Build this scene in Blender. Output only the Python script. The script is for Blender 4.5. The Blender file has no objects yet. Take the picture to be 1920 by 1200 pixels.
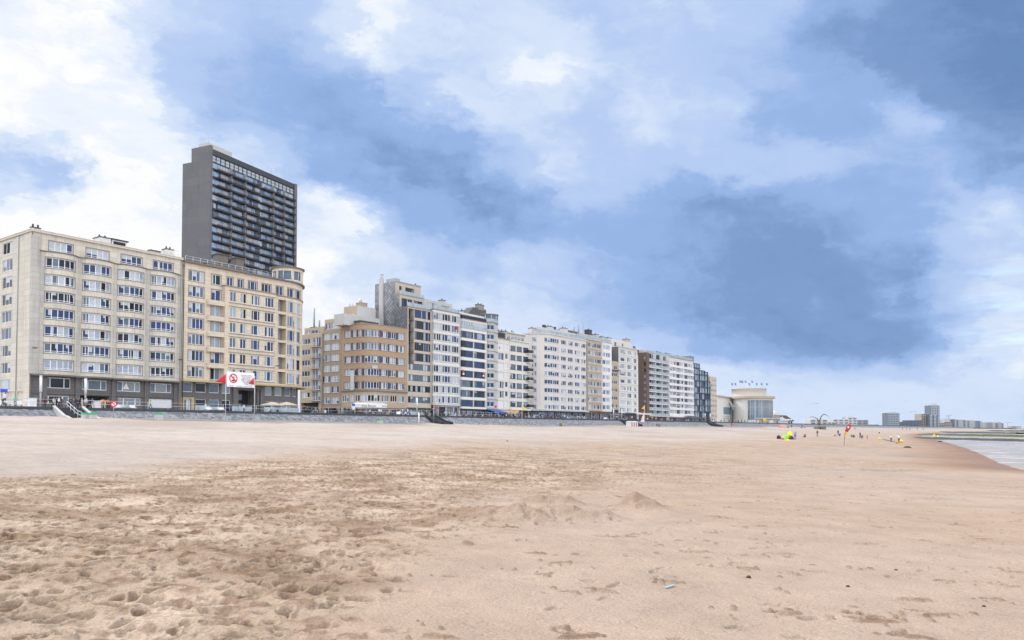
import bpy, bmesh, math, random, zlib
import numpy as np
from mathutils import Vector, Matrix
R = math.radians
rnd = random.Random(11)
S = bpy.context.scene
COL = S.collection
# ------------------------------------------------------------------ camera
F, HOR, PITCH, EYE = 1440.0, 805.0, R(1.8), 1.7
CP, SP = math.cos(PITCH), math.sin(PITCH)
CYP = HOR - F*math.tan(PITCH)
cam_d = bpy.data.cameras.new('camera'); cam = bpy.data.objects.new('camera', cam_d); COL.objects.link(cam)
cam.location = (0, 0, EYE); cam.rotation_euler = (R(90)+PITCH, 0, 0)
cam_d.sensor_width = 36; cam_d.lens = 36*F/1920; cam_d.shift_y = (CYP-600)/1920
cam_d.clip_start = .2; cam_d.clip_end = 30000
S.camera = cam
def ray(px, py):
    xc, yc = (px-960)/F, (CYP-py)/F
    return (xc, CP-yc*SP, SP+yc*CP)
# ------------------------------------------------------------------ shore frame: t along the sea front, q towards the sea
P0 = (-80.3, 136.0)
_l = math.hypot(1025, 1440)
DX, DY = 1025/_l, 1440/_l
NX, NY = DY, -DX
def W(t, q, z=0.0):
    return (P0[0]+t*DX+q*NX, P0[1]+t*DY+q*NY, z)
def TQ(x, y):
    a, b = x-P0[0], y-P0[1]
    return a*DX+b*DY, a*NX+b*NY
def pt(px, py, q=0.0):            # photo direction met with the plane q = const -> (t, z)
    r = ray(px, py)
    k = (q+P0[0]*NX+P0[1]*NY)/(r[0]*NX+r[1]*NY)
    x, y = k*r[0], k*r[1]
    return TQ(x, y)[0], EYE+k*r[2]
def ps(px, py, t):                # met with the cross plane t = const -> (q, z)
    r = ray(px, py)
    k = (t+P0[0]*DX+P0[1]*DY)/(r[0]*DX+r[1]*DY)
    return TQ(k*r[0], k*r[1])[1], EYE+k*r[2]
def py_at(px, py, Y):             # a point at forward distance Y
    r = ray(px, py); k = Y/r[1]
    return Vector((k*r[0], Y, EYE+k*r[2]))
def ft(px, q=0.0, py=720): return pt(px, py, q)[0]
def fz(px, py, q=0.0): return pt(px, py, q)[1]
PROM = 4.85
# ------------------------------------------------------------------ objects
def tag(o, label=None, cat=None, group=None, kind=None):
    if label: o['label'] = label
    if cat: o['category'] = cat
    if group: o['group'] = group
    if kind: o['kind'] = kind
    return o
def thing(name, label, cat, loc, group=None):
    o = bpy.data.objects.new(name, None); COL.objects.link(o)
    o.location = loc; o.empty_display_size = .5
    return tag(o, label, cat, group)
class MB:
    """collects faces in world coordinates; build() links them as one mesh"""
    def __init__(s): s.v = []; s.f = []; s.m = []; s.sm = []
    def face(s, pts, m=0, smooth=False):
        b = len(s.v); s.v.extend(pts); s.f.append(tuple(range(b, b+len(pts)))); s.m.append(m); s.sm.append(smooth)
    def hexa(s, p, m=0):          # p: 4 bottom then 4 top
        b = len(s.v); s.v.extend(p)
        for q in ((3,2,1,0),(4,5,6,7),(0,1,5,4),(1,2,6,5),(2,3,7,6),(3,0,4,7)):
            s.f.append(tuple(b+i for i in q)); s.m.append(m); s.sm.append(False)
    def box(s, t0, t1, q0, q1, z0, z1, m=0):      # box in the shore frame
        s.hexa([W(t0,q0,z0),W(t0,q1,z0),W(t1,q1,z0),W(t1,q0,z0),W(t0,q0,z1),W(t0,q1,z1),W(t1,q1,z1),W(t1,q0,z1)], m)
    def bar(s, a, b, r, m=0, n=6, r2=None, cap=True, smooth=True):
        a, b = Vector(a), Vector(b); d = (b-a).normalized()
        u = d.orthogonal().normalized(); w = d.cross(u); r2 = r if r2 is None else r2
        base = len(s.v)
        for (c, rr) in ((a, r), (b, r2)):
            for i in range(n):
                g = 2*math.pi*i/n
                s.v.append(tuple(c+(u*math.cos(g)+w*math.sin(g))*rr))
        for i in range(n):
            j = (i+1) % n
            s.f.append((base+i, base+j, base+n+j, base+n+i)); s.m.append(m); s.sm.append(smooth)
        if cap:
            s.f.append(tuple(base+i for i in reversed(range(n)))); s.m.append(m); s.sm.append(False)
            s.f.append(tuple(base+n+i for i in range(n))); s.m.append(m); s.sm.append(False)
    def tube(s, pts, r, m=0, n=6):
        for i in range(len(pts)-1): s.bar(pts[i], pts[i+1], r if not isinstance(r, (list, tuple)) else r[i], m, n, None if not isinstance(r, (list, tuple)) else r[i+1])
    def lathe(s, c, prof, m=0, n=16, a0=0, a1=2*math.pi, smooth=True):   # prof [(r, z)]
        full = abs(a1-a0-2*math.pi) < 1e-6; k = n if full else n+1
        base = len(s.v)
        for r, z in prof:
            for i in range(k):
                g = a0+(a1-a0)*i/n
                s.v.append((c[0]+r*math.cos(g), c[1]+r*math.sin(g), c[2]+z))
        for j in range(len(prof)-1):
            for i in range(n):
                i2 = (i+1) % k
                s.f.append((base+j*k+i, base+j*k+i2, base+(j+1)*k+i2, base+(j+1)*k+i)); s.m.append(m); s.sm.append(smooth)
    def build(s, name, mats, parent=None, origin=None):
        if not isinstance(mats, (list, tuple)): mats = [mats]
        o0 = Vector(parent_loc(parent)) if parent is not None else Vector(origin or (0,0,0))
        me = bpy.data.meshes.new(name)
        me.from_pydata([(x-o0.x, y-o0.y, z-o0.z) for x, y, z in s.v], [], s.f)
        for m in mats: me.materials.append(m)
        me.polygons.foreach_set('material_index', s.m)
        me.polygons.foreach_set('use_smooth', s.sm)
        me.update()
        o = bpy.data.objects.new(name, me); COL.objects.link(o)
        if parent is not None: o.parent = parent
        else: o.location = o0
        return o
def parent_loc(p):
    v = Vector(p.location)
    while p.parent is not None:
        p = p.parent; v = v+Vector(p.location)
    return v
# ------------------------------------------------------------------ materials
def new_mat(name):
    m = bpy.data.materials.new(name); m.use_nodes = True
    nt = m.node_tree; b = nt.nodes['Principled BSDF']
    return m, nt, b
def N(nt, typ, **kw):
    n = nt.nodes.new(typ)
    for k, v in kw.items(): setattr(n, k, v)
    return n
def plain(name, c, rough=.6, metal=0.0, var=.12, scale=3.0):
    m, nt, b = new_mat(name)
    b.inputs['Roughness'].default_value = rough; b.inputs['Metallic'].default_value = metal
    g = N(nt, 'ShaderNodeNewGeometry'); no = N(nt, 'ShaderNodeTexNoise'); no.inputs['Scale'].default_value = scale; no.inputs['Detail'].default_value = 4
    nt.links.new(g.outputs['Position'], no.inputs['Vector'])
    mx = N(nt, 'ShaderNodeMix', data_type='RGBA')
    mx.inputs[6].default_value = (c[0]*(1-var), c[1]*(1-var), c[2]*(1-var), 1); mx.inputs[7].default_value = (min(c[0]*(1+var),.95), min(c[1]*(1+var),.95), min(c[2]*(1+var),.95), 1)
    nt.links.new(no.outputs['Fac'], mx.inputs[0]); nt.links.new(mx.outputs[2], b.inputs['Base Color'])
    return m
def masonry(name, c, dirt=(.22,.21,.20), amount=.5, panel=None, rough=.85, brick=False, streak=True):
    """render or stone with mottling, vertical rain streaks and optional joints"""
    m, nt, b = new_mat(name); L = nt.links.new
    b.inputs['Roughness'].default_value = rough
    g = N(nt, 'ShaderNodeNewGeometry')
    big = N(nt, 'ShaderNodeTexNoise'); big.inputs['Scale'].default_value = .22; big.inputs['Detail'].default_value = 6; L(g.outputs['Position'], big.inputs['Vector'])
    fine = N(nt, 'ShaderNodeTexNoise'); fine.inputs['Scale'].default_value = 2.4; fine.inputs['Detail'].default_value = 5; L(g.outputs['Position'], fine.inputs['Vector'])
    mp = N(nt, 'ShaderNodeVectorMath', operation='MULTIPLY'); mp.inputs[1].default_value = (1.6, 1.6, .09); L(g.outputs['Position'], mp.inputs[0])
    st = N(nt, 'ShaderNodeTexNoise'); st.inputs['Scale'].default_value = 1.0; st.inputs['Detail'].default_value = 5; L(mp.outputs[0], st.inputs['Vector'])
    r1 = N(nt, 'ShaderNodeMapRange'); r1.inputs[1].default_value = .48; r1.inputs[2].default_value = .78; L(st.outputs['Fac'], r1.inputs[0])
    r2 = N(nt, 'ShaderNodeMapRange'); r2.inputs[1].default_value = .40; r2.inputs[2].default_value = .72; L(big.outputs['Fac'], r2.inputs[0])
    mu = N(nt, 'ShaderNodeMath', operation='MULTIPLY'); L(r1.outputs[0], mu.inputs[0]); L(r2.outputs[0], mu.inputs[1])
    am = N(nt, 'ShaderNodeMath', operation='MULTIPLY'); am.inputs[1].default_value = amount; L(mu.outputs[0], am.inputs[0])
    base = N(nt, 'ShaderNodeMix', data_type='RGBA')
    base.inputs[6].default_value = (c[0]*.88, c[1]*.88, c[2]*.87, 1); base.inputs[7].default_value = (min(.9,c[0]*1.1), min(.9,c[1]*1.1), min(.9,c[2]*1.1), 1)
    L(fine.outputs['Fac'], base.inputs[0]); out = base.outputs[2]
    if panel or brick:
        wv, wh = panel if panel else (.25, .075)
        # joints: use the along-front coordinate and height
        dt = N(nt, 'ShaderNodeVectorMath', operation='DOT_PRODUCT'); dt.inputs[1].default_value = (DX+NX*.83, DY+NY*.83, 0); L(g.outputs['Position'], dt.inputs[0])
        sp = N(nt, 'ShaderNodeSeparateXYZ'); L(g.outputs['Position'], sp.inputs[0])
        cb = N(nt, 'ShaderNodeCombineXYZ'); L(dt.outputs['Value'], cb.inputs[0]); L(sp.outputs[2], cb.inputs[1])
        bt = N(nt, 'ShaderNodeTexBrick'); bt.inputs['Scale'].default_value = 1.0
        bt.inputs['Brick Width'].default_value = wv; bt.inputs['Row Height'].default_value = wh
        bt.inputs['Mortar Size'].default_value = .012 if brick else .03
        bt.inputs['Color1'].default_value = (.92,.92,.92,1); bt.inputs['Color2'].default_value = (1.06,1.05,1.04,1); bt.inputs['Mortar'].default_value = (.72,.72,.72,1)
        if panel: bt.offset = 0.0
        L(cb.outputs[0], bt.inputs['Vector'])
        mm = N(nt, 'ShaderNodeMix', data_type='RGBA', blend_type='MULTIPLY'); mm.inputs[0].default_value = 1
        L(out, mm.inputs[6]); L(bt.outputs['Color'], mm.inputs[7]); out = mm.outputs[2]
    dm = N(nt, 'ShaderNodeMix', data_type='RGBA'); dm.inputs[7].default_value = (*dirt, 1)
    L(am.outputs[0], dm.inputs[0]); L(out, dm.inputs[6]); L(dm.outputs[2], b.inputs['Base Color'])
    bp = N(nt, 'ShaderNodeBump'); bp.inputs['Strength'].default_value = .25; bp.inputs['Distance'].default_value = .05
    L(fine.outputs['Fac'], bp.inputs['Height']); L(bp.outputs['Normal'], b.inputs['Normal'])
    return m
def glass(name, c, rough=.08, spec=.9, scale=.7, var=.5):
    m, nt, b = new_mat(name); L = nt.links.new
    b.inputs['Roughness'].default_value = rough; b.inputs['IOR'].default_value = 1.52; b.inputs['Specular IOR Level'].default_value = spec
    g = N(nt, 'ShaderNodeNewGeometry'); no = N(nt, 'ShaderNodeTexNoise'); no.inputs['Scale'].default_value = scale; no.inputs['Detail'].default_value = 3; L(g.outputs['Position'], no.inputs['Vector'])
    mx = N(nt, 'ShaderNodeMix', data_type='RGBA')
    mx.inputs[6].default_value = (c[0]*(1-var), c[1]*(1-var), c[2]*(1-var), 1); mx.inputs[7].default_value = (min(c[0]*(1+var),.9), min(c[1]*(1+var),.9), min(c[2]*(1+var),.9), 1)
    L(no.outputs['Fac'], mx.inputs[0]); L(mx.outputs[2], b.inputs['Base Color'])
    wv = N(nt, 'ShaderNodeTexNoise'); wv.inputs['Scale'].default_value = .9; L(g.outputs['Position'], wv.inputs['Vector'])
    bp = N(nt, 'ShaderNodeBump'); bp.inputs['Strength'].default_value = .06; bp.inputs['Distance'].default_value = .05
    L(wv.outputs['Fac'], bp.inputs['Height']); L(bp.outputs['Normal'], b.inputs['Normal'])
    return m
# ------------------------------------------------------------------ world
SUN_AZ, SUN_EL = R(-58), R(44)           # azimuth from +Y towards +X
def world():
    w = bpy.data.worlds.new('World'); S.world = w; w.use_nodes = True
    nt = w.node_tree; L = nt.links.new; nt.nodes.clear()
    out = N(nt, 'ShaderNodeOutputWorld'); bg = N(nt, 'ShaderNodeBackground'); bg.inputs['Strength'].default_value = .1
    L(bg.outputs[0], out.inputs[0])
    sky = N(nt, 'ShaderNodeTexSky', sky_type='NISHITA'); sky.sun_disc = False
    sky.sun_elevation = SUN_EL; sky.sun_rotation = SUN_AZ; sky.dust_density = 1.5
    tc = N(nt, 'ShaderNodeTexCoord'); D = tc.outputs['Generated']
    def M(op, a, b=None, clamp=False):
        n = N(nt, 'ShaderNodeMath', operation=op); n.use_clamp = clamp
        for i, x in enumerate((a, b)):
            if x is None: continue
            if isinstance(x, (int, float)): n.inputs[i].default_value = x
            else: L(x, n.inputs[i])
        return n.outputs[0]
    def noise(scale, detail, rough=.55, off=0.0, squash=1.0):
        v = N(nt, 'ShaderNodeVectorMath', operation='MULTIPLY_ADD'); v.inputs[1].default_value = (1,1,squash); v.inputs[2].default_value = (off, off*.7, off*1.3); L(D, v.inputs[0])
        n = N(nt, 'ShaderNodeTexNoise'); n.inputs['Scale'].default_value = scale; n.inputs['Detail'].default_value = detail; n.inputs['Roughness'].default_value = rough
        L(v.outputs[0], n.inputs['Vector']); return n.outputs['Fac']
    sp = N(nt, 'ShaderNodeSeparateXYZ'); L(D, sp.inputs[0]); x, y, z = sp.outputs
    az = M('ARCTAN2', x, y)
    h = M('SQRT', M('ADD', M('MULTIPLY', x, x), M('MULTIPLY', y, y)))
    ca = M('MAXIMUM', M('COSINE', M('MINIMUM', M('MAXIMUM', az, -1.1), 1.1)), .35)
    v = M('DIVIDE', M('DIVIDE', z, M('MAXIMUM', h, .02)), ca)        # height above the horizon on a flat picture plane, world-fixed
    wa = M('SUBTRACT', noise(5.0, 6, .6, 3.1, 1.8), .5); wb = M('SUBTRACT', noise(5.0, 6, .6, 9.7, 1.8), .5)
    wc = M('SUBTRACT', noise(13.0, 9, .66, 5.3, 1.6), .5); wd = M('SUBTRACT', noise(13.0, 9, .66, 1.9, 1.6), .5)
    azw = M('ADD', az, M('ADD', M('MULTIPLY', wa, .16), M('MULTIPLY', wc, .13)))
    vw = M('ADD', v, M('MULTIPLY', M('ADD', M('MULTIPLY', wb, .14), M('MULTIPLY', wd, .11)), M('MINIMUM', M('MULTIPLY', M('MAXIMUM', v, 0.0), 5.0), 1.0)))
    u01 = M('ADD', M('MULTIPLY', azw, 1/2.4), .5, True)
    rows = [  # (photo row, [(photo column, brightness)])
     (800, [(0,.88),(600,.86),(1100,.84),(1400,.82),(1650,.76),(1920,.74)]),
     (740, [(0,.92),(600,.92),(1100,.86),(1350,.84),(1600,.76),(1750,.74),(1920,.78)]),
     (700, [(0,.93),(570,.95),(1000,.86),(1200,.86),(1400,.80),(1550,.66),(1700,.60),(1800,.74),(1920,.84)]),
     (650, [(0,.95),(570,.95),(900,.84),(1080,.80),(1200,.70),(1300,.52),(1400,.36),(1550,.22),(1650,.20),(1730,.30),(1800,.60),(1880,.8),(1920,.82)]),
     (590, [(0,.95),(570,.96),(700,.86),(850,.78),(1000,.70),(1150,.48),(1250,.36),(1350,.27),(1500,.20),(1620,.20),(1700,.32),(1780,.55),(1850,.74),(1920,.8)]),
     (500, [(0,.96),(300,.97),(570,.95),(650,.84),(750,.72),(850,.60),(910,.58),(960,.72),(1050,.66),(1150,.45),(1280,.33),(1450,.24),(1600,.22),(1700,.28),(1780,.55),(1850,.70),(1920,.8)]),
     (400, [(0,.95),(150,.99),(300,.93),(480,.86),(560,.86),(660,.90),(720,.54),(800,.36),(900,.25),(1000,.30),(1100,.44),(1250,.36),(1400,.27),(1500,.23),(1640,.30),(1720,.42),(1800,.62),(1870,.74),(1920,.66)]),
     (300, [(0,.72),(60,.6),(150,.95),(300,.97),(400,.82),(520,.66),(640,.36),(760,.24),(850,.28),(920,.52),(1050,.74),(1120,.70),(1250,.64),(1440,.62),(1600,.52),(1750,.48),(1850,.34),(1920,.34)]),
     (200, [(0,.97),(100,.90),(250,.92),(330,.74),(420,.46),(560,.34),(700,.40),(800,.56),(850,.78),(950,.72),(1100,.66),(1200,.76),(1350,.68),(1420,.40),(1600,.36),(1730,.58),(1850,.24),(1920,.16)]),
     (100, [(0,1.0),(160,.99),(260,.86),(320,.62),(480,.44),(640,.56),(720,.86),(800,.70),(900,.72),(980,.90),(1120,.68),(1280,.62),(1440,.46),(1600,.30),(1760,.24),(1850,.15),(1920,.12)]),
     (0,   [(0,.95),(160,.96),(240,.82),(320,.68),(480,.58),(640,.78),(700,.93),(800,.80),(960,.78),(1120,.68),(1280,.74),(1440,.56),(1600,.34),(1760,.20),(1920,.12)]),
     (-250,[(0,1.0),(300,.95),(600,.8),(900,.9),(1300,.8),(1920,.5)]),
    ]
    def ramp(pts, src):
        r = N(nt, 'ShaderNodeValToRGB'); cr = r.color_ramp; cr.interpolation = 'B_SPLINE' if len(pts) > 30 else 'EASE'
        while len(cr.elements) > 1: cr.elements.remove(cr.elements[-1])
        for i, (p, c) in enumerate(pts):
            e = cr.elements[0] if i == 0 else cr.elements.new(p)
            e.position = p; e.color = (c, c, c, 1) if isinstance(c, (int, float)) else (*c, 1)
        L(src, r.inputs[0]); return r.outputs[0]
    acc, vprev = None, None
    for py, cols in rows:
        pts = [(min(1, max(0, .5+math.atan((p-960)/F)/2.4)), b) for p, b in cols]
        val = ramp(pts, u01); vi = (HOR-py)/F
        if acc is None: acc = val
        else:
            mr = N(nt, 'ShaderNodeMapRange', interpolation_type='SMOOTHSTEP'); mr.inputs[1].default_value = vprev; mr.inputs[2].default_value = vi; L(vw, mr.inputs[0])
            mx = N(nt, 'ShaderNodeMix', data_type='RGBA'); L(mr.outputs[0], mx.inputs[0]); L(acc, mx.inputs[6]); L(val, mx.inputs[7]); acc = mx.outputs[2]
        vprev = vi
    # wisps
    det = M('SUBTRACT', noise(7.0, 10, .66, 7.7, 2.0), .5); det2 = M('SUBTRACT', noise(22.0, 8, .68, 2.2, 2.6), .5)
    b = M('ADD', acc, M('ADD', M('MULTIPLY', det, .26), M('MULTIPLY', det2, .13)))
    # long wisps drawn out along the wind, from high over the towers down towards the sea
    wl = N(nt, 'ShaderNodeCombineXYZ'); L(M('ADD', M('MULTIPLY', azw, 2.4), M('MULTIPLY', vw, -1.2)), wl.inputs[0]); L(M('ADD', M('MULTIPLY', azw, 4.2), M('MULTIPLY', vw, 9.5)), wl.inputs[1])
    wn = N(nt, 'ShaderNodeTexNoise'); wn.inputs['Scale'].default_value = 1.35; wn.inputs['Detail'].default_value = 11; wn.inputs['Roughness'].default_value = .62; wn.inputs['Distortion'].default_value = .5; L(wl.outputs[0], wn.inputs['Vector'])
    b = M('ADD', b, M('MULTIPLY', M('SUBTRACT', wn.outputs['Fac'], .5), .42))
    # the sky overhead and behind the viewer: bright thin overcast
    over = N(nt, 'ShaderNodeMapRange', interpolation_type='SMOOTHSTEP'); over.inputs[1].default_value = .62; over.inputs[2].default_value = 1.3; L(v, over.inputs[0])
    back = N(nt, 'ShaderNodeMapRange', interpolation_type='SMOOTHSTEP'); back.inputs[1].default_value = .82; back.inputs[2].default_value = 1.5; L(M('ABSOLUTE', az), back.inputs[0])
    ob = M('MAXIMUM', over.outputs[0], back.outputs[0])
    col = ramp([(0,(.10,.20,.42)),(.10,(.145,.265,.52)),(.22,(.195,.325,.605)),(.40,(.30,.46,.79)),(.62,(.47,.61,.90)),(.80,(.66,.77,.96)),(.92,(.86,.915,1.0)),(1.0,(1.0,1.0,1.0))], b)
    lum = ramp([(0,(.74,.77,.82)),(1,(.94,.97,1.0))], noise(3.0, 5, .5, 4.4))
    sc = N(nt, 'ShaderNodeVectorMath', operation='SCALE'); L(M('ADD', OVERCAST, M('MULTIPLY', back.outputs[0], BACKSKY-OVERCAST)), sc.inputs[3]); L(lum, sc.inputs[0])
    cm = N(nt, 'ShaderNodeMix', data_type='RGBA'); L(ob, cm.inputs[0]); L(col, cm.inputs[6]); L(sc.outputs[0], cm.inputs[7])
    ten = N(nt, 'ShaderNodeVectorMath', operation='SCALE'); ten.inputs[3].default_value = 10.0; L(cm.outputs[2], ten.inputs[0])
    # clear blue gaps low over the sea: the Nishita sky shows through
    gap = noise(9.0, 6, .55, 12.3, 5.0)
    g1 = N(nt, 'ShaderNodeMapRange'); g1.inputs[1].default_value = .54; g1.inputs[2].default_value = .68; L(gap, g1.inputs[0])
    g2 = N(nt, 'ShaderNodeMapRange', interpolation_type='SMOOTHSTEP'); g2.inputs[1].default_value = .50; g2.inputs[2].default_value = .58; L(az, g2.inputs[0])
    g3 = N(nt, 'ShaderNodeMapRange', interpolation_type='SMOOTHSTEP'); g3.inputs[1].default_value = .30; g3.inputs[2].default_value = .22; L(v, g3.inputs[0])
    g4 = N(nt, 'ShaderNodeMapRange', interpolation_type='SMOOTHSTEP'); g4.inputs[1].default_value = .06; g4.inputs[2].default_value = .12; L(v, g4.inputs[0])
    g = M('MULTIPLY', M('MULTIPLY', g1.outputs[0], g2.outputs[0]), M('MULTIPLY', g3.outputs[0], M('MULTIPLY', g4.outputs[0], M('SUBTRACT', 1.0, back.outputs[0]))))
    fm = N(nt, 'ShaderNodeMix', data_type='RGBA'); L(M('MULTIPLY', g, .7), fm.inputs[0]); L(ten.outputs[0], fm.inputs[6]); gs = N(nt, 'ShaderNodeVectorMath', operation='SCALE'); gs.inputs[3].default_value = 2.6; L(sky.outputs[0], gs.inputs[0]); L(gs.outputs[0], fm.inputs[7])
    L(fm.outputs[2], bg.inputs[0])
OVERCAST, BACKSKY = .60, 2.2
world()
sl = bpy.data.lights.new('sun', 'SUN'); sl.energy = 3.1; sl.angle = R(2.5); sl.color = (1, .955, .90)
so = bpy.data.objects.new('sun', sl); COL.objects.link(so)
sd = Vector((math.sin(SUN_AZ)*math.cos(SUN_EL), math.cos(SUN_AZ)*math.cos(SUN_EL), math.sin(SUN_EL)))
so.rotation_euler = (-sd).to_track_quat('-Z', 'Y').to_euler()
so.location = sd*300
S.view_settings.view_transform = 'Standard'; S.view_settings.look = 'None'; S.view_settings.gamma = 1
S.view_settings.exposure = 0.0
S.cycles.max_bounces = 6; S.cycles.diffuse_bounces = 3; S.cycles.glossy_bounces = 3; S.cycles.transparent_max_bounces = 16
S.cycles.use_denoising = True
# ------------------------------------------------------------------ beach
ZW = -1.4
def _w2(t, q): p = W(t, q); return (p[0], p[1])
SHORE = np.array([(300,-300),(150,-80),(78,-5),(50,27),(41,44),(38.7,58),(45,71),(63,104),(89,154),(129,235),(183,343), _w2(450,78), _w2(700,64), _w2(6000,62)], float)
def shore_dist(x, y):             # > 0 inland
    best = np.full(x.shape, 1e9); sign = np.ones(x.shape)
    for (ax, ay), (bx, by) in zip(SHORE[:-1], SHORE[1:]):
        ex, ey = bx-ax, by-ay; l2 = ex*ex+ey*ey
        k = np.clip(((x-ax)*ex+(y-ay)*ey)/l2, 0, 1)
        dx, dy = x-ax-k*ex, y-ay-k*ey; d = np.hypot(dx, dy)
        cr = ex*(y-ay)-ey*(x-ax)
        up = d < best
        best = np.where(up, d, best); sign = np.where(up, np.sign(cr), sign)
    return best*sign
def zwall(t): return np.interp(t, [-40,-15,40,100,200,400], [3.65,3.5,3.2,2.85,3.0,3.1])
def smooth_height(x, y):
    t = (x-P0[0])*DX+(y-P0[1])*DY; q = (x-P0[0])*NX+(y-P0[1])*NY
    ds = shore_dist(x, y); dw = np.maximum(q-25.0, 0)
    dp = np.maximum(ds, 0); u = dp/(dp+dw+1e-6)
    z = ZW+(zwall(t)-ZW)*u**1.08
    return np.where(ds < 0, ZW+ds*.012-.02, z)
def lattice(x, y, seed):
    g = np.random.RandomState(seed).rand(512, 512).astype(np.float32)
    xi = np.floor(x); yi = np.floor(y); fx = (x-xi).astype(np.float32); fy = (y-yi).astype(np.float32)
    fx = fx*fx*fx*(fx*(fx*6-15)+10); fy = fy*fy*fy*(fy*(fy*6-15)+10)
    a = xi.astype(np.int64) & 511; b = yi.astype(np.int64) & 511; a1 = (a+1) & 511; b1 = (b+1) & 511
    return (g[a,b]*(1-fx)+g[a1,b]*fx)*(1-fy)+(g[a,b1]*(1-fx)+g[a1,b1]*fx)*fy
def fbm(x, y, scale, seed, octs=4, gain=.5):
    o = np.zeros(x.shape, np.float32); a = 1.0; n = 0.0
    for i in range(octs):
        c, s = math.cos(.7*i+.3), math.sin(.7*i+.3)
        o += a*lattice((x*c-y*s)/scale+i*17.3, (x*s+y*c)/scale+i*9.1, seed+i); n += a; a *= gain; scale *= .5
    return o/n
def beach_point(px, py):          # where the photo direction meets the sand
    r = ray(px, py); k = np.concatenate([np.linspace(4, 120, 900), np.linspace(120, 1200, 2500)])
    x, y, z = k*r[0], k*r[1], EYE+k*r[2]
    below = np.nonzero(z <= np.maximum(smooth_height(x, y), ZW))[0]
    i = below[0] if len(below) else -1
    return Vector((x[i], y[i], max(float(smooth_height(x[i:i+1], y[i:i+1])[0]) if i >= 0 else 0, ZW)))
GROUND = {}
def make_beach():
    fine = np.linspace(R(-40), R(40), 1000); l = np.linspace(R(-180), R(-40.3), 120); r_ = np.linspace(R(40.3), R(180), 120)
    az = np.concatenate([l, fine, r_])
    inv = np.linspace(1/4.6, 1/130, 940); rad = np.concatenate([[.01, 1, 2, 3, 3.8], 1/inv, np.geomspace(131.5, 2600, 240), [3500, 5000, 8000]])
    A, RR = np.meshgrid(az, rad); X = RR*np.sin(A); Y = RR*np.cos(A)
    Zs = smooth_height(X, Y); ds = shore_dist(X, Y)
    # pseudo picture position, used only as polar coordinates to lay out the trampled belt
    Yc = np.maximum(Y, .5); pa = 960+F*X/Yc; pb = HOR+F*(EYE-Zs)/Yc
    wob = (fbm(X, Y, 9, 40, 4)-.5)
    top = np.interp(pa, [-400,0,400,700,950,1150,1350,1600,2300], [884,880,860,845,834,829,826,812,812])
    bot = np.interp(pa, [-400,0,500,700,850,1000,1150,1300,1450,1600,2300], [1500,1450,1210,1060,960,900,868,848,832,815,814])
    sx = lambda e0, e1, v: (lambda k: k*k*(3-2*k))(np.clip((v-e0)/(e1-e0), 0, 1))
    rough = sx(-8, 26, pb-top+wob*40)*(1-sx(-70, 90, pb-bot+wob*170))
    rough = np.where((Y > 1) & (ds > 2), rough, .1).astype(np.float32)
    near_fade = 1/(1+(RR/70)**2)
    pale = ((1-sx(-16, 10, pb-top+wob*30))*(Y > 1)).astype(np.float32)
    wet = np.clip(1-(ds-.5+wob*6)/9.0, 0, 1)
    # relief
    f1 = fbm(X, Y, 1.3, 3, 4, .55); f2 = fbm(X+f1*1.2, Y+f1*.9, .62, 13, 3, .5)
    rid = 1-np.abs(2*f2-1)
    hum = fbm(X, Y, 3.4, 23, 3)
    streak = fbm(X*.35+Y*.9, X*1.0-Y*.2, 3.0, 33, 3)
    z = Zs + rough*((f1-.5)*.10+(rid-.6)*.045+(hum-.5)*.15) + (1-rough)*((hum-.5)*.06+(f1-.5)*(.026+.09*pale)+(rid-.6)*.02*pale+(streak-.5)*.04)*(1-wet*.8)
    swell = fbm(X, Y, 26, 63, 3); z = z+np.where(ds > 0, (swell-.5)*.13*np.clip(ds/15, 0, 1)*np.clip((TQ_q(X, Y)-26)/12, 0, 1), 0)
    gc = fbm(X, Y, .16, 93, 2); z = z+(gc-.5)*(.012+.05*rough)*np.clip(1-RR/45, 0, 1)*(1-wet)
    # footprints and heel scuffs, pressed one by one
    rs = np.random.RandomState(5); nA = len(az)
    Sd = np.zeros(z.shape, np.float32)
    def stamp(cx, cy, lx, ly, rot, dep, rim, stain=0):
        rr = math.hypot(cx, cy); aa = math.atan2(cx, cy); m = max(lx, ly)*1.9
        i0, i1 = np.searchsorted(rad, rr-m), np.searchsorted(rad, rr+m)+1
        j0, j1 = np.searchsorted(az, aa-m/rr), np.searchsorted(az, aa+m/rr)+1
        if i1-i0 < 2 or j1-j0 < 2: return
        dx = X[i0:i1, j0:j1]-cx; dy = Y[i0:i1, j0:j1]-cy; c, s = math.cos(rot), math.sin(rot)
        d = np.sqrt(((dx*c+dy*s)/lx)**2+((-dx*s+dy*c)/ly)**2)
        if stain: Sd[i0:i1, j0:j1] = np.maximum(Sd[i0:i1, j0:j1], stain*(1-sx(.5, 1.25, d+(f1[i0:i1, j0:j1]-.5)*1.2)))
        zz = z[i0:i1, j0:j1]; b0 = Zb[i0:i1, j0:j1]; w_ = 1-sx(.55, 1.0, d+(f1[i0:i1, j0:j1]-.5)*.9); r_ = np.exp(-((d-1.2)/.25)**2)
        zz += (b0-dep-zz)*w_*.85; zz += np.clip(b0+rim-zz, 0, None)*r_*.7
    Zb = z.copy(); n = 0
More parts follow.
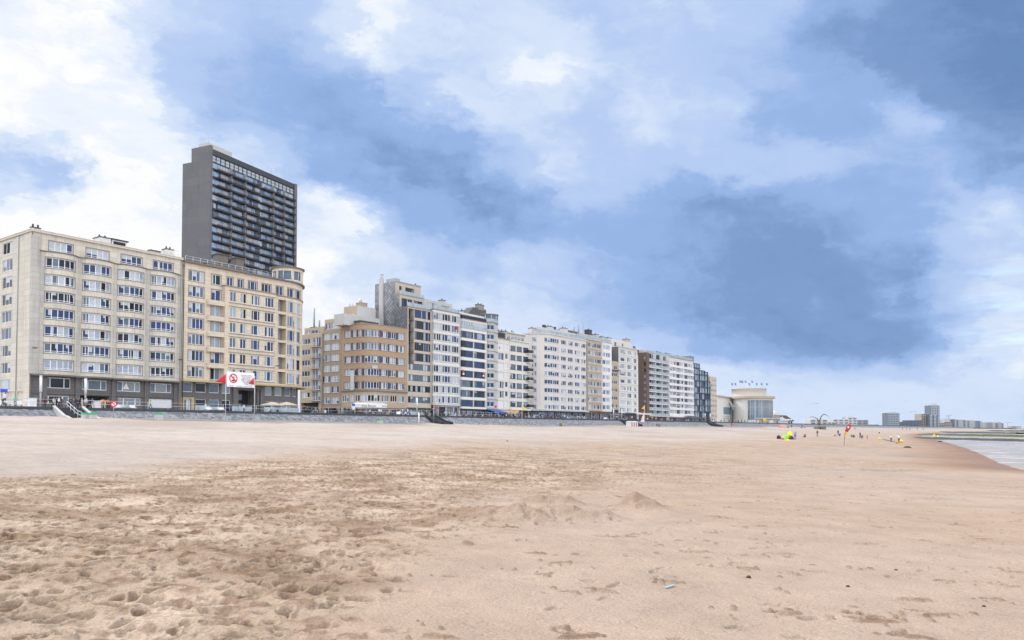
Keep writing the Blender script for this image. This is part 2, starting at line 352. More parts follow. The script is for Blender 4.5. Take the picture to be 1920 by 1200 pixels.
    while n < 17000:
        a = rs.uniform(R(-40), R(40)); rr = math.sqrt(rs.uniform(5.2**2, 36**2)) if n < 9000 else math.sqrt(rs.uniform(34**2, 85**2))
        cx, cy = rr*math.sin(a), rr*math.cos(a)
        i = min(np.searchsorted(rad, rr), len(rad)-1); j = np.searchsorted(az, a)
        w = rough[i, j]
        if wet[i, j] > .5: continue
        if rs.rand() > .035+w*.965: continue
        n += 1
        k_ = rs.uniform(.42,.95) if w > .3 else .8; stamp(cx, cy, k_*rs.uniform(.13,.24), k_*rs.uniform(.07,.13), rs.uniform(0, 3.14), (rs.uniform(.05,.115) if w > .3 else rs.uniform(.02,.05)), rs.uniform(.01,.04) if w > .3 else rs.uniform(.006,.02))
    for k in range(3800):          # raised clods with a darker brown tone stamped beside the prints
        a = rs.uniform(R(-40), R(20)); rr = math.sqrt(rs.uniform(5.2**2, 48**2)); cx, cy = rr*math.sin(a), rr*math.cos(a)
        i = min(np.searchsorted(rad, rr), len(rad)-1); j = np.searchsorted(az, a)
        if rs.rand() < rough[i, j]*.9: stamp(cx, cy, rs.uniform(.05,.28), rs.uniform(.04,.13), rs.uniform(0,3.14), -rs.uniform(.0,.035), 0, rs.uniform(.25,1))
    # sparse scuffs and kicked-up crumbs on the smooth side
    for k in range(800):
        a = rs.uniform(R(-20), R(40)); rr = math.sqrt(rs.uniform(5.2**2, 45**2)); cx, cy = rr*math.sin(a), rr*math.cos(a)
        i = min(np.searchsorted(rad, rr), len(rad)-1); j = np.searchsorted(az, a)
        if rough[i, j] > .35 or wet[i, j] > .5: continue
        if k % 3: stamp(cx, cy, rs.uniform(.08,.22), rs.uniform(.04,.08), rs.uniform(-.6,.6), rs.uniform(.05,.12), rs.uniform(.004,.025)); stamp(cx+.05, cy-rs.uniform(.07,.12), rs.uniform(.06,.2), rs.uniform(.03,.06), rs.uniform(-.5,.5), -rs.uniform(.015,.04), 0, rs.uniform(.4,1))
        for _ in range(rs.randint(1, 6)): stamp(cx+rs.normal()*.14, cy+rs.normal()*.14, rs.uniform(.02,.05), rs.uniform(.02,.04), rs.uniform(0,3), -rs.uniform(.012,.04), 0, rs.uniform(.3,1))
    # trails of prints over the smooth sand
    for k in range(9):
        px0, py0 = rs.uniform(900, 1900), rs.uniform(900, 1180); p = beach_point(px0, py0); hd = rs.uniform(-.5, 1.0)
        cx, cy = p.x, p.y
        for s_ in range(26):
            hd += rs.uniform(-.08,.08); cx += .68*math.sin(hd); cy += .68*math.cos(hd); sd_ = .11*(1 if s_ % 2 else -1)
            stamp(cx+sd_*math.cos(hd), cy-sd_*math.sin(hd), .055, .15, -hd, rs.uniform(.014,.035), .010)
    # the collapsed sand castle: a low ring wall, spoil and a heap
    def heap(px, py, w, h, e=1.0, rot=0.0, rg=.6):
        p = beach_point(px, py); c, s = math.cos(rot), math.sin(rot)
        dx, dy = X-p.x, Y-p.y; d2 = ((dx*c+dy*s)/w)**2+((-dx*s+dy*c)/(w*e))**2
        lump = 1+(f1-.5)*2*rg+(rid-.6)*rg*1.6
        e_ = np.exp(-d2**1.5)
        return .72*h*e_*lump+np.minimum(e_*1.6, 1)*((gc-.5)*.07+(rid-.6)*.05)*min(1, h*5)
    for a in ((1000,945,.55,.13,.5),(1035,944,.5,.15,.5),(1072,945,.42,.16,.6),(960,968,.7,.12,.8),(985,975,.5,.15,1),(1090,970,.75,.14,.6),(1045,968,.4,.09,1),(1125,972,.4,.07,.8),(900,968,.8,.08,.9),(930,978,.5,.08,1),
              (1196,950,.38,.22,1.1),(1212,954,.5,.13,1.0),(1180,953,.35,.09,1),(1322,868,.55,.20,.6)):
        hz = heap(*a); z = z+hz; Sd = np.maximum(Sd, np.clip(hz/.10, 0, 1)*.42*(.5+f1))
    z = z-heap(1035,956,.9,.07,.4)
    # under the promenade
    q = TQ_q(X, Y); z = np.where(q < 24.0, np.minimum(z, 2.6), z)
    lip = np.clip(1-(q-25)/9, 0, 1)*(q > 24)
    z = z+lip**2*(fbm(X, Y, 14, 71, 3)-.35)*.9*(RR < 900)
    nr = len(rad); V = np.stack([X, Y, z], -1).reshape(-1, 3).astype(np.float32)
    ii, jj = np.meshgrid(np.arange(nr-1), np.arange(nA-1), indexing='ij')
    Fc = np.stack([ii*nA+jj, (ii+1)*nA+jj, (ii+1)*nA+jj+1, ii*nA+jj+1], -1).reshape(-1, 4).astype(np.int32)
    me = bpy.data.meshes.new('beach'); me.vertices.add(len(V)); me.vertices.foreach_set('co', V.ravel())
    me.loops.add(Fc.size); me.loops.foreach_set('vertex_index', Fc.ravel())
    me.polygons.add(len(Fc)); me.polygons.foreach_set('loop_start', np.arange(0, Fc.size, 4, dtype=np.int32)); me.polygons.foreach_set('loop_total', np.full(len(Fc), 4, np.int32))
    me.polygons.foreach_set('use_smooth', np.ones(len(Fc), bool))
    me.update(calc_edges=True)
    for nm, arr in (('damp', rough), ('wet', wet), ('pale', pale), ('clod', Sd)):
        at = me.attributes.new(nm, 'FLOAT', 'POINT'); at.data.foreach_set('value', np.ascontiguousarray(arr, np.float32).ravel())
    o = bpy.data.objects.new('beach', me); COL.objects.link(o)
    tag(o, kind='structure')
    m, nt, b = new_mat('sand'); L = nt.links.new
    g = N(nt, 'ShaderNodeNewGeometry'); P = g.outputs['Position']
    def nz(scale, det, mul=(1,1,1)):
        vm = N(nt, 'ShaderNodeVectorMath', operation='MULTIPLY'); vm.inputs[1].default_value = mul; L(P, vm.inputs[0])
        n_ = N(nt, 'ShaderNodeTexNoise'); n_.inputs['Scale'].default_value = scale; n_.inputs['Detail'].default_value = det; L(vm.outputs[0], n_.inputs['Vector']); return n_.outputs['Fac']
    def mr(src, a, b_, c=0, d=1):
        n_ = N(nt, 'ShaderNodeMapRange'); n_.inputs[1].default_value = a; n_.inputs[2].default_value = b_; n_.inputs[3].default_value = c; n_.inputs[4].default_value = d; L(src, n_.inputs[0]); return n_.outputs[0]
    def mix(f, a, b_):
        n_ = N(nt, 'ShaderNodeMix', data_type='RGBA')
        for i, s_ in ((0, f), (6, a), (7, b_)):
            if isinstance(s_, tuple): n_.inputs[i].default_value = (*s_, 1)
            elif isinstance(s_, float): n_.inputs[i].default_value = s_
            else: L(s_, n_.inputs[i])
        return n_.outputs[2]
    def mth(op, a, b_):
        n_ = N(nt, 'ShaderNodeMath', operation=op); n_.use_clamp = True
        for i, s_ in enumerate((a, b_)):
            if isinstance(s_, (int, float)): n_.inputs[i].default_value = s_
            else: L(s_, n_.inputs[i])
        return n_.outputs[0]
    ad = N(nt, 'ShaderNodeAttribute', attribute_name='damp'); aw = N(nt, 'ShaderNodeAttribute', attribute_name='wet')
    ap = N(nt, 'ShaderNodeAttribute', attribute_name='pale'); dry = mix(ap.outputs['Fac'], mix(mr(nz(.10, 6), .35, .65), (.365,.268,.205), (.385,.300,.245)), mix(mr(nz(.10, 6), .35, .65), (.385,.32,.28), (.44,.385,.355)))
    dry = mix(mr(nz(.05, 6, (1.0,.35,1)), .52, .68, 0, .8), dry, (.335,.28,.25))       # grey-rose wind streaks
    patch = mr(nz(.55, 6), .36, .66); fine_p = mr(nz(2.2, 5), .35, .7)
    far = mr(nz(.021, 3), .2, .8); damp = mix(patch, (.225,.152,.098), (.50,.395,.31)); clod = mr(nz(3.4, 7), .52, .66); damp = mix(mth('MULTIPLY', clod, .9), damp, (.155,.092,.052))
    c = mix(mth('MULTIPLY', ad.outputs['Fac'], mr(nz(.25, 5), .30, .58, .5, 1)), dry, damp)
    ac = N(nt, 'ShaderNodeAttribute', attribute_name='clod'); c = mix(mth('MULTIPLY', ac.outputs['Fac'], .8), c, (.175,.105,.062))
    mot = mr(nz(.9, 7), .32, .68, .90, 1.08); mo = N(nt, 'ShaderNodeVectorMath', operation='SCALE'); L(c, mo.inputs[0]); L(mot, mo.inputs[3]); c = mo.outputs[0]
    grain = mr(nz(45, 5), .3, .7, .80, 1.16)
    gm = N(nt, 'ShaderNodeVectorMath', operation='SCALE'); L(c, gm.inputs[0]); L(grain, gm.inputs[3])
    c = mix(mr(aw.outputs['Fac'], .0, 1.0), gm.outputs[0], (.23,.13,.082)); L(c, b.inputs['Base Color'])
    L(mr(aw.outputs['Fac'], .5, 1, .95, .42), b.inputs['Roughness']); b.inputs['Specular IOR Level'].default_value = .25
    bp = N(nt, 'ShaderNodeBump'); bp.inputs['Strength'].default_value = .75; bp.inputs['Distance'].default_value = .03; L(nz(28, 6), bp.inputs['Height'])
    bp2 = N(nt, 'ShaderNodeBump'); bp2.inputs['Strength'].default_value = .55; bp2.inputs['Distance'].default_value = .15; L(nz(3.0, 6), bp2.inputs['Height']); L(bp.outputs[0], bp2.inputs['Normal'])
    L(bp2.outputs[0], b.inputs['Normal'])
    me.materials.append(m)
    GROUND.update(rad=rad, az=az, z=z)
def TQ_q(X, Y): return (X-P0[0])*NX+(Y-P0[1])*NY
def ground_z(x, y):
    i = min(np.searchsorted(GROUND['rad'], math.hypot(x, y)), len(GROUND['rad'])-1); j = min(np.searchsorted(GROUND['az'], math.atan2(x, y)), len(GROUND['az'])-1)
    return max(float(GROUND['z'][i, j]), ZW)
make_beach()
# wet flats: a film of water over rippled sand
def make_water():
    mb = MB(); s = 6500
    mb.face([(-s,-s,ZW),(s,-s,ZW),(s,s*1.4,ZW),(-s,s*1.4,ZW)])
    m, nt, b = new_mat('shallow_water'); L = nt.links.new
    g = N(nt, 'ShaderNodeNewGeometry')
    def nz(scale, det, mul):
        vm = N(nt, 'ShaderNodeVectorMath', operation='MULTIPLY'); vm.inputs[1].default_value = mul; L(g.outputs['Position'], vm.inputs[0])
        n_ = N(nt, 'ShaderNodeTexNoise'); n_.inputs['Scale'].default_value = scale; n_.inputs['Detail'].default_value = det; L(vm.outputs[0], n_.inputs['Vector']); return n_.outputs['Fac']
    f = nz(.16, 6, (.55,1,1)); r = N(nt, 'ShaderNodeMapRange'); r.inputs[1].default_value = .40; r.inputs[2].default_value = .60; L(f, r.inputs[0])
    mx = N(nt, 'ShaderNodeMix', data_type='RGBA'); mx.inputs[6].default_value = (.34,.28,.235,1); mx.inputs[7].default_value = (.20,.175,.16,1); L(r.outputs[0], mx.inputs[0])
    fo = nz(.5, 8, (.35,1.0,1)); fr = N(nt, 'ShaderNodeMapRange'); fr.inputs[1].default_value = .56; fr.inputs[2].default_value = .66; L(fo, fr.inputs[0])  # pale streaks: foam and bright cloud reflections painted into the water colour
    fx = N(nt, 'ShaderNodeMix', data_type='RGBA'); fx.inputs[7].default_value = (.62,.62,.63,1); L(fr.outputs[0], fx.inputs[0]); L(mx.outputs[2], fx.inputs[6]); L(fx.outputs[2], b.inputs['Base Color'])
    r2 = N(nt, 'ShaderNodeMapRange'); r2.inputs[1].default_value = .42; r2.inputs[2].default_value = .60; r2.inputs[3].default_value = .45; r2.inputs[4].default_value = .04; L(f, r2.inputs[0]); L(r2.outputs[0], b.inputs['Roughness'])
    b.inputs['IOR'].default_value = 1.33; b.inputs['Specular IOR Level'].default_value = .6
    bp = N(nt, 'ShaderNodeBump'); bp.inputs['Strength'].default_value = .8; bp.inputs['Distance'].default_value = .06; L(nz(1.1, 5, (.5,1.3,1)), bp.inputs['Height']); L(bp.outputs[0], b.inputs['Normal'])
    o = mb.build('water', m); tag(o, kind='structure')
make_water()
# ------------------------------------------------------------------ building kit
class Path:
    """plan polyline in world xy, left to right as seen from the sea; outward is on its right hand"""
    def __init__(s, pts, smooth=True):
        s.p = [Vector((a, b)) for a, b in pts]; s.smooth = smooth
        s.s = [0.0]
        for a, b in zip(s.p[:-1], s.p[1:]): s.s.append(s.s[-1]+(b-a).length)
        s.len = s.s[-1]
        sn = []
        for a, b in zip(s.p[:-1], s.p[1:]):
            d = (b-a).normalized(); sn.append(Vector((d.y, -d.x)))
        s.sn = sn; s.vn = []
        for i in range(len(s.p)):
            l, r = sn[max(i-1, 0)], sn[min(i, len(sn)-1)]
            m = (l+r).normalized(); c = max(m.dot(l), .5); s.vn.append(m/c)
    def seg(s, x):
        for i in range(len(s.p)-1):
            if x <= s.s[i+1]+1e-7: return i
        return len(s.p)-2
    def pos(s, x, off=0.0, z=0.0):
        i = s.seg(x); L = s.s[i+1]-s.s[i]; k = (x-s.s[i])/L if L else 0
        c = s.p[i].lerp(s.p[i+1], k); n = s.vn[i].lerp(s.vn[i+1], k)
        if 1e-4 < k < 1-1e-4 and not s.smooth: n = s.sn[i]
        return (c.x+n.x*off, c.y+n.y*off, z)
    def at(s, px, py=720):        # photo direction -> distance along the path
        r = ray(px, py); best = None
        for i in range(len(s.p)-1):
            a, b = s.p[i], s.p[i+1]; d = b-a
            den = r[0]*d.y-r[1]*d.x
            if abs(den) < 1e-9: continue
            k = (a.x*d.y-a.y*d.x)/den; u = (r[0]*a.y-r[1]*a.x)/-den
            lo = -1e-6 if i else -50; hi = 1+1e-6 if i < len(s.p)-2 else 50
            if k > 0 and lo <= u <= hi and (best is None or k < best[0]): best = (k, s.s[i]+u*d.length)
        if best: return best
        c = [(abs((p.x/p.y)-r[0]/r[1]), p.y/r[1], s.s[i]) for i, p in enumerate(s.p)]
        return min(c)[1:]
    def S(s, px, py=720): return s.at(px, py)[1]
    def Z(s, px, py):
        k = s.at(px, py)[0]; return EYE+k*ray(px, py)[2]
    def cuts(s, a, b): return [a]+[x for x in s.s if a+1e-4 < x < b-1e-4]+[b]
def tq_path(pts, smooth=True): return Path([W(t, q)[:2] for t, q in pts], smooth)
def bulge(t0, t1, depth, q=0.0, n=8):
    c = (t1-t0)/2; r = (c*c+depth*depth)/(2*depth); a = math.asin(min(1, c/r))
    return [((t0+t1)/2+r*math.sin(-a+2*a*i/n), q+depth-r+r*math.cos(-a+2*a*i/n)) for i in range(n+1)]
def arc(ct, cq, r, a0, a1, n=8): # angles measured from +q towards +t
    return [(ct+r*math.sin(a0+(a1-a0)*i/n), cq+r*math.cos(a0+(a1-a0)*i/n)) for i in range(n+1)]
def pbar(mb, P, a, b, z0, z1, o0, o1, m=0):
    """bar along a path from a to b, offsets o0 < o1 (outwards positive)"""
    c = P.cuts(a, b)
    for i in range(len(c)-1):
        x0, x1 = c[i], c[i+1]
        A0, A1 = P.pos(x0, o0), P.pos(x0, o1); B0, B1 = P.pos(x1, o0), P.pos(x1, o1)
        f = lambda p, z: (p[0], p[1], z)
        mb.face([f(A1,z0), f(B1,z0), f(B1,z1), f(A1,z1)], m)
        mb.face([f(A0,z1), f(A1,z1), f(B1,z1), f(B0,z1)], m); mb.face([f(A0,z0), f(B0,z0), f(B1,z0), f(A1,z0)], m)
        if i == 0: mb.face([f(A0,z0), f(A1,z0), f(A1,z1), f(A0,z1)], m)
        if i == len(c)-2: mb.face([f(B0,z0), f(B0,z1), f(B1,z1), f(B1,z0)], m)
def pwall(mb, P, z0, z1, holes=(), depth=.22, mf=None, a=None, b=None, rm=None, off=0.0):
    """wall along a path with recessed openings; hole = (s0, s1, z0, z1[, depth])"""
    a = 0.0 if a is None else a; b = P.len if b is None else b
    holes = [h for h in holes if h[1] > a and h[0] < b]
    ss = sorted(set([round(x, 4) for x in P.cuts(a, b)]+[round(min(max(x, a), b), 4) for h in holes for x in h[:2]]))
    zz = sorted(set([round(z0, 4), round(z1, 4)]+[round(z, 4) for h in holes for z in h[2:4] if z0 < z < z1]))
    if mf is not None and hasattr(mf, 'z'): zz = sorted(set(zz+[round(z, 4) for z in mf.z if z0 < z < z1]))
    f = lambda x, o, z: P.pos(x, o+off, z)
    for x0, x1 in zip(ss[:-1], ss[1:]):
        if x1-x0 < 1e-3: continue
        xm = (x0+x1)/2
        col = [h for h in holes if h[0]-1e-3 < xm < h[1]+1e-3]
        run = None
        for w0, w1 in zip(zz[:-1], zz[1:]):
            zm = (w0+w1)/2
            if any(h[2] < zm < h[3] for h in col): continue
            mb.face([f(x0,0,w0), f(x1,0,w0), f(x1,0,w1), f(x0,0,w1)], mf(xm, zm) if mf else 0)
    for h in holes:
        d = h[4] if len(h) > 4 else depth; c = P.cuts(max(h[0], a), min(h[1], b))
        m = (rm if rm is not None else (mf(h[0]-.02, (h[2]+h[3])/2) if mf else 0))
        for x0, x1 in zip(c[:-1], c[1:]):
            mb.face([f(x0,-d,h[2]), f(x1,-d,h[2]), f(x1,0,h[2]), f(x0,0,h[2])], m)
            mb.face([f(x0,0,h[3]), f(x1,0,h[3]), f(x1,-d,h[3]), f(x0,-d,h[3])], m)
        mb.face([f(c[0],-d,h[2]), f(c[0],0,h[2]), f(c[0],0,h[3]), f(c[0],-d,h[3])], m)
        mb.face([f(c[-1],0,h[2]), f(c[-1],-d,h[2]), f(c[-1],-d,h[3]), f(c[-1],0,h[3])], m)
        if len(h) > 5:           # closed back (loggia)
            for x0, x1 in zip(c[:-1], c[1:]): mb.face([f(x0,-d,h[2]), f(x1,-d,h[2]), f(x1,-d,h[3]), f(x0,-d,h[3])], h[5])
def solid(mb, P, z0, z1, back, m=0, roof=None, front=False):
    """closes a body behind a path: plain flank and rear walls, flat roof"""
    a, b = P.p[0], P.p[-1]
    pts = [tuple(p) for p in P.p]+[(b.x+back[1][0], b.y+back[1][1]), (a.x+back[0][0], a.y+back[0][1])]
    n = len(P.p)
    for i in range(n-1 if not front else 0, len(pts)):
        p, q = pts[i], pts[(i+1) % len(pts)]
        mb.face([(*p, z0), (*q, z0), (*q, z1), (*p, z1)], m)
    if roof is not None: mb.face([(*p, z1) for p in pts], roof)
    return pts
def inland(d): return ((-NX*d, -NY*d), (-NX*d, -NY*d))
def prism(mb, pts, z0, z1, m=0, top=None):
    n = len(pts)
    for i in range(n):
        p, q = pts[i], pts[(i+1) % n]; mb.face([(*p, z0), (*q, z0), (*q, z1), (*p, z1)], m)
    mb.face([(*p, z1) for p in pts], m if top is None else top); mb.face([(*p, z0) for p in reversed(pts)], m)
def tqbox(t0, t1, q0, q1): return [W(t0,q0)[:2], W(t0,q1)[:2], W(t1,q1)[:2], W(t1,q0)[:2]]
# --- palette
MAT = {}
def mats():
    MAT.update(
     cream=masonry('pale_stone', (.62,.575,.505), dirt=(.24,.235,.235), amount=.85, panel=(1.9,1.0)), warm=masonry('warm_stone', (.655,.565,.455), dirt=(.34,.25,.19), amount=.42, panel=(1.6,.8)),
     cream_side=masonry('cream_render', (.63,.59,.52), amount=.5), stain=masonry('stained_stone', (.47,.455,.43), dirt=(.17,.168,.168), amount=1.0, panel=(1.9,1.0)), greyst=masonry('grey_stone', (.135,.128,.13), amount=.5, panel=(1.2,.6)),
     conc=masonry('grey_concrete', (.15,.15,.165), dirt=(.085,.085,.095), amount=.9, panel=(5.8,2.9)), slate=masonry('slate_cladding', (.31,.32,.35), dirt=(.16,.16,.17), amount=1.0),
     tan=masonry('tan_brick', (.40,.305,.225), amount=.4, brick=True), tan2=masonry('tan_stone', (.45,.36,.27), amount=.4), orange=masonry('orange_brick', (.45,.315,.205), dirt=(.34,.21,.12), amount=.35, brick=True),
     redbr=masonry('red_brown_brick', (.11,.050,.042), amount=.2), white=masonry('white_render', (.72,.71,.71), dirt=(.42,.40,.38), amount=.35), ltgrey=masonry('light_grey_render', (.50,.50,.50), amount=.4),
     ivory=masonry('ivory_render', (.66,.635,.595), dirt=(.42,.38,.34), amount=.3), pink=masonry('rose_white_render', (.64,.605,.60), dirt=(.42,.38,.36), amount=.28),
     brown=masonry('brown_brick', (.155,.094,.070), dirt=(.08,.05,.04), amount=.3, brick=True), sandb=masonry('sand_stone', (.52,.45,.38), amount=.35), stone=masonry('beach_white_stone', (.63,.615,.59), dirt=(.40,.37,.34), amount=.4),
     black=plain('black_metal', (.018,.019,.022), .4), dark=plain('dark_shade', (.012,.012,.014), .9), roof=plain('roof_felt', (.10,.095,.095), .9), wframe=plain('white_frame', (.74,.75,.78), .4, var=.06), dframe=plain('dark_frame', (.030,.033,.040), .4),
     grey=plain('grey_metal', (.30,.31,.33), .5), ltmetal=plain('pale_metal', (.52,.54,.57), .4), zinc=plain('zinc', (.34,.36,.40), .45), rail=plain('railing_white', (.62,.63,.66), .5), trim=masonry('grey_trim', (.27,.25,.235), amount=.6), ledge=masonry('weathered_ledge', (.17,.15,.135), amount=.8),
     rust=plain('rust_brown', (.040,.020,.018), .7), roofbrown=masonry('brown_roof_tiles', (.055,.030,.034), amount=.3), darkbrown=plain('dark_brown_wood', (.06,.040,.035), .7), yellowst=masonry('yellow_stone', (.48,.37,.20), amount=.3), blind=plain('white_shutter', (.66,.67,.70), .6, var=.05),
     g_dark=glass('dark_glass', (.012,.018,.036), .1, .2), g_blue=glass('blue_glass', (.018,.045,.135), .12, .25), g_mid=glass('grey_blue_glass', (.10,.14,.20), .15, .3), g_cur=glass('curtained_glass', (.42,.46,.52), .2, .5, 2.0, .25), g_pale=glass('net_curtain_glass', (.27,.33,.42), .18, .6, 2.5, .4), g_black=plain('open_sash_shadow', (.008,.008,.010), .9),
     g_sky=glass('painted_sky_glass', (.24,.36,.55), .1, .6), g_shop=glass('shop_glass', (.10,.14,.19), .08), g_teal=glass('tinted_blue_glass', (.10,.17,.24), .06, 1.0), g_rail=glass('balustrade_glass', (.30,.37,.43), .1, .7),  # g_sky: pale blue of the mirrored sky put into the base colour
    )
mats()
WCACHE = {}
PANESETS = {
 'std': [('g_blue',7),('g_dark',4),('g_mid',2),('g_pale',2),('g_cur',2),('g_black',.6)],
 'dark': [('g_dark',5),('g_blue',4),('g_mid',2),('g_pale',1)],
 'net': [('g_pale',4),('g_cur',3),('g_mid',3),('g_blue',4),('g_black',.5)],
 'mid': [('g_mid',4),('g_blue',3),('g_pale',2),('g_cur',1)],
 'shop': [('g_shop',3),('g_mid',2),('g_dark',1)],
 'blind': [('blind',1)], 'teal': [('g_teal',4),('g_mid',2),('g_blue',2)], 'blue': [('g_blue',6),('g_dark',2),('g_mid',1),('g_black',.6)],
}
def window(par, P, a, b, z0, z1, div=3, frame='wframe', panes='std', fw=.09, back=.16, sill=None, surround=None, var=5, rail=0.0, name='window', runs=False):
    """one window: frame (with sill and surround) as the part, its panes as the sub-part"""
    div = [1]*div if isinstance(div, int) else div
    i0 = P.seg(a+1e-3); straight = P.seg(b-1e-3) == i0
    v = rnd.randrange(var)
    dirk = tuple(round(x, 3) for x in P.sn[i0]) if straight else (id(P), round(a, 2))
    key = (dirk, round(b-a, 2), round(z1-z0, 2), tuple(div), frame, panes, fw, back, sill, surround, v, rail)
    org = Vector(P.pos(a, 0, z0)); pl = parent_loc(par)
    if key not in WCACHE:
        mb = MB(); pb = MB(); tot = sum(div); cuts = [a]
        for d in div: cuts.append(cuts[-1]+(b-a)*d/tot)
        o0, o1 = -back-.05, -back+.03
        pbar(mb, P, a, b, z0, z0+fw, o0, o1); pbar(mb, P, a, b, z1-fw, z1, o0, o1)
        h = fw/2
        for k, c in enumerate(cuts):
            x0, x1 = (c, c+fw) if k == 0 else ((c-fw, c) if k == len(cuts)-1 else (c-h*1.25, c+h*1.25))
            pbar(mb, P, x0, x1, z0+fw, z1-fw, o0, o1-.004)
        if rail: pbar(mb, P, a+fw, b-fw, z0+rail, z0+rail+fw*.75, o0, o1-.008)
        if sill: pbar(mb, P, a-.08, b+.08, z0-.10, z0-.004, -.02, .09, 1)
        if surround:
            w = .16
            for (x0, x1, y0, y1) in ((a-w, b+w, z1+.004, z1+w), (a-w, b+w, z0-w, z0-.004), (a-w, a-.004, z0-.004, z1+.004), (b+.004, b+w, z0-.004, z1+.004)):
                pbar(mb, P, max(0, x0), min(P.len, x1), y0, y1, -.02, .05, 1)
        ms = PANESETS[panes]; names = [m for m, _ in ms]; wts = [w_ for _, w_ in ms]
        r2 = random.Random(zlib.crc32(f'{v} {len(div)} {panes} {len(WCACHE)}'.encode())); main = r2.choices(names, wts)[0]
        for c0, c1 in zip(cuts[:-1], cuts[1:]):
            mi = names.index(main) if r2.random() < .55 else names.index(r2.choices(names, wts)[0])
            cc = P.cuts(c0+h, c1-h)
            for x0, x1 in zip(cc[:-1], cc[1:]):
                p = [P.pos(x0, -back, z0+h), P.pos(x1, -back, z0+h), P.pos(x1, -back, z1-h), P.pos(x0, -back, z1-h)]
                pb.face(p, mi)
                if names[mi] in ('g_dark', 'g_blue', 'g_mid') and r2.random() < .3:   # a drawn curtain or half-lowered blind behind the pane
                    mi2 = next((names.index(q_) for q_ in ('g_cur', 'g_pale') if q_ in names), None)
                    if mi2 is not None:
                        if r2.random() < .5:
                            k = r2.uniform(.25,.5); xm = x0+(x1-x0)*k
                            pb.face([P.pos(x0, -back+.006, z0+h), P.pos(xm, -back+.006, z0+h), P.pos(xm, -back+.006, z1-h), P.pos(x0, -back+.006, z1-h)], mi2)
                        else:
                            zm = z1-h-(z1-z0)*r2.uniform(.2,.6)
                            pb.face([P.pos(x0, -back+.006, zm), P.pos(x1, -back+.006, zm), P.pos(x1, -back+.006, z1-h), P.pos(x0, -back+.006, z1-h)], mi2)
        f = mb.build(name, [MAT[frame], MAT[surround or sill or 'trim']], None, org); g = pb.build('pane', [MAT[n] for n in names], None, org)
        WCACHE[key] = (f.data, g.data)
    else:
        f = bpy.data.objects.new(name, WCACHE[key][0]); COL.objects.link(f)
        g = bpy.data.objects.new('pane', WCACHE[key][1]); COL.objects.link(g)
    f.parent = par; f.location = org-pl
    g.parent = f; g.location = (0, 0, 0)
    return f
def grid(cols, rows): return [(c[0], c[1], r[0], r[1]) for c in cols for r in rows]
def rowsat(P, px, tops, hpx): return [(P.Z(px, y+hpx), P.Z(px, y)) for y in tops]
def colsat(P, xs, py=700): return [(P.S(a, py), P.S(b, py)) for a, b in xs]
def rail_line(mb, P, a, b, z, h=1.0, step=1.5, r=.03, off=0.0, bars=2, m=0):
    n = max(1, round((b-a)/step))
    for i in range(n+1):
        x = a+(b-a)*i/n; mb.bar(P.pos(x, off, z), P.pos(x, off, z+h), r, m, 4)
    for k in range(bars):
        zz = z+h-k*h/bars
        c = P.cuts(a, b)
        for x0, x1 in zip(c[:-1], c[1:]): mb.bar(P.pos(x0, off, zz), P.pos(x1, off, zz), r*.8, m, 4)
def chimney(par, t0, t1, q0, q1, z0, z1, mat='white', cap='black', pots=2, name='chimney'):
    mb = MB(); mb.box(t0, t1, q0, q1, z0, z1-.18, 0); mb.box(t0-.08, t1+.08, q0-.08, q1+.08, z1-.178, z1, 1)
    for i in range(pots):
        t = t0+(t1-t0)*(i+.5)/pots; c = W(t, (q0+q1)/2, z1); mb.bar(c, (c[0], c[1], z1+.55), .16, 1, 8)
    return mb.build(name, [MAT[mat], MAT[cap]], par)
def rbox(par, name, px0, px1, ytop, q, depth, zb, mat, cap=None, yref=None):
    """roof structure whose front face stands at offset q"""
    t0, z1 = pt(px0, ytop, q); t1 = pt(px1, ytop, q)[0]
    mb = MB(); mb.box(t0, t1, q-depth, q, zb, z1, 0)
    if cap: mb.box(t0-.25, t1+.25, q-depth-.25, q+.25, z1+.003, z1+.22, 1)
    return mb.build(name, [MAT[mat], MAT[cap or mat]], par), t0, t1, z1
def root(name, label, P, cat='building', group=None):
    m = P.pos(P.len/2, -4, PROM); return thing(name, label, cat, m, group)
BG = 'buildings along the sea front'
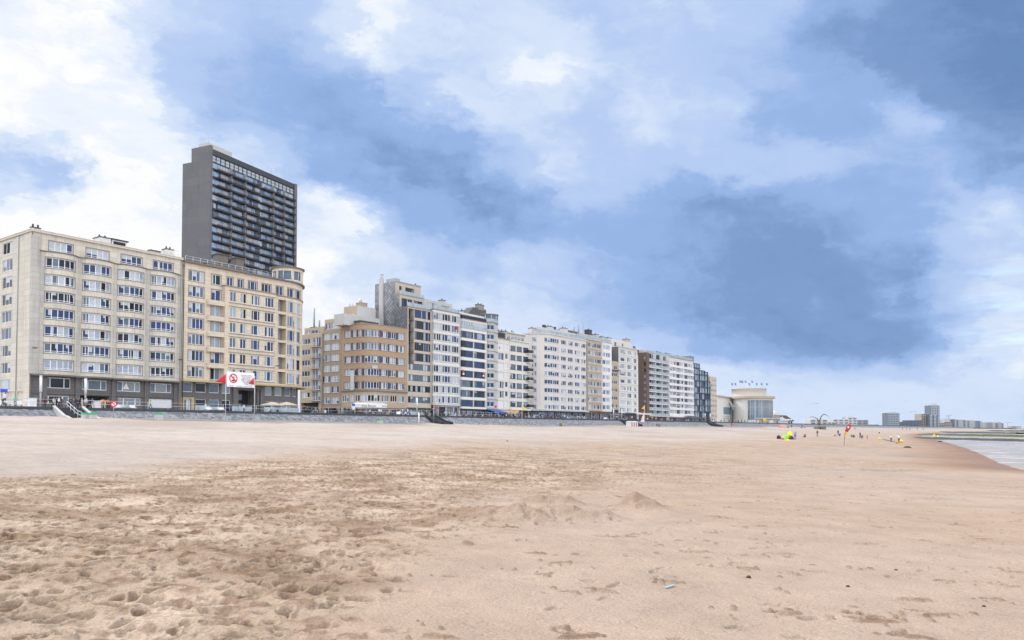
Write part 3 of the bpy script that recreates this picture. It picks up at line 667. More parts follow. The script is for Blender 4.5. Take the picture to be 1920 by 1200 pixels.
# ================================================================== pale corner block with bow windows
def bow_block():
    tL, tR = ft(57), ft(338.6)
    bows = [(80,142.5),(150.5,210),(217,272),(279,331)]
    B = [(ft(a), ft(b)) for a, b in bows]
    pts = [(tL, 0)]
    for a, b in B: pts += bulge(a, b, 1.0, 0, 10)
    pts += [(tR, 0)]
    P = tq_path(pts); Q = tq_path([(tL,0),(tR,0)], False); G = tq_path([(tL+.3,-.7),(tR-.2,-.7)], False)
    A = root('apartment_block', 'pale weathered apartment block with four stacks of curved bow windows', P, group=BG)
    zs = Q.Z(54, 700); zl = fz(107, 473.5, 1.0); zt = Q.Z(60, 433.5)
    # bow rows
    tops = [482.5+32*i for i in range(7)]
    rows = [(P.Z(86, y+19), P.Z(86, y)) for y in tops]
    cols = colsat(P, [(84,139.3),(155,206.5),(221,268.5),(282.5,327.5)], 580)
    H = grid(cols, rows)
    mb = MB(); pwall(mb, P, zs, zl, H, .22)
    for i in range(len(P.p)-1):                      # top faces of the bows and soffit over the ground floor
        a, b = P.p[i], P.p[i+1]; qa, qb = TQ(*a)[1], TQ(*b)[1]
        if qa > .01 or qb > .01:
            ta, tb = TQ(*a)[0], TQ(*b)[0]; mb.face([(*a, zl), (*b, zl), W(tb, 0, zl), W(ta, 0, zl)])
        ta, tb = TQ(*a)[0], TQ(*b)[0]; mb.face([(*b, zs), (*a, zs), W(ta, -1, zs), W(tb, -1, zs)])
    at = [(92,136.5),(162,204),(228,266.5),(288.5,324.5)]
    ac = colsat(Q, at, 465); za = [(Q.Z(94, 469.5), Q.Z(94, 451.5))]
    HA = grid(ac, za); pwall(mb, Q, zl, zt, HA, .22)
    solid(mb, Q, PROM-.1, zt, ((-NX*16,-NY*16),(-NX*16,-NY*16)), 0, 1)
    # flank towards the side street, with its own windows
    Fk = tq_path([(tL,-16),(tL,0)], False)
    frow = [(Fk.Z(15, y+21), Fk.Z(15, y)) for y in [455.5+32*i for i in range(9)]]
    # flank wall drawn over by a holed wall 3 cm proud
    fcol = [(Fk.S(5.5, 560), Fk.S(24, 560)), (Fk.S(5.5, 560)-5.2, Fk.S(5.5, 560)-2.4)]
    HF = grid(fcol, frow); gz = Fk.Z(40, 733)
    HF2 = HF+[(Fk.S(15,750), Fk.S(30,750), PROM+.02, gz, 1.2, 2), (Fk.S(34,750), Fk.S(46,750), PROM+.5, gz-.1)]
    pwall(mb, Fk, PROM, zt, HF2, .16, off=.17)
    mb.build('wall', [MAT['cream'], MAT['roof'], MAT['dark']], A)
    for c in fcol:
        for k, r in enumerate(frow):
            if r[0] > gz: window(A, Fk, c[0], c[1], r[0], r[1], 3, fw=.1, back=-.03, sill='trim', panes='std')
    for (a, b, c, d) in H: window(A, P, a, b, c, d, 5, fw=.11, surround='trim', rail=.32, panes='std', var=9)
    for (a, b, c, d) in HA: window(A, Q, a, b, c, d, 4, fw=.11, surround='trim', rail=.32)
    # weathered grey piers between the bows and at the corner
    for a_, b_ in ((58,80),(142.6,150.4),(210.1,216.9),(272.1,278.9),(331.2,337.5)):
        mb = MB(); mb.box(ft(a_)+(.9 if a_ < 60 else .02), ft(b_)-.02, -.1, .05, zs, zl-.15); mb.build('pier', MAT['stain'], A)
    # corner pilaster, rain pipe, cornice, ledge
    mb = MB(); mb.box(tL-.18, tL+.95, -.5, .22, zs, zt-.6, 0); mb.build('pilaster', MAT['stain'], A)
    mb = MB(); pbar(mb, P, 0, P.len, zl-.02, zl+.16, -.1, .16); mb.build('ledge', MAT['ledge'], A)
    mb = MB(); pbar(mb, P, 0, P.len, zs-.28, zs, -.5, .32); mb.build('canopy_ledge', MAT['ledge'], A)
    C = tq_path([(tL,-16),(tL,0),(tR,0)], False)
    mb = MB(); pbar(mb, C, 0, C.len, zt, zt+.32, -.5, .42); pbar(mb, C, 0, C.len, zt+.323, zt+.42, -.4, .5); mb.build('cornice', MAT['cream_side'], A)
    mb = MB(); s = Fk.S(33); mb.bar(Fk.pos(s, .3, PROM), Fk.pos(s, .3, zt), .07, 0, 6); mb.build('rain_pipe', MAT['grey'], A)
    mb = MB(); s = Q.len-.25; mb.bar(Q.pos(s, .12, PROM), Q.pos(s, .12, zt), .08, 0, 6); mb.build('rain_pipe', MAT['grey'], A)
    # dark ground storeys
    up = [((82,132.5),(707,727)),((154,200.5),(711.5,730.5)),((220,263.5),(714.5,733.5)),((282,322),(718,735.5))]
    lo = [((79,130.5),(741,757)),((222,264.5),(745.5,760)),((279.5,323),(747.5,764))]
    hs, ws = [], []
    for (x, y) in up+lo:
        xm = x[0]; h = (G.S(x[0], 730), G.S(x[1], 730), G.Z(xm, y[1]), G.Z(xm, y[0])); hs.append(h); ws.append(h)
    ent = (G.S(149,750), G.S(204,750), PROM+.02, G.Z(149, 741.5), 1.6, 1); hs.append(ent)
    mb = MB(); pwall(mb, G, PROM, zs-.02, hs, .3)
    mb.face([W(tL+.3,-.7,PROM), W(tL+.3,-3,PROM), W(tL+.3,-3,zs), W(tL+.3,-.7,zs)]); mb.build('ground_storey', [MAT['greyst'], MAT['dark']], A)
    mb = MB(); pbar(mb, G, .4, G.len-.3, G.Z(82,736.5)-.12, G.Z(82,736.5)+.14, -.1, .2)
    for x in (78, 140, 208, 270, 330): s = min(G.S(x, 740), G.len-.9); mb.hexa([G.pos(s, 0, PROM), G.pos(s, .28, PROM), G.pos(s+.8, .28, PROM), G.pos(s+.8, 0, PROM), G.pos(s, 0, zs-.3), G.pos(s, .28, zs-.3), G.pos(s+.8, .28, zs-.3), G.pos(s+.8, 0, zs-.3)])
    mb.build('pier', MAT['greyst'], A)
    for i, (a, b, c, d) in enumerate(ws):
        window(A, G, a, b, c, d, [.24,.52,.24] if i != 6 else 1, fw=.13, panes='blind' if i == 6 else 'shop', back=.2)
    # sail emblem in a window
    s0 = G.S(237, 724); z0 = G.Z(237, 729.5)
    mb = MB(); mb.face([G.pos(s0-.62, -.15, z0), G.pos(s0+.62, -.15, z0), G.pos(s0+.05, -.15, z0+1.25)]); mb.build('sail_sticker', MAT['wframe'], A)
    # roof furniture
    for px in (62, 71.5): t = ft(px, -1.5, 430); chimney(A, t-.3, t+.3, -1.9, -1.3, zt, zt+1.15, 'white', 'black', 1)
    o, *_ = rbox(A, 'roof_hatch', 101, 146, 439, -3.0, 5, zt, 'zinc', 'roof'); rbox(A, 'parapet', 146, 184, 447, -2.4, .3, zt, 'white')
    t0 = ft(187, -2.5, 450); t1 = ft(208, -2.5, 450); chimney(A, t0, t1, -5, -2.5, zt, fz(190, 443, -2.5), 'white', 'black', 2)
    rb, t0, t1, z1 = rbox(A, 'roof_pavilion', 210, 238, 449, -3, 4, zt, 'wframe', 'darkbrown')
    mb = MB(); mb.box(t0+.3, t1-.3, -2.98, -2.94, zt+.9, z1-.25); mb.build('pane', MAT['g_dark'], rb)
    rbox(A, 'parapet', 238, 312, 462.5, -1.6, .2, zt, 'ltgrey'); t0 = ft(282, -3, 470); chimney(A, t0, t0+2.2, -4, -3, zt, fz(282, 467.5, -3), 'grey', 'black', 0)
    t0 = ft(313, -2.2, 470); chimney(A, t0, t0+1.6, -4, -2.4, zt, fz(313, 465, -2.2), 'white', 'black', 2)
    mb = MB(); e = tq_path([(ft(322),-1.2),(tR,-1.2)], False); rail_line(mb, e, 0, e.len, zt+.4, 1.6, .9, .03); mb.build('roof_railing', MAT['ltmetal'], A)
    # wall lamps
    for px, py in ((61, 653.5),(334.5, 675.5)):
        t, z = pt(px, py, .4); mb = MB(); mb.bar(W(t, .0, z+.1), W(t, .9, z+.1), .04); mb.box(t-.28, t+.28, .85, 1.7, z-.02, z+.14); mb.build('wall_lamp', MAT['dframe'], A)
    return A
bow_block()
# ================================================================== warm stone block with the rounded corner
def round_block():
    t0 = ft(340.2); tC = ft(538); r = 9.0
    ar = arc(tC, -r, r, 0, R(88), 10)
    P = tq_path([(t0,0)]+ar); A = root('apartment_block', 'warm cream block with rounded corner, roof pavilion and a projecting middle bay', P, group=BG)
    zt = P.Z(344, 491); zs = P.Z(344, 712)
    back = ((-NX*16,-NY*16),(-NX*(16-r),-NY*(16-r)))
    tp1 = [505.7,535,565.5,595.4,625.3,656,686.7]; tp2 = [513,542.3,573,602.5,632,661,690.5]
    r1 = [(P.Z(354, y+19.5), P.Z(354, y)) for y in tp1]
    c1 = (P.S(353.5,600), P.S(381.5,600)); c2 = (P.S(395.8,600), P.S(413.3,600))
    rr = r1                                             # all floors share their heights
    top = rr[0]
    mcols = colsat(P, [(426,436.8),(446,456.3),(466,482.2),(491.3,508.5),(518,530.5),(539.5,553.5),(556.3,563.2)], 530)
    H = [(c1[0], c1[1], *x) for x in rr]+[(c2[0], c2[1], x[0]-(.35 if i else 0), x[1]) for i, x in enumerate(rr)]+[(*c, *top) for c in mcols]
    # corner: open loggias beside bowed windows
    lg = (P.S(521.5,620), P.S(536.5,620)); cw = colsat(P, [(539,553),(556.5,563.4)], 620)
    for x in rr[1:]:
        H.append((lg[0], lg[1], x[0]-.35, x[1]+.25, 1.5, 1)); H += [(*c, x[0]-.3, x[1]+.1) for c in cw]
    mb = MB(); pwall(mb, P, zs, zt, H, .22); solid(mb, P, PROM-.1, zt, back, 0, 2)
    for i in range(len(P.p)-1):
        a, b = P.p[i], P.p[i+1]; na, nb = P.vn[i], P.vn[i+1]
        mb.face([(*b, zs), (*a, zs), (a.x-na.x, a.y-na.y, zs), (b.x-nb.x, b.y-nb.y, zs)])
    mb.build('wall', [MAT['warm'], MAT['trim'], MAT['roof']], A)  # loggia backs in grey trim: recess shade put into the colour
    for x in rr:
        window(A, P, c1[0], c1[1], *x, 4, fw=.1, surround='trim', panes='std', var=7)
    for i, x in enumerate(rr): window(A, P, c2[0], c2[1], x[0]-(.35 if i else 0), x[1], [.45,.55], fw=.11, surround='trim', panes='std')
    for c, d in zip(mcols, (2,2,[.25,.5,.25],[.3,.4,.3],2,[.25,.5,.25],1)): window(A, P, c[0], c[1], *top, d, fw=.1, surround='trim', panes='blue' if c is not mcols[5] else 'std')
    for x in rr[1:]:
        window(A, tq_path([(TQ(*P.pos(lg[0])[:2])[0], -1.46), (TQ(*P.pos(lg[1])[:2])[0], -1.46)], False), .1, (lg[1]-lg[0])*.62, x[0]-.6, x[1]+.1, 1, back=0, panes='mid')
        for c, d in zip(cw, ([.25,.5,.25],1)): window(A, P, c[0], c[1], x[0]-.3, x[1]+.1, d, fw=.11, panes='net', sill='trim')
    # projecting bay
    tb0, tb1 = ft(421,.9,640), ft(517,.9,640); zb1 = fz(421, 535.5, .9)
    Bp = tq_path([(tb0,.02),(tb0,.9),(tb1,.9),(tb1,.02)], False)
    bc = colsat(Bp, [(431,442.6),(450.5,461.6),(471.6,487.2),(496.5,513.2)], 620); bH = grid(bc, rr[1:])
    mb = MB(); pwall(mb, Bp, zs, zb1, bH, .22)
    for z in (zb1, zs): mb.face([W(tb0,0,z),W(tb0,.9,z),W(tb1,.9,z),W(tb1,0,z)])
    mb.build('bay', MAT['warm'], A)
    mb = MB(); E = tq_path([(tb0-1.0,.02),(tb0-.05,.95),(tb1,.95),(ft(566,0,550),.02)], False); pbar(mb, Bp, 0, Bp.len, zb1, zb1+.2, -.1, .18)
    for x in rr[1:]:
        pbar(mb, Bp, bc[0][0]-.3, bc[3][1]+.3, x[1]+.17, x[1]+.3, -.02, .10); pbar(mb, Bp, bc[0][0]-.3, bc[3][1]+.3, x[0]-.3, x[0]-.17, -.02, .12)
    s1 = P.S(520,548); pbar(mb, P, s1, P.len, zb1, zb1+.2, -.05, .16); s0 = P.S(395.8-11, 540)
    mb.build('string_course', MAT['trim'], A)
    for c, d in zip(bc, (2,2,[.25,.5,.25],[.3,.4,.3])):
        for x in rr[1:]: window(A, Bp, c[0], c[1], *x, d, fw=.1, panes='std', var=8)
    # balconies beside the bay
    for x in rr[1:6]:
        ta, tb = ft(391.5,.9,600), tb0-.02; z0 = x[0]-1.25
        K = tq_path([(ta,.02)]+arc(ta+.8,.1,.8,R(-90),0,5)+[(tb,.9)])
        mb = MB(); pbar(mb, K, 0, K.len, z0, z0+1.0, -.14, .0); mb.face([(*p, z0+.01) for p in K.p]+[W(tb,.02,z0+.01)]); mb.build('balcony', MAT['warm'], A)
    # roof slab, railing, penthouse, pavilion
    mb = MB(); pbar(mb, P, 0, P.len, zt, zt+.30, -.6, .5); mb.build('roof_slab', MAT['ledge'], A)
    mb = MB(); rail_line(mb, P, .3, P.S(512,520), zt+.3, 1.0, 1.7, .045, .35); mb.build('roof_railing', MAT['rail'], A)
    rb, u0, u1, z1 = rbox(A, 'penthouse', 392, 462, 493, -5, 6, zt, 'trim', 'roof')
    for a, b, y in ((409,428,476.5),(443,457.5,484)):
        s0, s1 = ft(a,-6,480), ft(b,-6,480); mb = MB(); mb.box(s0, s1, -8, -6, z1, fz(a, y, -6)); mb.box(s0-.2, s1+.2, -8.2, -5.8, fz(a, y, -6)+.003, fz(a, y, -6)+.25, 1); mb.build('vent_stack', [MAT['ledge'], MAT['roof']], A)
    cx = W(ft(539.5,-4.3,515), -4.3, zt+.3); rp = 3.55; zc = fz(540, 501.5, -1.5)
    mb = MB(); n = 36; zz = zc-zt-.3; w0, w1 = .5, zz-.75
    for i in range(n):
        a0, a1 = 2*math.pi*i/n, 2*math.pi*(i+1)/n
        f = lambda a, z, rr_=rp: (cx[0]+rr_*math.cos(a), cx[1]+rr_*math.sin(a), cx[2]+z)
        for lo_, hi_ in ((0, w0), (w1, zz)): mb.face([f(a0,lo_), f(a1,lo_), f(a1,hi_), f(a0,hi_)], 0, True)
        am = math.atan2(math.sin((a0+a1)/2+1.35), math.cos((a0+a1)/2+1.35))
        if abs(am) > 1.05 or i % 6 == 0: mb.face([f(a0,w0), f(a1,w0), f(a1,w1), f(a0,w1)], 0, True)
    mb.lathe(cx, [(rp+.05,w1),(rp+.05,w1+.1)], 0, 36); mb.lathe(cx, [(0,zz),(rp+.35,zz),(rp+.35,zz+.25),(0,zz+.3)], 1, 36, smooth=False)
    pv = mb.build('roof_pavilion', [MAT['warm'], MAT['ledge']], A)
    mb = MB(); mb.lathe(cx, [(rp-.12,w0),(rp-.12,w1)], 0, 36); mb.build('pane', MAT['g_mid'], pv)
    mb = MB()
    for i in range(0, 36, 3): a_ = 2*math.pi*i/36; mb.bar((cx[0]+(rp-.06)*math.cos(a_), cx[1]+(rp-.06)*math.sin(a_), cx[2]+w0), (cx[0]+(rp-.06)*math.cos(a_), cx[1]+(rp-.06)*math.sin(a_), cx[2]+w1), .07, 0, 4)
    mb.lathe(cx, [(rp-.02,w0),(rp-.02,w0+.14)], 0, 36); mb.build('glazing_bar', MAT['wframe'], pv)
    # canopy and ground storeys
    mb = MB(); pbar(mb, P, 0, P.len, zs-.35, zs, -.5, 1.0); mb.build('canopy_ledge', MAT['yellowst'], A)
    G = tq_path([(t0+.2,-.9),(tC,-.9)]+arc(tC,-r,r-.9,R(6),R(80),8))
    ux = [(342.8,361.5),(366.7,386.4),(392,411),(416,432),(495.8,510),(514.8,528.6),(533.6,545),(548.5,556)]
    hs = [(G.S(a,730), G.S(b,730), G.Z(a if i < 4 else 496, 735.5 if i < 4 else 743), G.Z(a if i < 4 else 496, 717.5 if i < 4 else 726)) for i, (a, b) in enumerate(ux)]
    hz = (hs[1][2], hs[1][3]); hs = [(h[0], h[1], *hz) for h in hs]
    lx = [(366.7,386.4),(392,411),(416,432),(495.8,510),(514.8,528.6),(533.6,545)]
    zl = (PROM+.25, G.Z(368,748)); ls = [(G.S(a,750), G.S(b,750), *zl) for a, b in lx]
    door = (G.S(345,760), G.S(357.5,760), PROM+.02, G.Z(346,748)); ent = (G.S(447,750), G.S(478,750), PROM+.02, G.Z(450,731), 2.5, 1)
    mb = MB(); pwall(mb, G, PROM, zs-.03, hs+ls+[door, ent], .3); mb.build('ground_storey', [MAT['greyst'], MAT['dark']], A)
    for h in hs: window(A, G, *h, 1, fw=.13, back=.2, panes='shop')
    for h in ls: window(A, G, *h, 1, fw=.13, back=.2, panes='shop')
    dw = window(A, G, *door, 2, fw=.16, back=.2, panes='mid', name='door')
    mb = MB()
    for a, b in ((door[0]-.7, door[0]-.05),(door[1]+.05, door[1]+.7)): pbar(mb, G, a, b, PROM, door[3]+.35, 0, .14)
    pbar(mb, G, door[0]-.05, door[1]+.05, door[3]+.05, door[3]+.35, 0, .14); mb.build('door_surround', MAT['yellowst'], A)
    mb = MB(); e0, e1 = G.S(435,750), G.S(494,750)
    for a, b in ((e0, e0+1.1),(e1-1.1, e1)): pbar(mb, G, a, b, PROM, zs-.4, 0, .5)
    pbar(mb, G, e0, e1, ent[3]+.3, zs-.4, 0, .45)
    for px in (443, 482): s = G.S(px,750); mb.bar(G.pos(s,.25,PROM), G.pos(s,.25,ent[3]+.3), .3, 0, 10)
    mb.build('entrance_portal', MAT['greyst'], A)
    mb = MB(); pbar(mb, G, ent[0]+.4, ent[0]+2.2, PROM+.1, PROM+2.6, -2.3, -2.2); pbar(mb, G, ent[0]+.3, ent[0]+2.4, PROM+3.3, PROM+4.6, -2.3, -2.2); mb.build('entrance_door', MAT['g_mid'], A)
    s = .18; mb = MB(); mb.bar(P.pos(s,.1,PROM), P.pos(s,.1,zt-.2), .09, 0, 6); c = P.pos(s,.1,zt-.9); mb.bar(c, (c[0],c[1],c[2]+.6), .2, 1, 8); mb.build('rain_pipe', [MAT['dframe'], plain('copper_green', (.10,.22,.19))], A)
    t, z = pt(517.5, 686.5, 1.2); mb = MB(); mb.bar(W(t,.9,z+.1), W(t,1.5,z+.1), .04); mb.box(t-.28, t+.28, 1.4, 2.2, z-.02, z+.14); mb.build('wall_lamp', MAT['dframe'], A)
    return A
round_block()
# ================================================================== dark high-rise behind
def tower():
    u = Vector((math.sin(R(24.6)), math.cos(R(24.6)))); n = Vector((u.y, -u.x))
    Y = 281.0; r = ray(392, 400); a = Vector((r[0]*Y/r[1], Y))
    probe = Path([(a.x, a.y), (a.x+u.x*60, a.y+u.y*60)]); wid = probe.S(551.5, 420)
    b = a+u*wid
    P = Path([tuple(a), tuple(b)], False); zt = P.Z(392, 271)
    A = thing('high_rise', 'dark tall apartment tower with blank grey side wall and rows of balconies', 'building', (*(a+u*wid/2-n*5), PROM), BG)
    # flank
    Fp = Path([tuple(a-n*40), tuple(a)], False); d1 = 40-Fp.S(359, 300); d2 = 40-Fp.S(342.5, 320); z2 = Path([tuple(a-n*60), tuple(a)], False).Z(350, 306)
    mb = MB()
    c = lambda p: (p.x, p.y)
    f1, f2, g1, g2 = a-n*d1, a-n*d2, b-n*d1, b-n*d2
    prism(mb, [c(a+n*.25), c(f1), c(f1+u*1.2), c(a+u*1.2+n*.25)], PROM, zt, 0)
    prism(mb, [c(f1), c(f2), c(f2+u*wid), c(f1+u*wid)], PROM, z2, 0, 1)
    prism(mb, [c(b+n*.25), c(b+u*1.5+n*.25), c(g1+u*1.5), c(g1)], PROM, zt-.8, 0)
    prism(mb, [c(a+u*1.21-n*1.3), c(f1+u*1.21), c(g1-u*.01), c(b-u*.01-n*1.3)], PROM, zt-1.2, 2, 1)
    mb.build('wall', [MAT['conc'], MAT['roof'], MAT['dframe']], A)
    # attic band
    W0, W1 = 1.25, wid-.05
    mb = MB(); pbar(mb, P, W0, W1, zt-3.0, zt-1.0, -1.3, -.05); mb.build('attic_band', MAT['dframe'], A)
    zA = zt-3.0; fh = 2.98
    n_at = 20
    mbf = MB(); pbm = MB()
    for i in range(n_at):
        x0 = W0+(W1-W0)*i/n_at; x1 = W0+(W1-W0)*(i+1)/n_at
        pbar(pbm, P, x0+.3, x1-.3, zA-2.4, zA-1.45, -.5, -.45); pbar(pbm, P, x0+.3, x1-.3, zA-1.25, zA-.3, -.5, -.45)
    pbar(mbf, P, W0, W1, zA-2.7, zA-2.4, -1.3, -.3); pbar(mbf, P, W0, W1, zA-2.4, zA-.002, -1.3, -.55)
    w = mbf.build('clerestory_band', MAT['dframe'], A); pbm.build('pane', MAT['g_cur'], w)
    z = zA-2.7; k = 0
    gap = P.S(486, 400)
    while z-fh > 30:
        z -= fh; k += 1
        slab = MB(); pbar(slab, P, W0, W1, z, z+.32, -1.3, .0); o = slab.build('floor_slab', MAT['dframe'], A)
        for a0, a1 in ((W0+1.4, gap-.9),(gap+.9, W1-.4)):
            mb = MB(); pbar(mb, P, a0, a1, z-.06, z+.14, 0, 1.35, 0); m2 = MB()
            pbar(mb, P, a0, a1, z+.142, z+.36, 1.22, 1.3, 0)
            bal = mb.build('balcony', MAT['rust'], A)
            nseg = 12; g = MB(); pbar(g, P, a0+.05, a1-.05, z+1.08, z+1.15, 1.24, 1.30); g.build('handrail', MAT['grey'], bal)
            g = MB(); pbar(g, P, a0+.05, a1-.05, z+.45, z+.62, 1.25, 1.29); g.build('balustrade', MAT['g_dark'], bal)
            for j in (4, 8): dv = MB(); s0 = a0+(a1-a0)*j/nseg; pbar(dv, P, s0-.06, s0+.06, z+.2, z+fh-.1, -.3, 1.1); dv.build('divider', MAT['grey'], bal)
        gl = MB(); x = W0+.15
        while x < W1-.6:
            ww = rnd.choice((.75, 1.3, 2.6, 2.6)); x1 = min(x+ww, W1-.1)
            if not (gap-.8 < (x+x1)/2 < gap+.5):
                pbar(gl, P, x+.08, x1-.08, z+.75, z+fh-.45, -.22, -.18, rnd.choices((0,1,2,3), (1.2,5,4,1.5))[0])
            x = x1
        pbar(gl, P, W0, W1, z+.32, z+fh, -1.29, -.25, 4)
        gl.build('window_band', [MAT['g_blue'], MAT['g_sky'], MAT['g_cur'], MAT['g_mid'], MAT['dframe']], A)  # light panes imitate reflected sky by their colour
    # plant room and masts
    mb = MB(); pr0, pr1 = P.S(399,268), P.S(444,280); zz = P.Z(399, 267)+.5
    mb.hexa([P.pos(pr0,-7,zt-1.2),P.pos(pr0,-2.5,zt-1.2),P.pos(pr1,-2.5,zt-1.2),P.pos(pr1,-7,zt-1.2),P.pos(pr0,-7,zz),P.pos(pr0,-2.5,zz),P.pos(pr1,-2.5,zz),P.pos(pr1,-7,zz)]); mb.build('plant_room', MAT['ltgrey'], A)
    mb = MB()
    for px, h in ((401,2.2),(519,4),(484,2)):
        s = P.S(px, 300); q = P.pos(s, -3, zt-1.2); mb.bar(q, (q[0],q[1],q[2]+(zz-zt if px < 450 else 0)+h), .12, 0, 5)
    mb.build('mast', MAT['grey'], A)
tower()
# ================================================================== the row beyond the side street
def slate_mat():
    m = MAT['slate']; nt = m.node_tree; L = nt.links.new; b = nt.nodes['Principled BSDF']; src = b.inputs['Base Color'].links[0].from_socket
    g = N(nt, 'ShaderNodeNewGeometry'); dt = N(nt, 'ShaderNodeVectorMath', operation='DOT_PRODUCT'); dt.inputs[1].default_value = (NX, NY, 0); L(g.outputs['Position'], dt.inputs[0])
    sp = N(nt, 'ShaderNodeSeparateXYZ'); L(g.outputs['Position'], sp.inputs[0]); cb = N(nt, 'ShaderNodeCombineXYZ'); L(dt.outputs['Value'], cb.inputs[0]); L(sp.outputs[2], cb.inputs[1])
    ro = N(nt, 'ShaderNodeVectorRotate', rotation_type='Z_AXIS'); ro.inputs['Angle'].default_value = R(45); L(cb.outputs[0], ro.inputs['Vector'])
    bt = N(nt, 'ShaderNodeTexBrick'); bt.offset = 0; bt.inputs['Scale'].default_value = 1; bt.inputs['Brick Width'].default_value = .75; bt.inputs['Row Height'].default_value = .75; bt.inputs['Mortar Size'].default_value = .07
    bt.inputs['Color1'].default_value = (.75,.75,.76,1); bt.inputs['Color2'].default_value = (1.2,1.2,1.2,1); bt.inputs['Mortar'].default_value = (.45,.45,.46,1); L(ro.outputs[0], bt.inputs['Vector'])
    n = N(nt, 'ShaderNodeTexNoise'); n.inputs['Scale'].default_value = .16; n.inputs['Detail'].default_value = 5; L(g.outputs['Position'], n.inputs['Vector'])
    r = N(nt, 'ShaderNodeMapRange'); r.inputs[1].default_value = .45; r.inputs[2].default_value = .6; r.inputs[3].default_value = .55; r.inputs[4].default_value = 1.1; L(n.outputs['Fac'], r.inputs[0])
    mm = N(nt, 'ShaderNodeMix', data_type='RGBA', blend_type='MULTIPLY'); mm.inputs[0].default_value = 1; L(src, mm.inputs[6]); L(bt.outputs['Color'], mm.inputs[7])
    sc = N(nt, 'ShaderNodeVectorMath', operation='SCALE'); L(mm.outputs[2], sc.inputs[0]); L(r.outputs[0], sc.inputs[3]); L(sc.outputs[0], b.inputs['Base Color'])
slate_mat()
def back_of(d): return ((-NX*d,-NY*d),(-NX*d,-NY*d))
def facade(A, P, zb, zt, cols, rows, mats_, back=14, mf=None, depth=.2, extra=(), solidz=None, py=700, roof='roof', **kw):
    """cols: (px0, px1, divisions[, options]); rows: [(z0, z1)]"""
    cc = [(P.S(c[0], py), P.S(c[1], py)) for c in cols]
    H = [(a, b, *r) for a, b in cc for r in rows]
    mb = MB(); pwall(mb, P, zb, zt, H+list(extra), depth, mf=mf)
    if back: solid(mb, P, zb if solidz is None else solidz, zt, back if isinstance(back, tuple) else back_of(back), 0, len(mats_))
    mb.build('wall', [MAT[m] for m in mats_]+[MAT[roof]], A)
    for (a, b), c in zip(cc, cols):
        o = dict(kw); o.update(c[3] if len(c) > 3 else {})
        for r in rows: window(A, P, a, b, r[0], r[1], c[2], **o)
    return cc
def ground(A, P, zg, n=4, mat='greyst', z0=PROM, door=1, top=.45, panes='shop', a=None, b=None, set_=.5):
    a = .4 if a is None else a; b = P.len-.4 if b is None else b
    hs = []
    for i in range(n):
        x0 = a+(b-a)*i/n+.18; x1 = a+(b-a)*(i+1)/n-.18; hs.append((x0, x1, z0+(.02 if i == door else .5), zg-top))
    mb = MB(); pwall(mb, P, z0, zg-.004, hs, .3, off=-set_); mb.build('ground_storey', MAT[mat], A)
    for i, h in enumerate(hs): window(A, P, *h, 3 if h[1]-h[0] > 2.5 else 2, fw=.1, back=set_+.2, panes=panes, frame='dframe' if mat != 'white' else 'wframe', name='door' if i == door else 'shop_window')
def band(A, P, zs, h, o0, o1, mat, name='string_course', a=0, b=None):
    for z in zs: mb = MB(); pbar(mb, P, a, P.len if b is None else b, z, z+h, o0, o1); o = mb.build(name, MAT[mat], A)
    return o
def glass_rail(A, P, z, a=0, b=None, h=1.05, off=-.05, mat='g_rail'):
    b = P.len if b is None else b
    mb = MB(); pbar(mb, P, a, b, z+.06, z+h, off-.03, off); o = mb.build('balustrade', MAT[mat], A)
    mb = MB(); n = max(2, int((b-a)/1.6))
    for i in range(n+1):
        x = a+(b-a)*i/n; mb.bar(P.pos(x, off-.07, z), P.pos(x, off-.07, z+h+.05), .03, 0, 4)
    c = P.cuts(a, b)
    for x0, x1 in zip(c[:-1], c[1:]): mb.bar(P.pos(x0, off-.015, z+h+.03), P.pos(x1, off-.015, z+h+.03), .03, 0, 4)
    mb.build('handrail', MAT['ltmetal'], o); return o
def R_(P, px, tops, h): return [(P.Z(px, y+h), P.Z(px, y)) for y in tops]
def steps_y(y0, dy, n): return [y0+dy*i for i in range(n)]
TCN = ft(690)
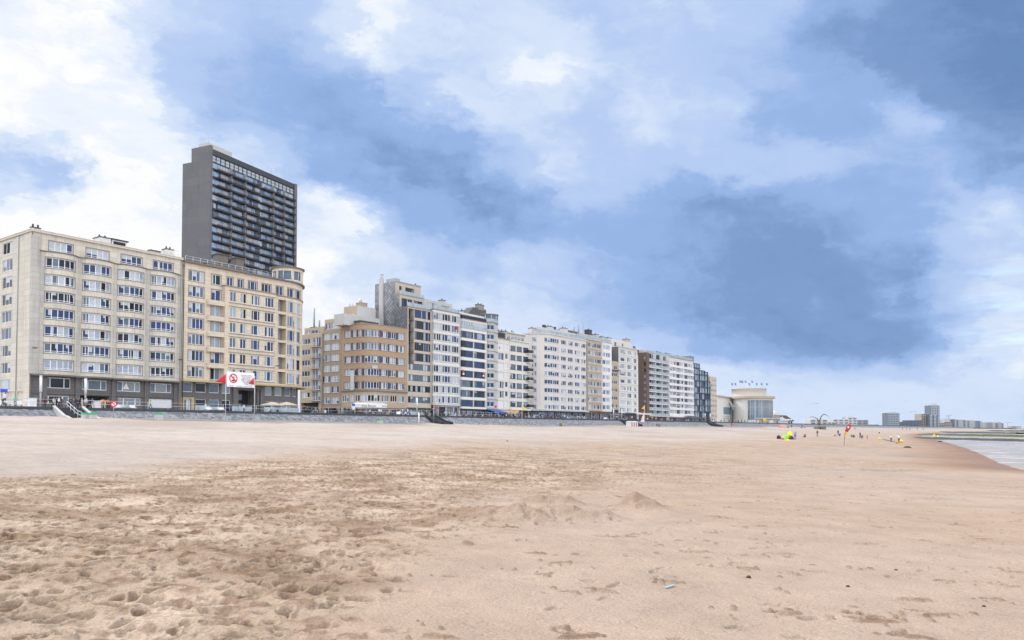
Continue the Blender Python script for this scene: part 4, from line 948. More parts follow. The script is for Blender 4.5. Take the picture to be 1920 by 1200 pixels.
# ---------------------------------------------------------------- orange brick corner hotel
def hotel():
    q1 = ps(640.5, 700, TCN)[0]
    P = tq_path([(TCN,q1)]+arc(TCN+4.2,-4.2,4.2,R(-90),0,8)+[(ft(763.5),0)])
    A = root('corner_hotel', 'orange brick hotel with rounded corner and dark red piers between its windows', P, 'hotel', BG)
    zt = P.Z(700, 608.5); zb = P.Z(700, 733); z2 = P.Z(700, 764)
    rows = R_(P, 700, [618.3,642.6,667,691.3,715.6], 12.6)
    cols = [(645,657.8,3),(660.6,668,2),(671,678.2,2),(683,711.3,5),(714.6,727.6,3),(730,742.6,3),(746.2,758.5,3)]
    s0, s1 = P.S(644.2,700), P.S(759.3,700); sk = [(P.S(680,700), P.S(682.3,700))]
    def mf(s, z): return 1 if s0 < s < s1 and any(r[0] < z < r[1] for r in rows) else 0
    facade(A, P, zb, zt, cols, rows, ['orange','redbr'], ((-NX*.3,-NY*.3),(-NX*(16-q1*0),-NY*16)), mf, panes='net', fw=.11, sill='trim', solidz=PROM-.1, var=6)
    r2 = R_(P, 700, [740], 12.5)
    cols2 = [(641.5,653.5,3),(656,664,2),(666,675,2),(677,712.8,6),(716,729.5,3),(732.5,744.8,3),(748,759,2)]
    facade(A, P, z2, zb-.01, cols2, r2, ['tan2'], 0, panes='net', fw=.11)
    band(A, P, [zb-.2], .35, -.05, .22, 'ledge'); band(A, P, [zt], .2, -.3, .10, 'trim', 'coping')
    zs = [x for r in rows for x in (r[0]-.16, r[1])]; band(A, P, zs, .14, -.02, .07, 'trim', 'sill_course', s0, s1)
    G = P; ground(A, P, z2, 7, 'tan2', a=.5, door=3)
    # vertical sign on the flank, letters down it
    s = P.S(662.5,705); zz = P.Z(662, 731.5); zu = P.Z(662, 694.5); mb = MB(); pbar(mb, P, s-.6, s+.6, zz, zu, .25, .45); sg = mb.build('hotel_sign', MAT['ltmetal'], A)
    lettering(sg, 'HOTEL', [P.pos(s, .47, zu-1.0-i*(zu-zz)/5.2) for i in range(5)], (P.sn[P.seg(s)]), (zu-zz)/6.0, MAT['wframe'])
    t, z = P.S(701,690), P.Z(701,689); mb = MB(); pbar(mb, P, P.S(697,690), P.S(706,690), P.Z(700,691), P.Z(700,685.5), .05, .5); mb.build('light_box', MAT['ltgrey'], A)
    # wall lamp and entrance awning with its name strip
    mb = MB(); a0, a1 = P.S(668.5,776), P.S(716,776); za = P.Z(690,764.5); zl = P.Z(690,757.5)
    c = P.cuts(a0, a1)
    for x0, x1 in zip(c[:-1], c[1:]):
        f = lambda x, o, z: P.pos(x, o, z)
        mb.face([f(x0,.05,zl+.45), f(x0,2.0,zl), f(x1,2.0,zl), f(x1,.05,zl+.45)]); mb.face([f(x0,2.0,zl), f(x0,2.0,za), f(x1,2.0,za), f(x1,2.0,zl)])
    aw = mb.build('awning', MAT['wframe'], A)
    for txt, px, sz in (('Café', 671.8, .62), ('Het Bassin', 691.5, .82), ('Terras', 711.5, .62)):
        s = P.S(px, 760); lettering_flat(aw, txt, P, s, 2.03, (za+zl)/2-.05, sz)
    # penthouse blocks behind
    mb = MB(); qb = -9.0; tA = ft(669, qb); zP = fz(669, 572.5, qb); tB = ft(703.5, qb)
    qL = ps(645, 580, tA)[0]
    prism(mb, [W(tA,qL)[:2], W(tA,qb)[:2], W(tB,qb)[:2], W(tB,qL)[:2]], zt, zP, 0, 2)
    mb.face([W(tA-.02,qL,zt), W(tA-.02,qb,zt), W(tA-.02,qb,zP), W(tA-.02,qL,zP)], 1)
    mb.face([W(tA-.04,qb-2.6,fz(669,600,qb)), W(tA-.04,qb-1.2,fz(669,600,qb)), W(tA-.04,qb-1.2,fz(669,588,qb)), W(tA-.04,qb-2.6,fz(669,588,qb))], 3)
    mb.build('penthouse', [MAT['ltgrey'], MAT['tan2'], MAT['roof'], MAT['wframe']], A)
    mb = MB(); q2 = -6.5; mb.box(ft(645,q2), ft(712,q2), q2-4, q2, zt, fz(690, 594.5, q2)); mb.build('penthouse', MAT['ltgrey'], A)
    mb = MB(); q3 = -4.2; t0, t1 = ft(676,q3), ft(706,q3); mb.box(t0, t1, q3-2, q3, zt, zt+1.0); mb.box(t0-.4, t1+.4, q3-2.2, q3+.3, zt+1.003, zt+1.3, 1); mb.build('roof_hatch', [MAT['tan2'], MAT['roof']], A)
    t0, t1 = ft(676,qb-2), ft(688,qb-2); ch = chimney(A, t0, t1, qb-4, qb-2, zP, fz(680,567,qb-2), 'tan2', 'tan2', 0)
    mb = MB(); c = W((t0+t1)/2-.4, qb-3, fz(680,567,qb-2)); mb.bar(c, (c[0],c[1],c[2]+1.2), .38, 0, 10); mb.build('chimney_pot', MAT['ltmetal'], ch)
    for px in (655, 660.5): c = W(*[(ft(px,qL+1)), qL+1], zP); mb = MB(); mb.bar(c, (c[0],c[1],c[2]+1.6), .16, 0, 6); mb.build('flue', MAT['ltmetal'], A)
    return A
def text_mesh(txt, size):
    cu = bpy.data.curves.new('txt', 'FONT'); cu.body = txt; cu.size = size; cu.align_x = 'CENTER'; cu.align_y = 'CENTER'; cu.resolution_u = 2
    o = bpy.data.objects.new('txt', cu); COL.objects.link(o); dg = bpy.context.evaluated_depsgraph_get(); me = bpy.data.meshes.new_from_object(o.evaluated_get(dg)); me.name = 'lettering'
    bpy.data.objects.remove(o); bpy.data.curves.remove(cu); return me
def put_text(par, txt, pos, right, size, mat, up=(0,0,1)):
    """flat lettering on a board: right = reading direction"""
    me = text_mesh(txt, size); r = Vector(right).normalized(); u = Vector(up); n = r.cross(u)
    M = Matrix((r, u, n)).transposed().to_4x4(); me.transform(M)
    me.materials.clear(); me.materials.append(mat)
    o = bpy.data.objects.new('lettering', me); COL.objects.link(o); o.parent = par; o.location = Vector(pos)-parent_loc(par); return o
def lettering(par, txt, poss, nrm, size, mat):
    r = Vector((-nrm.y, nrm.x, 0))
    bm_ = bmesh.new()
    for ch, p in zip(txt, poss):
        me = text_mesh(ch, size); u = Vector((0,0,1)); n = r.cross(u); M = Matrix.Translation(Vector(p)-parent_loc(par)) @ Matrix((r, u, n)).transposed().to_4x4(); me.transform(M); bm_.from_mesh(me)
    me = bpy.data.meshes.new('lettering'); bm_.to_mesh(me); me.materials.append(mat); o = bpy.data.objects.new('lettering', me); COL.objects.link(o); o.parent = par; return o
def lettering_flat(par, txt, P, s, off, z, size):
    n = P.sn[P.seg(s)]; return put_text(par, txt, P.pos(s, off, z), (-n.y, n.x, 0), size, MAT['black'])
hotel()
# ---------------------------------------------------------------- two tan blocks along the side street
def side_blocks():
    qa, qb, qc = ps(563,690,TCN-.5)[0], ps(602.5,690,TCN-.5)[0], ps(640.3,700,TCN)[0]
    P = Path([W(TCN-.0,qb)[:2], W(TCN-.0,qc-.02)[:2]], False)
    A = root('apartment_block', 'tan brick block in the side street with paired windows and a set-back top floor', P, group=BG)
    rows = R_(P, 611, [626,645.6,665.6,685.4,705,724.6,745], 12.3); zt = P.Z(611, 619.5)
    bk = ((DX*14,DY*14),(DX*14,DY*14))
    cc = [(P.S(603.2,690), P.S(618.7,690), 3), (P.S(620.5,690), P.S(635.5,690), 3)]
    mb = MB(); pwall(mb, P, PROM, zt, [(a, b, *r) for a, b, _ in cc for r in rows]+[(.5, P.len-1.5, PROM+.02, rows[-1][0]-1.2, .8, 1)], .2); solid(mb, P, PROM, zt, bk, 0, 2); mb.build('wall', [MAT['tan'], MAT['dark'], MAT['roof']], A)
    for a, b, d in cc:
        for r in rows: window(A, P, a, b, *r, d, panes='net', fw=.1, sill='trim')
    U = Path([W(TCN+.8,ps(609,606,TCN+.8)[0])[:2], W(TCN+.8,qc-.02)[:2]], False); zu = U.Z(612, 599.5); ru = R_(U, 612, [606.5], 11)
    uc = [(U.S(609.8,606)+.1, U.S(619,606), 3), (U.S(620.8,606), U.S(635,606), 4)]
    mb = MB(); pwall(mb, U, zt-.01, zu, [(a, b, *ru[0]) for a, b, _ in uc], .2); solid(mb, U, zt-.01, zu, ((DX*12,DY*12),(DX*12,DY*12)), 0, 1); mb.build('set_back_storey', [MAT['tan2'], MAT['roof']], A)
    for a, b, d in uc: window(A, U, a, b, *ru[0], d, panes='net', fw=.1)
    # farther block
    P = Path([W(TCN-.5,qa)[:2], W(TCN-.5,qb-.02)[:2]], False)
    A = root('apartment_block', 'narrow tan block in the side street with small white railed balconies', P, group=BG)
    rows = R_(P, 573, [635.5,655.5,675.6,695.6,715.3,735.4], 10.5); zt = P.Z(573, 627.5)
    wc = (P.S(565.5,690), P.S(580.8,690)); bc = (P.S(586,690), P.S(601,690))
    rb = [(r[0]-.9, r[1]+.15) for r in rows]
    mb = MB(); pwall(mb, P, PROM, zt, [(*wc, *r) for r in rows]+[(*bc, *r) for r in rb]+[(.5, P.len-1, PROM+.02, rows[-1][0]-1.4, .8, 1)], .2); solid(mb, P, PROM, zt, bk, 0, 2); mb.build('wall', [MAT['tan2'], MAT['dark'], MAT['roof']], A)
    for r, r2 in zip(rows, rb):
        window(A, P, *wc, *r, 3, panes='std', fw=.11); window(A, P, *bc, *r2, 3, panes='mid', fw=.11, name='french_window')
        mb = MB(); pbar(mb, P, bc[0]-.2, bc[1]+.2, r2[0]-.2, r2[0]-.02, 0, 1.0); pb_ = mb.build('balcony', MAT['tan2'], A)
        mb = MB(); E = Path([P.pos(bc[0]-.15,.9)[:2], P.pos(bc[1]+.15,.9)[:2]], False); rail_line(mb, E, 0, E.len, r2[0], 1.0, .9, .04); mb.build('railing', MAT['rail'], pb_)
    U = Path([W(TCN+.4,ps(571,615,TCN+.4)[0])[:2], W(TCN+.4,qb)[:2]], False); zu = U.Z(575, 615.5); ru = R_(U, 578, [620.5], 6)
    uc = [(U.S(574,620), U.S(582,620), 2), (U.S(584,620), U.S(601.5,620), 3)]
    mb = MB(); pwall(mb, U, zt-.01, zu, [(a, b, *ru[0]) for a, b, _ in uc], .2); solid(mb, U, zt-.01, zu, ((DX*12,DY*12),(DX*12,DY*12)), 0, 1); mb.build('set_back_storey', [MAT['tan2'], MAT['roof']], A)
    for a, b, d in uc: window(A, U, a, b, *ru[0], d, panes='net', fw=.1)
    q = ps(589, 610, TCN+4)[0]; mb = MB(); mb.box(TCN+3.5, TCN+5, q-1.2, q+1.2, zu, zu+.8); mb.build('chimney', MAT['rust'], A)
    c = W(TCN+4, q, zu+.8); mb = MB(); mb.bar(c, (c[0],c[1],c[2]+5.4), .22, 0, 8); c2 = W(TCN+4, q+2.2, zu); mb.bar(c2, (c2[0],c2[1],c2[2]+2.6), .26, 0, 8); mb.build('flue', MAT['grey'], A)
side_blocks()
# ---------------------------------------------------------------- tall stepped block with the slate party wall
def stepped_block():
    t5, t6 = ft(763.8), ft(808.6)
    A_P = tq_path([(t5,0),(t6,0)], False); P = A_P
    A = root('apartment_block', 'stepped block with grey slate party wall, dark window bands and glass roof terraces', P, group=BG)
    q2, z2 = ps(749,551,t5); q3, z3 = ps(741.2,527.5,t5); z1 = P.Z(766, 573.5); qb = ps(703.3,540,t5)[0]
    tops = [580,600.4,621,641.4,661.6]; rows5 = R_(P, 779, tops, 15.5); rows4 = R_(P, 779, [682.2,702.8,723.2,743.6], 11.8)
    zg = P.Z(766, 764)
    lg = (P.S(765.8,650), P.S(776,650)); wc = (P.S(777,650), P.S(806.8,650)); full = (P.S(765,700), P.S(806.8,700))
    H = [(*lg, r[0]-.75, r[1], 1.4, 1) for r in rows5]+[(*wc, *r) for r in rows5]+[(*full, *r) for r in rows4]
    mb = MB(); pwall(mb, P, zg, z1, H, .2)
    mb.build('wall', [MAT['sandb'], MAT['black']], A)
    for r in rows5:
        window(A, P, *wc, *r, 7, 'dframe', 'dark', fw=.10, back=.12)
        mb = MB(); rail_line(mb, P, lg[0], lg[1], r[0]-.75, .95, .3, .03, -.08, 1); mb.build('balcony_railing', MAT['black'], A)
        W2 = Path([P.pos(lg[0]+.2,-1.36)[:2], P.pos(lg[1]-.1,-1.36)[:2]], False); window(A, W2, .1, W2.len-.1, r[0]-.7, r[1]-.1, 2, 'dframe', 'dark', back=0, fw=.08, name='balcony_door')
    for r in rows4: window(A, P, *full, *r, 9, 'dframe', 'net', fw=.11, back=.12, var=5)
    mb = MB()
    prism(mb, tqbox(t5,t6,qb,-1.45), PROM, z1-.01, 0, 1); mb.box(t5,t5+.3,-1.44,-.01,PROM,z1-.02); mb.build('body', [MAT['sandb'], MAT['roof']], A)
    tB2, tB3 = ft(795,q2,560), ft(789,q3,540)
    mb = MB(); prism(mb, tqbox(t5,tB2,qb,q2-.35), z1-.01, z2, 0, 1); prism(mb, tqbox(t5+.0,tB3,qb,q3-.35), z2, z3, 0, 1); mb.build('penthouse', [MAT['ltgrey'], MAT['roof']], A)
    for q, tb, za, zb_, pxw, yw in ((q2,tB2,z1,z2,[(753,773),(775,792)],[(563,575)]), (q3,tB3,z2,z3,[(748.5,753),(760,776.5)],[(543,555)])):
        U = tq_path([(t5,q),(tb,q)], False); h = [(max(.2,U.S(a,555)), min(U.len-.2,U.S(b,555)), za+.15, za+(zb_-za)*.72) for a, b in pxw]
        mb = MB(); pwall(mb, U, za, zb_, h, .15); mb.build('penthouse_front', MAT['sandb'], A)
        for x in h: window(A, U, *x, 4, 'dframe', 'dark', fw=.09, back=.1)
        band(A, U, [zb_], .22, -.3, .2, 'zinc', 'coping')
    for q, tb, z in ((-.15, t6, z1), (q2+.05, tB2, z2)): glass_rail(A, tq_path([(t5+.1,q),(tb,q)], False), z)
    band(A, P, [z1-.25], .25, -.1, .12, 'trim', 'coping')
    # slate skin on the party wall
    e = t5-.04; z0 = PROM+8; mb = MB()
    mb.face([W(e,qb,z0), W(e,-.01,z0), W(e,-.01,z1), W(e,q2,z1), W(e,q2,z2), W(e,q3,z2), W(e,q3,z3), W(e,qb,z3)]); mb.build('slate_cladding', MAT['slate'], A)
    qa, qc = ps(713,560,t5)[0], ps(719.8,560,t5)[0]; mb = MB(); mb.box(t5-.55, t5-.05, qa, qc, PROM+14, z3+1.2); ch = mb.build('chimney', MAT['ltgrey'], A)
    c = W(t5-.2, (qa+qc)/2, z3+1.2); mb = MB(); mb.bar(c, (c[0],c[1],c[2]+1.1), .35, 0, 8); mb.bar((c[0],c[1],c[2]+1.1), (c[0],c[1],c[2]+1.35), .5, 0, 8); mb.build('chimney_pot', MAT['ltmetal'], ch)
    q = ps(738, 528, t5)[0]; mb = MB(); mb.box(t5+.2, t5+2.2, q-3, q+.4, z3, z3+1.0); mb.build('roof_hatch', MAT['zinc'], A)
    t = ft(778, q3-1); chimney(A, t, t+1.6, q3-2.5, q3-1, z3, fz(778,535,q3-1)+.2, 'ltgrey', 'black', 1)
    ground(A, P, zg, 3, 'grey'); band(A, P, [zg-.35], .35, -.4, .3, 'dframe', 'fascia')
stepped_block()
def white_bay_block():
    t0, t1 = ft(808.8), ft(862.6)
    P = tq_path([(t0,0),(ft(812.5,.9),.9),(ft(860.5,.9),.9),(t1,0)], False)
    A = root('apartment_block', 'white block with bright parapet bands and a red fire sign on one window', P, group=BG)
    rows = R_(P, 814, [585,604.4,624,643.8,663,684,703,722.6,742], 13); zt = P.Z(814, 580); zg = P.Z(814, 759)
    s0, s1 = .15, P.len-.1
    def mf(s, z): return 1 if any(r[0]-.12 < z < r[1]+.12 for r in rows) and s > s0 else 0
    mf.z = [x for r in rows for x in (r[0]-.12, r[1]+.12)]
    cols = [(809.6,811.8,1),(813.8,826.6,[.3,.4,.3]),(829.6,844.4,[.3,.4,.3]),(847.8,860,[.3,.4,.3])]
    facade(A, P, zg, zt, cols, rows, ['white','ltgrey'], 14, mf, panes='std', fw=.12, solidz=PROM-.1, var=8, back_=None) if False else facade(A, P, zg, zt, cols, rows, ['white','ltgrey'], 14, mf, panes='std', fw=.12, solidz=PROM-.1, var=8)
    band(A, P, [zt], .22, -.4, .25, 'trim', 'cornice'); band(A, P, [r[0]-.2 for r in rows], .1, -.02, .09, 'ltgrey', 'sill_course')
    ground(A, P, zg, 4, 'ltgrey')
    glass_rail(A, P, zt+.22, off=-.4)
    U = tq_path([(ft(795,-3.2,570),-3.2),(ft(848,-3.2,570),-3.2)], False); zu = U.Z(800, 561); h = [(U.S(803,575), U.S(818,575), zt+.3, zu-.7), (U.S(828,580), U.S(842,580), zt+.3, zu-.9)]
    mb = MB(); pwall(mb, U, zt-.3, zu, h, .15); solid(mb, U, zt-.3, zu, back_of(6), 0, 1); mb.build('penthouse', [MAT['ltgrey'], MAT['roof']], A)
    for x in h: window(A, U, *x, 4, 'wframe', 'net', fw=.09)
    t = ft(832,-5,565); chimney(A, t-.9, t+.9, -6.4, -5, zu, fz(832,562.5,-5), 'ltgrey', 'black', 1)
    sm = plain('sign_red', (.60,.02,.03), .5)
    t, z = pt(857.3, 614.5, 1.0); mb = MB(); mb.bar(W(t,1.0,z), W(t,1.05,z), .48, 0, 16); mb.build('round_sign', sm, A)
white_bay_block()
def dark_band_block():
    t0, t1, t2 = ft(862.8), ft(909.8), ft(933)
    P = tq_path([(t0,0),(t0+.3,.6),(t1,.6),(t1+.05,0.1)], False)
    A = root('apartment_block', 'grey and white block with dark framed window bands and a narrow rounded end bay', P, group=BG)
    rows = R_(P, 864, [601.5,620,638,656.2,675,694.2,712.4,731,749.4], 12.5); zt = P.Z(864, 597.5); zg = P.Z(864, 766)
    cols = [(863.6,887,[.1,.32,.38,.2]),(889,909.2,[.28,.5,.22])]
    def mf(s, z): return 1 if any(r[0]-.1 < z < r[1]+.1 for r in rows) else 0
    mf.z = [x for r in rows for x in (r[0]-.1, r[1]+.1)]
    cc = [(P.S(c[0]), P.S(c[1])) for c in cols]
    mb = MB(); pwall(mb, P, zg, zt, [(a, b, *r) for a, b in cc for r in rows], .25, mf=mf); solid(mb, P, PROM-.1, zt, back_of(14), 0, 2); mb.build('wall', [MAT['white'], MAT['ltgrey'], MAT['roof']], A)
    for (a, b), c in zip(cc, cols):
        for i, r in enumerate(rows): window(A, P, a, b, *r, c[2] if i else 5, 'wframe' if i == 0 else 'dframe', 'net' if i == 0 else 'dark', fw=.12, back=.15)
    glass_rail(A, P, rows[0][0]-.15, off=.12); band(A, P, [zt], .15, -.3, .2, 'trim', 'coping'); glass_rail(A, P, zt+.15, off=-.1, mat='g_dark')
    ground(A, P, zg, 4, 'dframe'); sm = bpy.data.materials['sign_red']
    for px, py in ((869.5,696),(907,700)):
        t, z = pt(px, py, .75); mb = MB(); mb.bar(W(t,.62,z), W(t,.70,z), .42, 0, 16); mb.box(t-.36, t+.36, .62, .70, z-1.05, z-.5, 1); mb.build('round_sign', [sm, MAT['wframe']], A)
    # rounded end bay
    B = tq_path([(t1+.05,.1)]+bulge(t1+.4, t2-1.2, 1.1, .1, 8)+[(t2,.1)])
    zb = B.Z(914, 604.5); r2 = R_(B, 914, [608.5,626.4,644.6,662.8,681.2,699.2,717.2,735.2,752.8], 9.5); cc = (B.S(913,700), B.S(926.8,700))
    mb = MB(); pwall(mb, B, zg, zb, [(*cc, *r) for r in r2], .2); solid(mb, B, PROM-.1, zb, back_of(14), 0, 1); mb.build('bay', [MAT['ltgrey'], MAT['roof']], A)
    for r in r2: window(A, B, *cc, *r, [.38,.62], 'wframe', 'blue', fw=.13, surround='ltgrey')
    band(A, B, [r[0]-.75 for r in r2], .16, -.02, .14, 'trim'); band(A, B, [zb], .2, -.3, .3, 'trim', 'coping'); glass_rail(A, B, zb+.2, off=-.1)
    ground(A, B, zg, 2, 'dframe', door=0)
    U = tq_path([(t0+1,-3),(ft(911,-3,600),-3)], False); zu = U.Z(868, 586); h = [(.5, U.len*.45, zt+.2, zu-.5), (U.len*.5, U.len-.5, zt+.2, zu-.6)]
    mb = MB(); pwall(mb, U, zt-.3, zu, h, .15); solid(mb, U, zt-.3, zu, back_of(7), 0, 1); mb.build('penthouse', [MAT['white'], MAT['roof']], A)
    for x in h: window(A, U, *x, 4, 'wframe', 'net', fw=.09)
    c = W(ft(916,-3.6,600), -3.6, zb+.2); mb = MB(); mb.lathe(c, [(3.0,0),(3.0,2.9)], 0, 20); mb.lathe(c, [(0,2.9),(3.3,2.9),(3.3,3.15),(0,3.2)], 1, 20, smooth=False); lt = mb.build('lantern_pavilion', [MAT['g_mid'], MAT['trim']], A)
    mb = MB()
    for i in range(10): g = 2*math.pi*i/10; mb.bar((c[0]+3.05*math.cos(g), c[1]+3.05*math.sin(g), c[2]), (c[0]+3.05*math.cos(g), c[1]+3.05*math.sin(g), c[2]+2.9), .1, 0, 4)
    mb.build('glazing_bar', MAT['wframe'], lt)
    q = -6; ta, tb = ft(874,q,585), ft(914,q,585); zr = fz(896, 577, q); mb = MB(); mb.hexa([W(ta,q-4,zu-.2),W(ta,q,zu-.2),W(tb,q,zu-.2),W(tb,q-4,zu-.2),W(ta+4,q-3,zr),W(ta+4,q-.3,zr),W(tb-.5,q-.3,zr),W(tb-.5,q-3,zr)]); mb.build('mansard_roof', MAT['roof'], A)
    t = ft(902,q,580); chimney(A, t-1.2, t+1.8, q-1.5, q-.2, zr-.5, zr+1.3, 'trim', 'black', 2); t = ft(868,-4,582); chimney(A, t-.4, t+.5, -5, -4, zu, zu+.9, 'ltgrey', 'black', 1)
dark_band_block()
def narrow_cream():
    t0, t1 = ft(933.2), ft(955); P = tq_path([(t0,0),(t1,0)], False)
    A = root('apartment_block', 'narrow cream block with white roller shutters, one of them with a red spot', P, group=BG)
    rows = R_(P, 936, [643,661,679.6,697,714.6,732.6,750.4], 13.4); zt = P.Z(936, 634.5); zg = P.Z(936, 768)
    cc = [(P.S(934.3), P.S(944.8)), (P.S(947.2), P.S(952.2))]
    H = [(*cc[0], *r) for r in rows]+[(*cc[1], r[0]+.5, r[1]) for r in rows]
    mb = MB(); pwall(mb, P, zg, zt, H, .25); solid(mb, P, PROM-.1, zt, back_of(13), 0, 1); mb.build('wall', [MAT['ivory'], MAT['roof']], A)
    sh = (1,0,1,1,0,0,1)
    for i, r in enumerate(rows):
        window(A, P, *cc[0], *r, 1 if sh[i] else 3, panes='blind' if sh[i] else 'std', fw=.1); window(A, P, *cc[1], r[0]+.5, r[1], 1, panes='blind' if sh[i] else 'mid', fw=.1)
    band(A, P, [zt], .25, -.4, .3, 'trim', 'cornice'); ground(A, P, zg, 2, 'dframe')
    t, z = pt(937.2, 651.8, 0); mb = MB(); mb.bar(W(t,-.1,z), W(t,-.06,z), .38, 0, 12); mb.build('round_sign', plain('sign_rose', (.62,.16,.2), .5), A)
    rbox(A, 'roof_storey', 934, 947, 624.5, -2, 6, zt, 'darkbrown', 'roof')
    for px in (936, 943, 950, 962): t = ft(px,-5,625); chimney(A, t-.5, t+.5, -6, -5, zt, fz(px, 619.5+(px-936)*.1, -5), 'ivory' if px > 945 else 'grey', 'black', 1)
    # --- cream block with dark windows and black corner balconies
    t2 = ft(991.5); P = tq_path([(t1+.05,.1),(t2,.1)], False)
    A = root('apartment_block', 'cream block with three dark framed windows a floor and black corner balconies', P, group=BG)
    rows = R_(P, 958, [647.6,665,682.6,700,717.5,735,752.4], 9.8); zt = P.Z(957, 638.5); zg = P.Z(957, 766)
    facade(A, P, zg, zt, [(956.8,966.8,[.3,.7]),(968.8,978.6,[.3,.7]),(981,991,[.3,.7])], rows, ['ivory'], 13, frame='dframe', panes='mid', fw=.13, sill='dframe', solidz=PROM-.1)
    band(A, P, [zt], .3, -.4, .35, 'ivory', 'cornice'); band(A, P, [zg-.45], .45, -.3, .9, 'white', 'canopy'); ground(A, P, zg-.4, 4, 'dframe')
    for r in rows:
        z = r[0]-.1; mb = MB(); mb.box(t2-1.6, t2+1.0, .12, 1.25, z-.2, z+.0); b_ = mb.build('balcony', MAT['white'], A)
        mb = MB()
        for a, b, c, d in ((t2-1.6,t2+1.0,1.2,1.25),(t2-1.6,t2-1.55,.15,1.2),(t2+.95,t2+1.0,.15,1.2)): mb.box(a, b, c, d, z, z+1.0)
        mb.build('balcony_railing', MAT['black'], b_)
    U = tq_path([(t1+.3,-1.6),(t2+.5,-1.6)], False); zu = U.Z(957, 625); h = [(U.S(a,634), U.S(b,634), zt+.4, zu-.9) for a, b in ((950.5,956),(958,963),(964.5,969),(970.5,975),(977,982))]
    h = [x for x in h if x[0] > .1]
    mb = MB(); pwall(mb, U, zt, zu, h, .15); solid(mb, U, zt, zu, back_of(9), 0, 1); mb.build('set_back_storey', [MAT['ivory'], MAT['roof']], A)
    for x in h: window(A, U, *x, 2, panes='mid', fw=.09)
    band(A, U, [zu], .28, -.3, .9, 'white', 'cornice')
narrow_cream()
def rose_corner():
    tc = ft(1014); r = 7.5
    qk = ps(993,700,tc)[0]
    pts = [(tc,qk-6),(tc,-r)]+arc(tc+r,-r,r,R(-90),0,9)[1:]
    te = ft(1099.4); P = tq_path(pts+[(te,0)])
    A = root('apartment_block', 'big rose-white block with rounded corner and nine floors of bowed corner windows', P, group=BG)
    zt = P.Z(1037, 628); zg = P.Z(1037, 768)
    rows = R_(P, 1037, steps_y(634.3,15.6,9), 8.4)
    cols = [(997,1006,3),(1020.5,1048.2,6),(1052,1061.5,3),(1065,1074.4,3),(1078,1087,3),(1090.2,1098.6,3)]
    facade(A, P, zg, zt, cols, rows, ['pink'], 14, panes='std', fw=.13, solidz=PROM-.1, sill='ltgrey', var=9)
    band(A, P, [zt], .28, -.4, .35, 'pink', 'cornice'); band(A, P, [zg-.5], .5, -.3, 1.1, 'ltgrey', 'canopy'); ground(A, P, zg-.4, 9, 'dframe')
    U = tq_path([(tc+3,-4.5),(te,-4.5)], False); zu = U.Z(1040, 618); mb = MB(); prism(mb, tqbox(tc+5,te,-8,-4.5), zt, zu, 0, 1); mb.build('penthouse', [MAT['pink'], MAT['roof']], A)
    glass_rail(A, tq_path(arc(tc+r,-r,r-.5,R(-60),0,6)+[(te,-.5)]), zt+.28, h=1.3)
    for a, b, y in ((997,1011,614.5),(1028,1038.5,611),(1056,1065,614.5)): t0, t1 = ft(a,-5,620), ft(b,-5,620); chimney(A, t0, t1, -6.5, -5, zt, fz(a,y,-5), 'pink', 'black', 2)
    for px in (1022, 1041.5): t = ft(px,-6,615); chimney(A, t-.4, t+.4, -7, -6, zu, zu+1.4, 'dframe', 'black', 0)
    t0 = ft(1044,-7,618); mb = MB(); mb.hexa([W(t0,-10,zu),W(t0,-6,zu),W(t0+16,-6,zu),W(t0+16,-10,zu),W(t0+4,-9,zu+1.5),W(t0+4,-7,zu+1.5),W(t0+15,-7,zu+1.5),W(t0+15,-9,zu+1.5)]); mb.build('mansard_roof', MAT['roof'], A)
    t = ft(1093,-4,620)
    for px, h, rr in ((1085,4.6,.2),(1093.3,9,.07),(1076,2.8,.35)): c = W(ft(px,-6,620), -6, zu); mb = MB(); mb.bar(c, (c[0],c[1],c[2]+h), rr, 0, 6); mb.build('mast', MAT['grey'], A)
    t, z = pt(1033, 622.3, -4.4); mb = MB(); mb.bar(W(t,-4.45,z), W(t,-4.4,z), .45, 0, 14); mb.build('round_sign', bpy.data.materials['sign_rose'], A)
rose_corner()
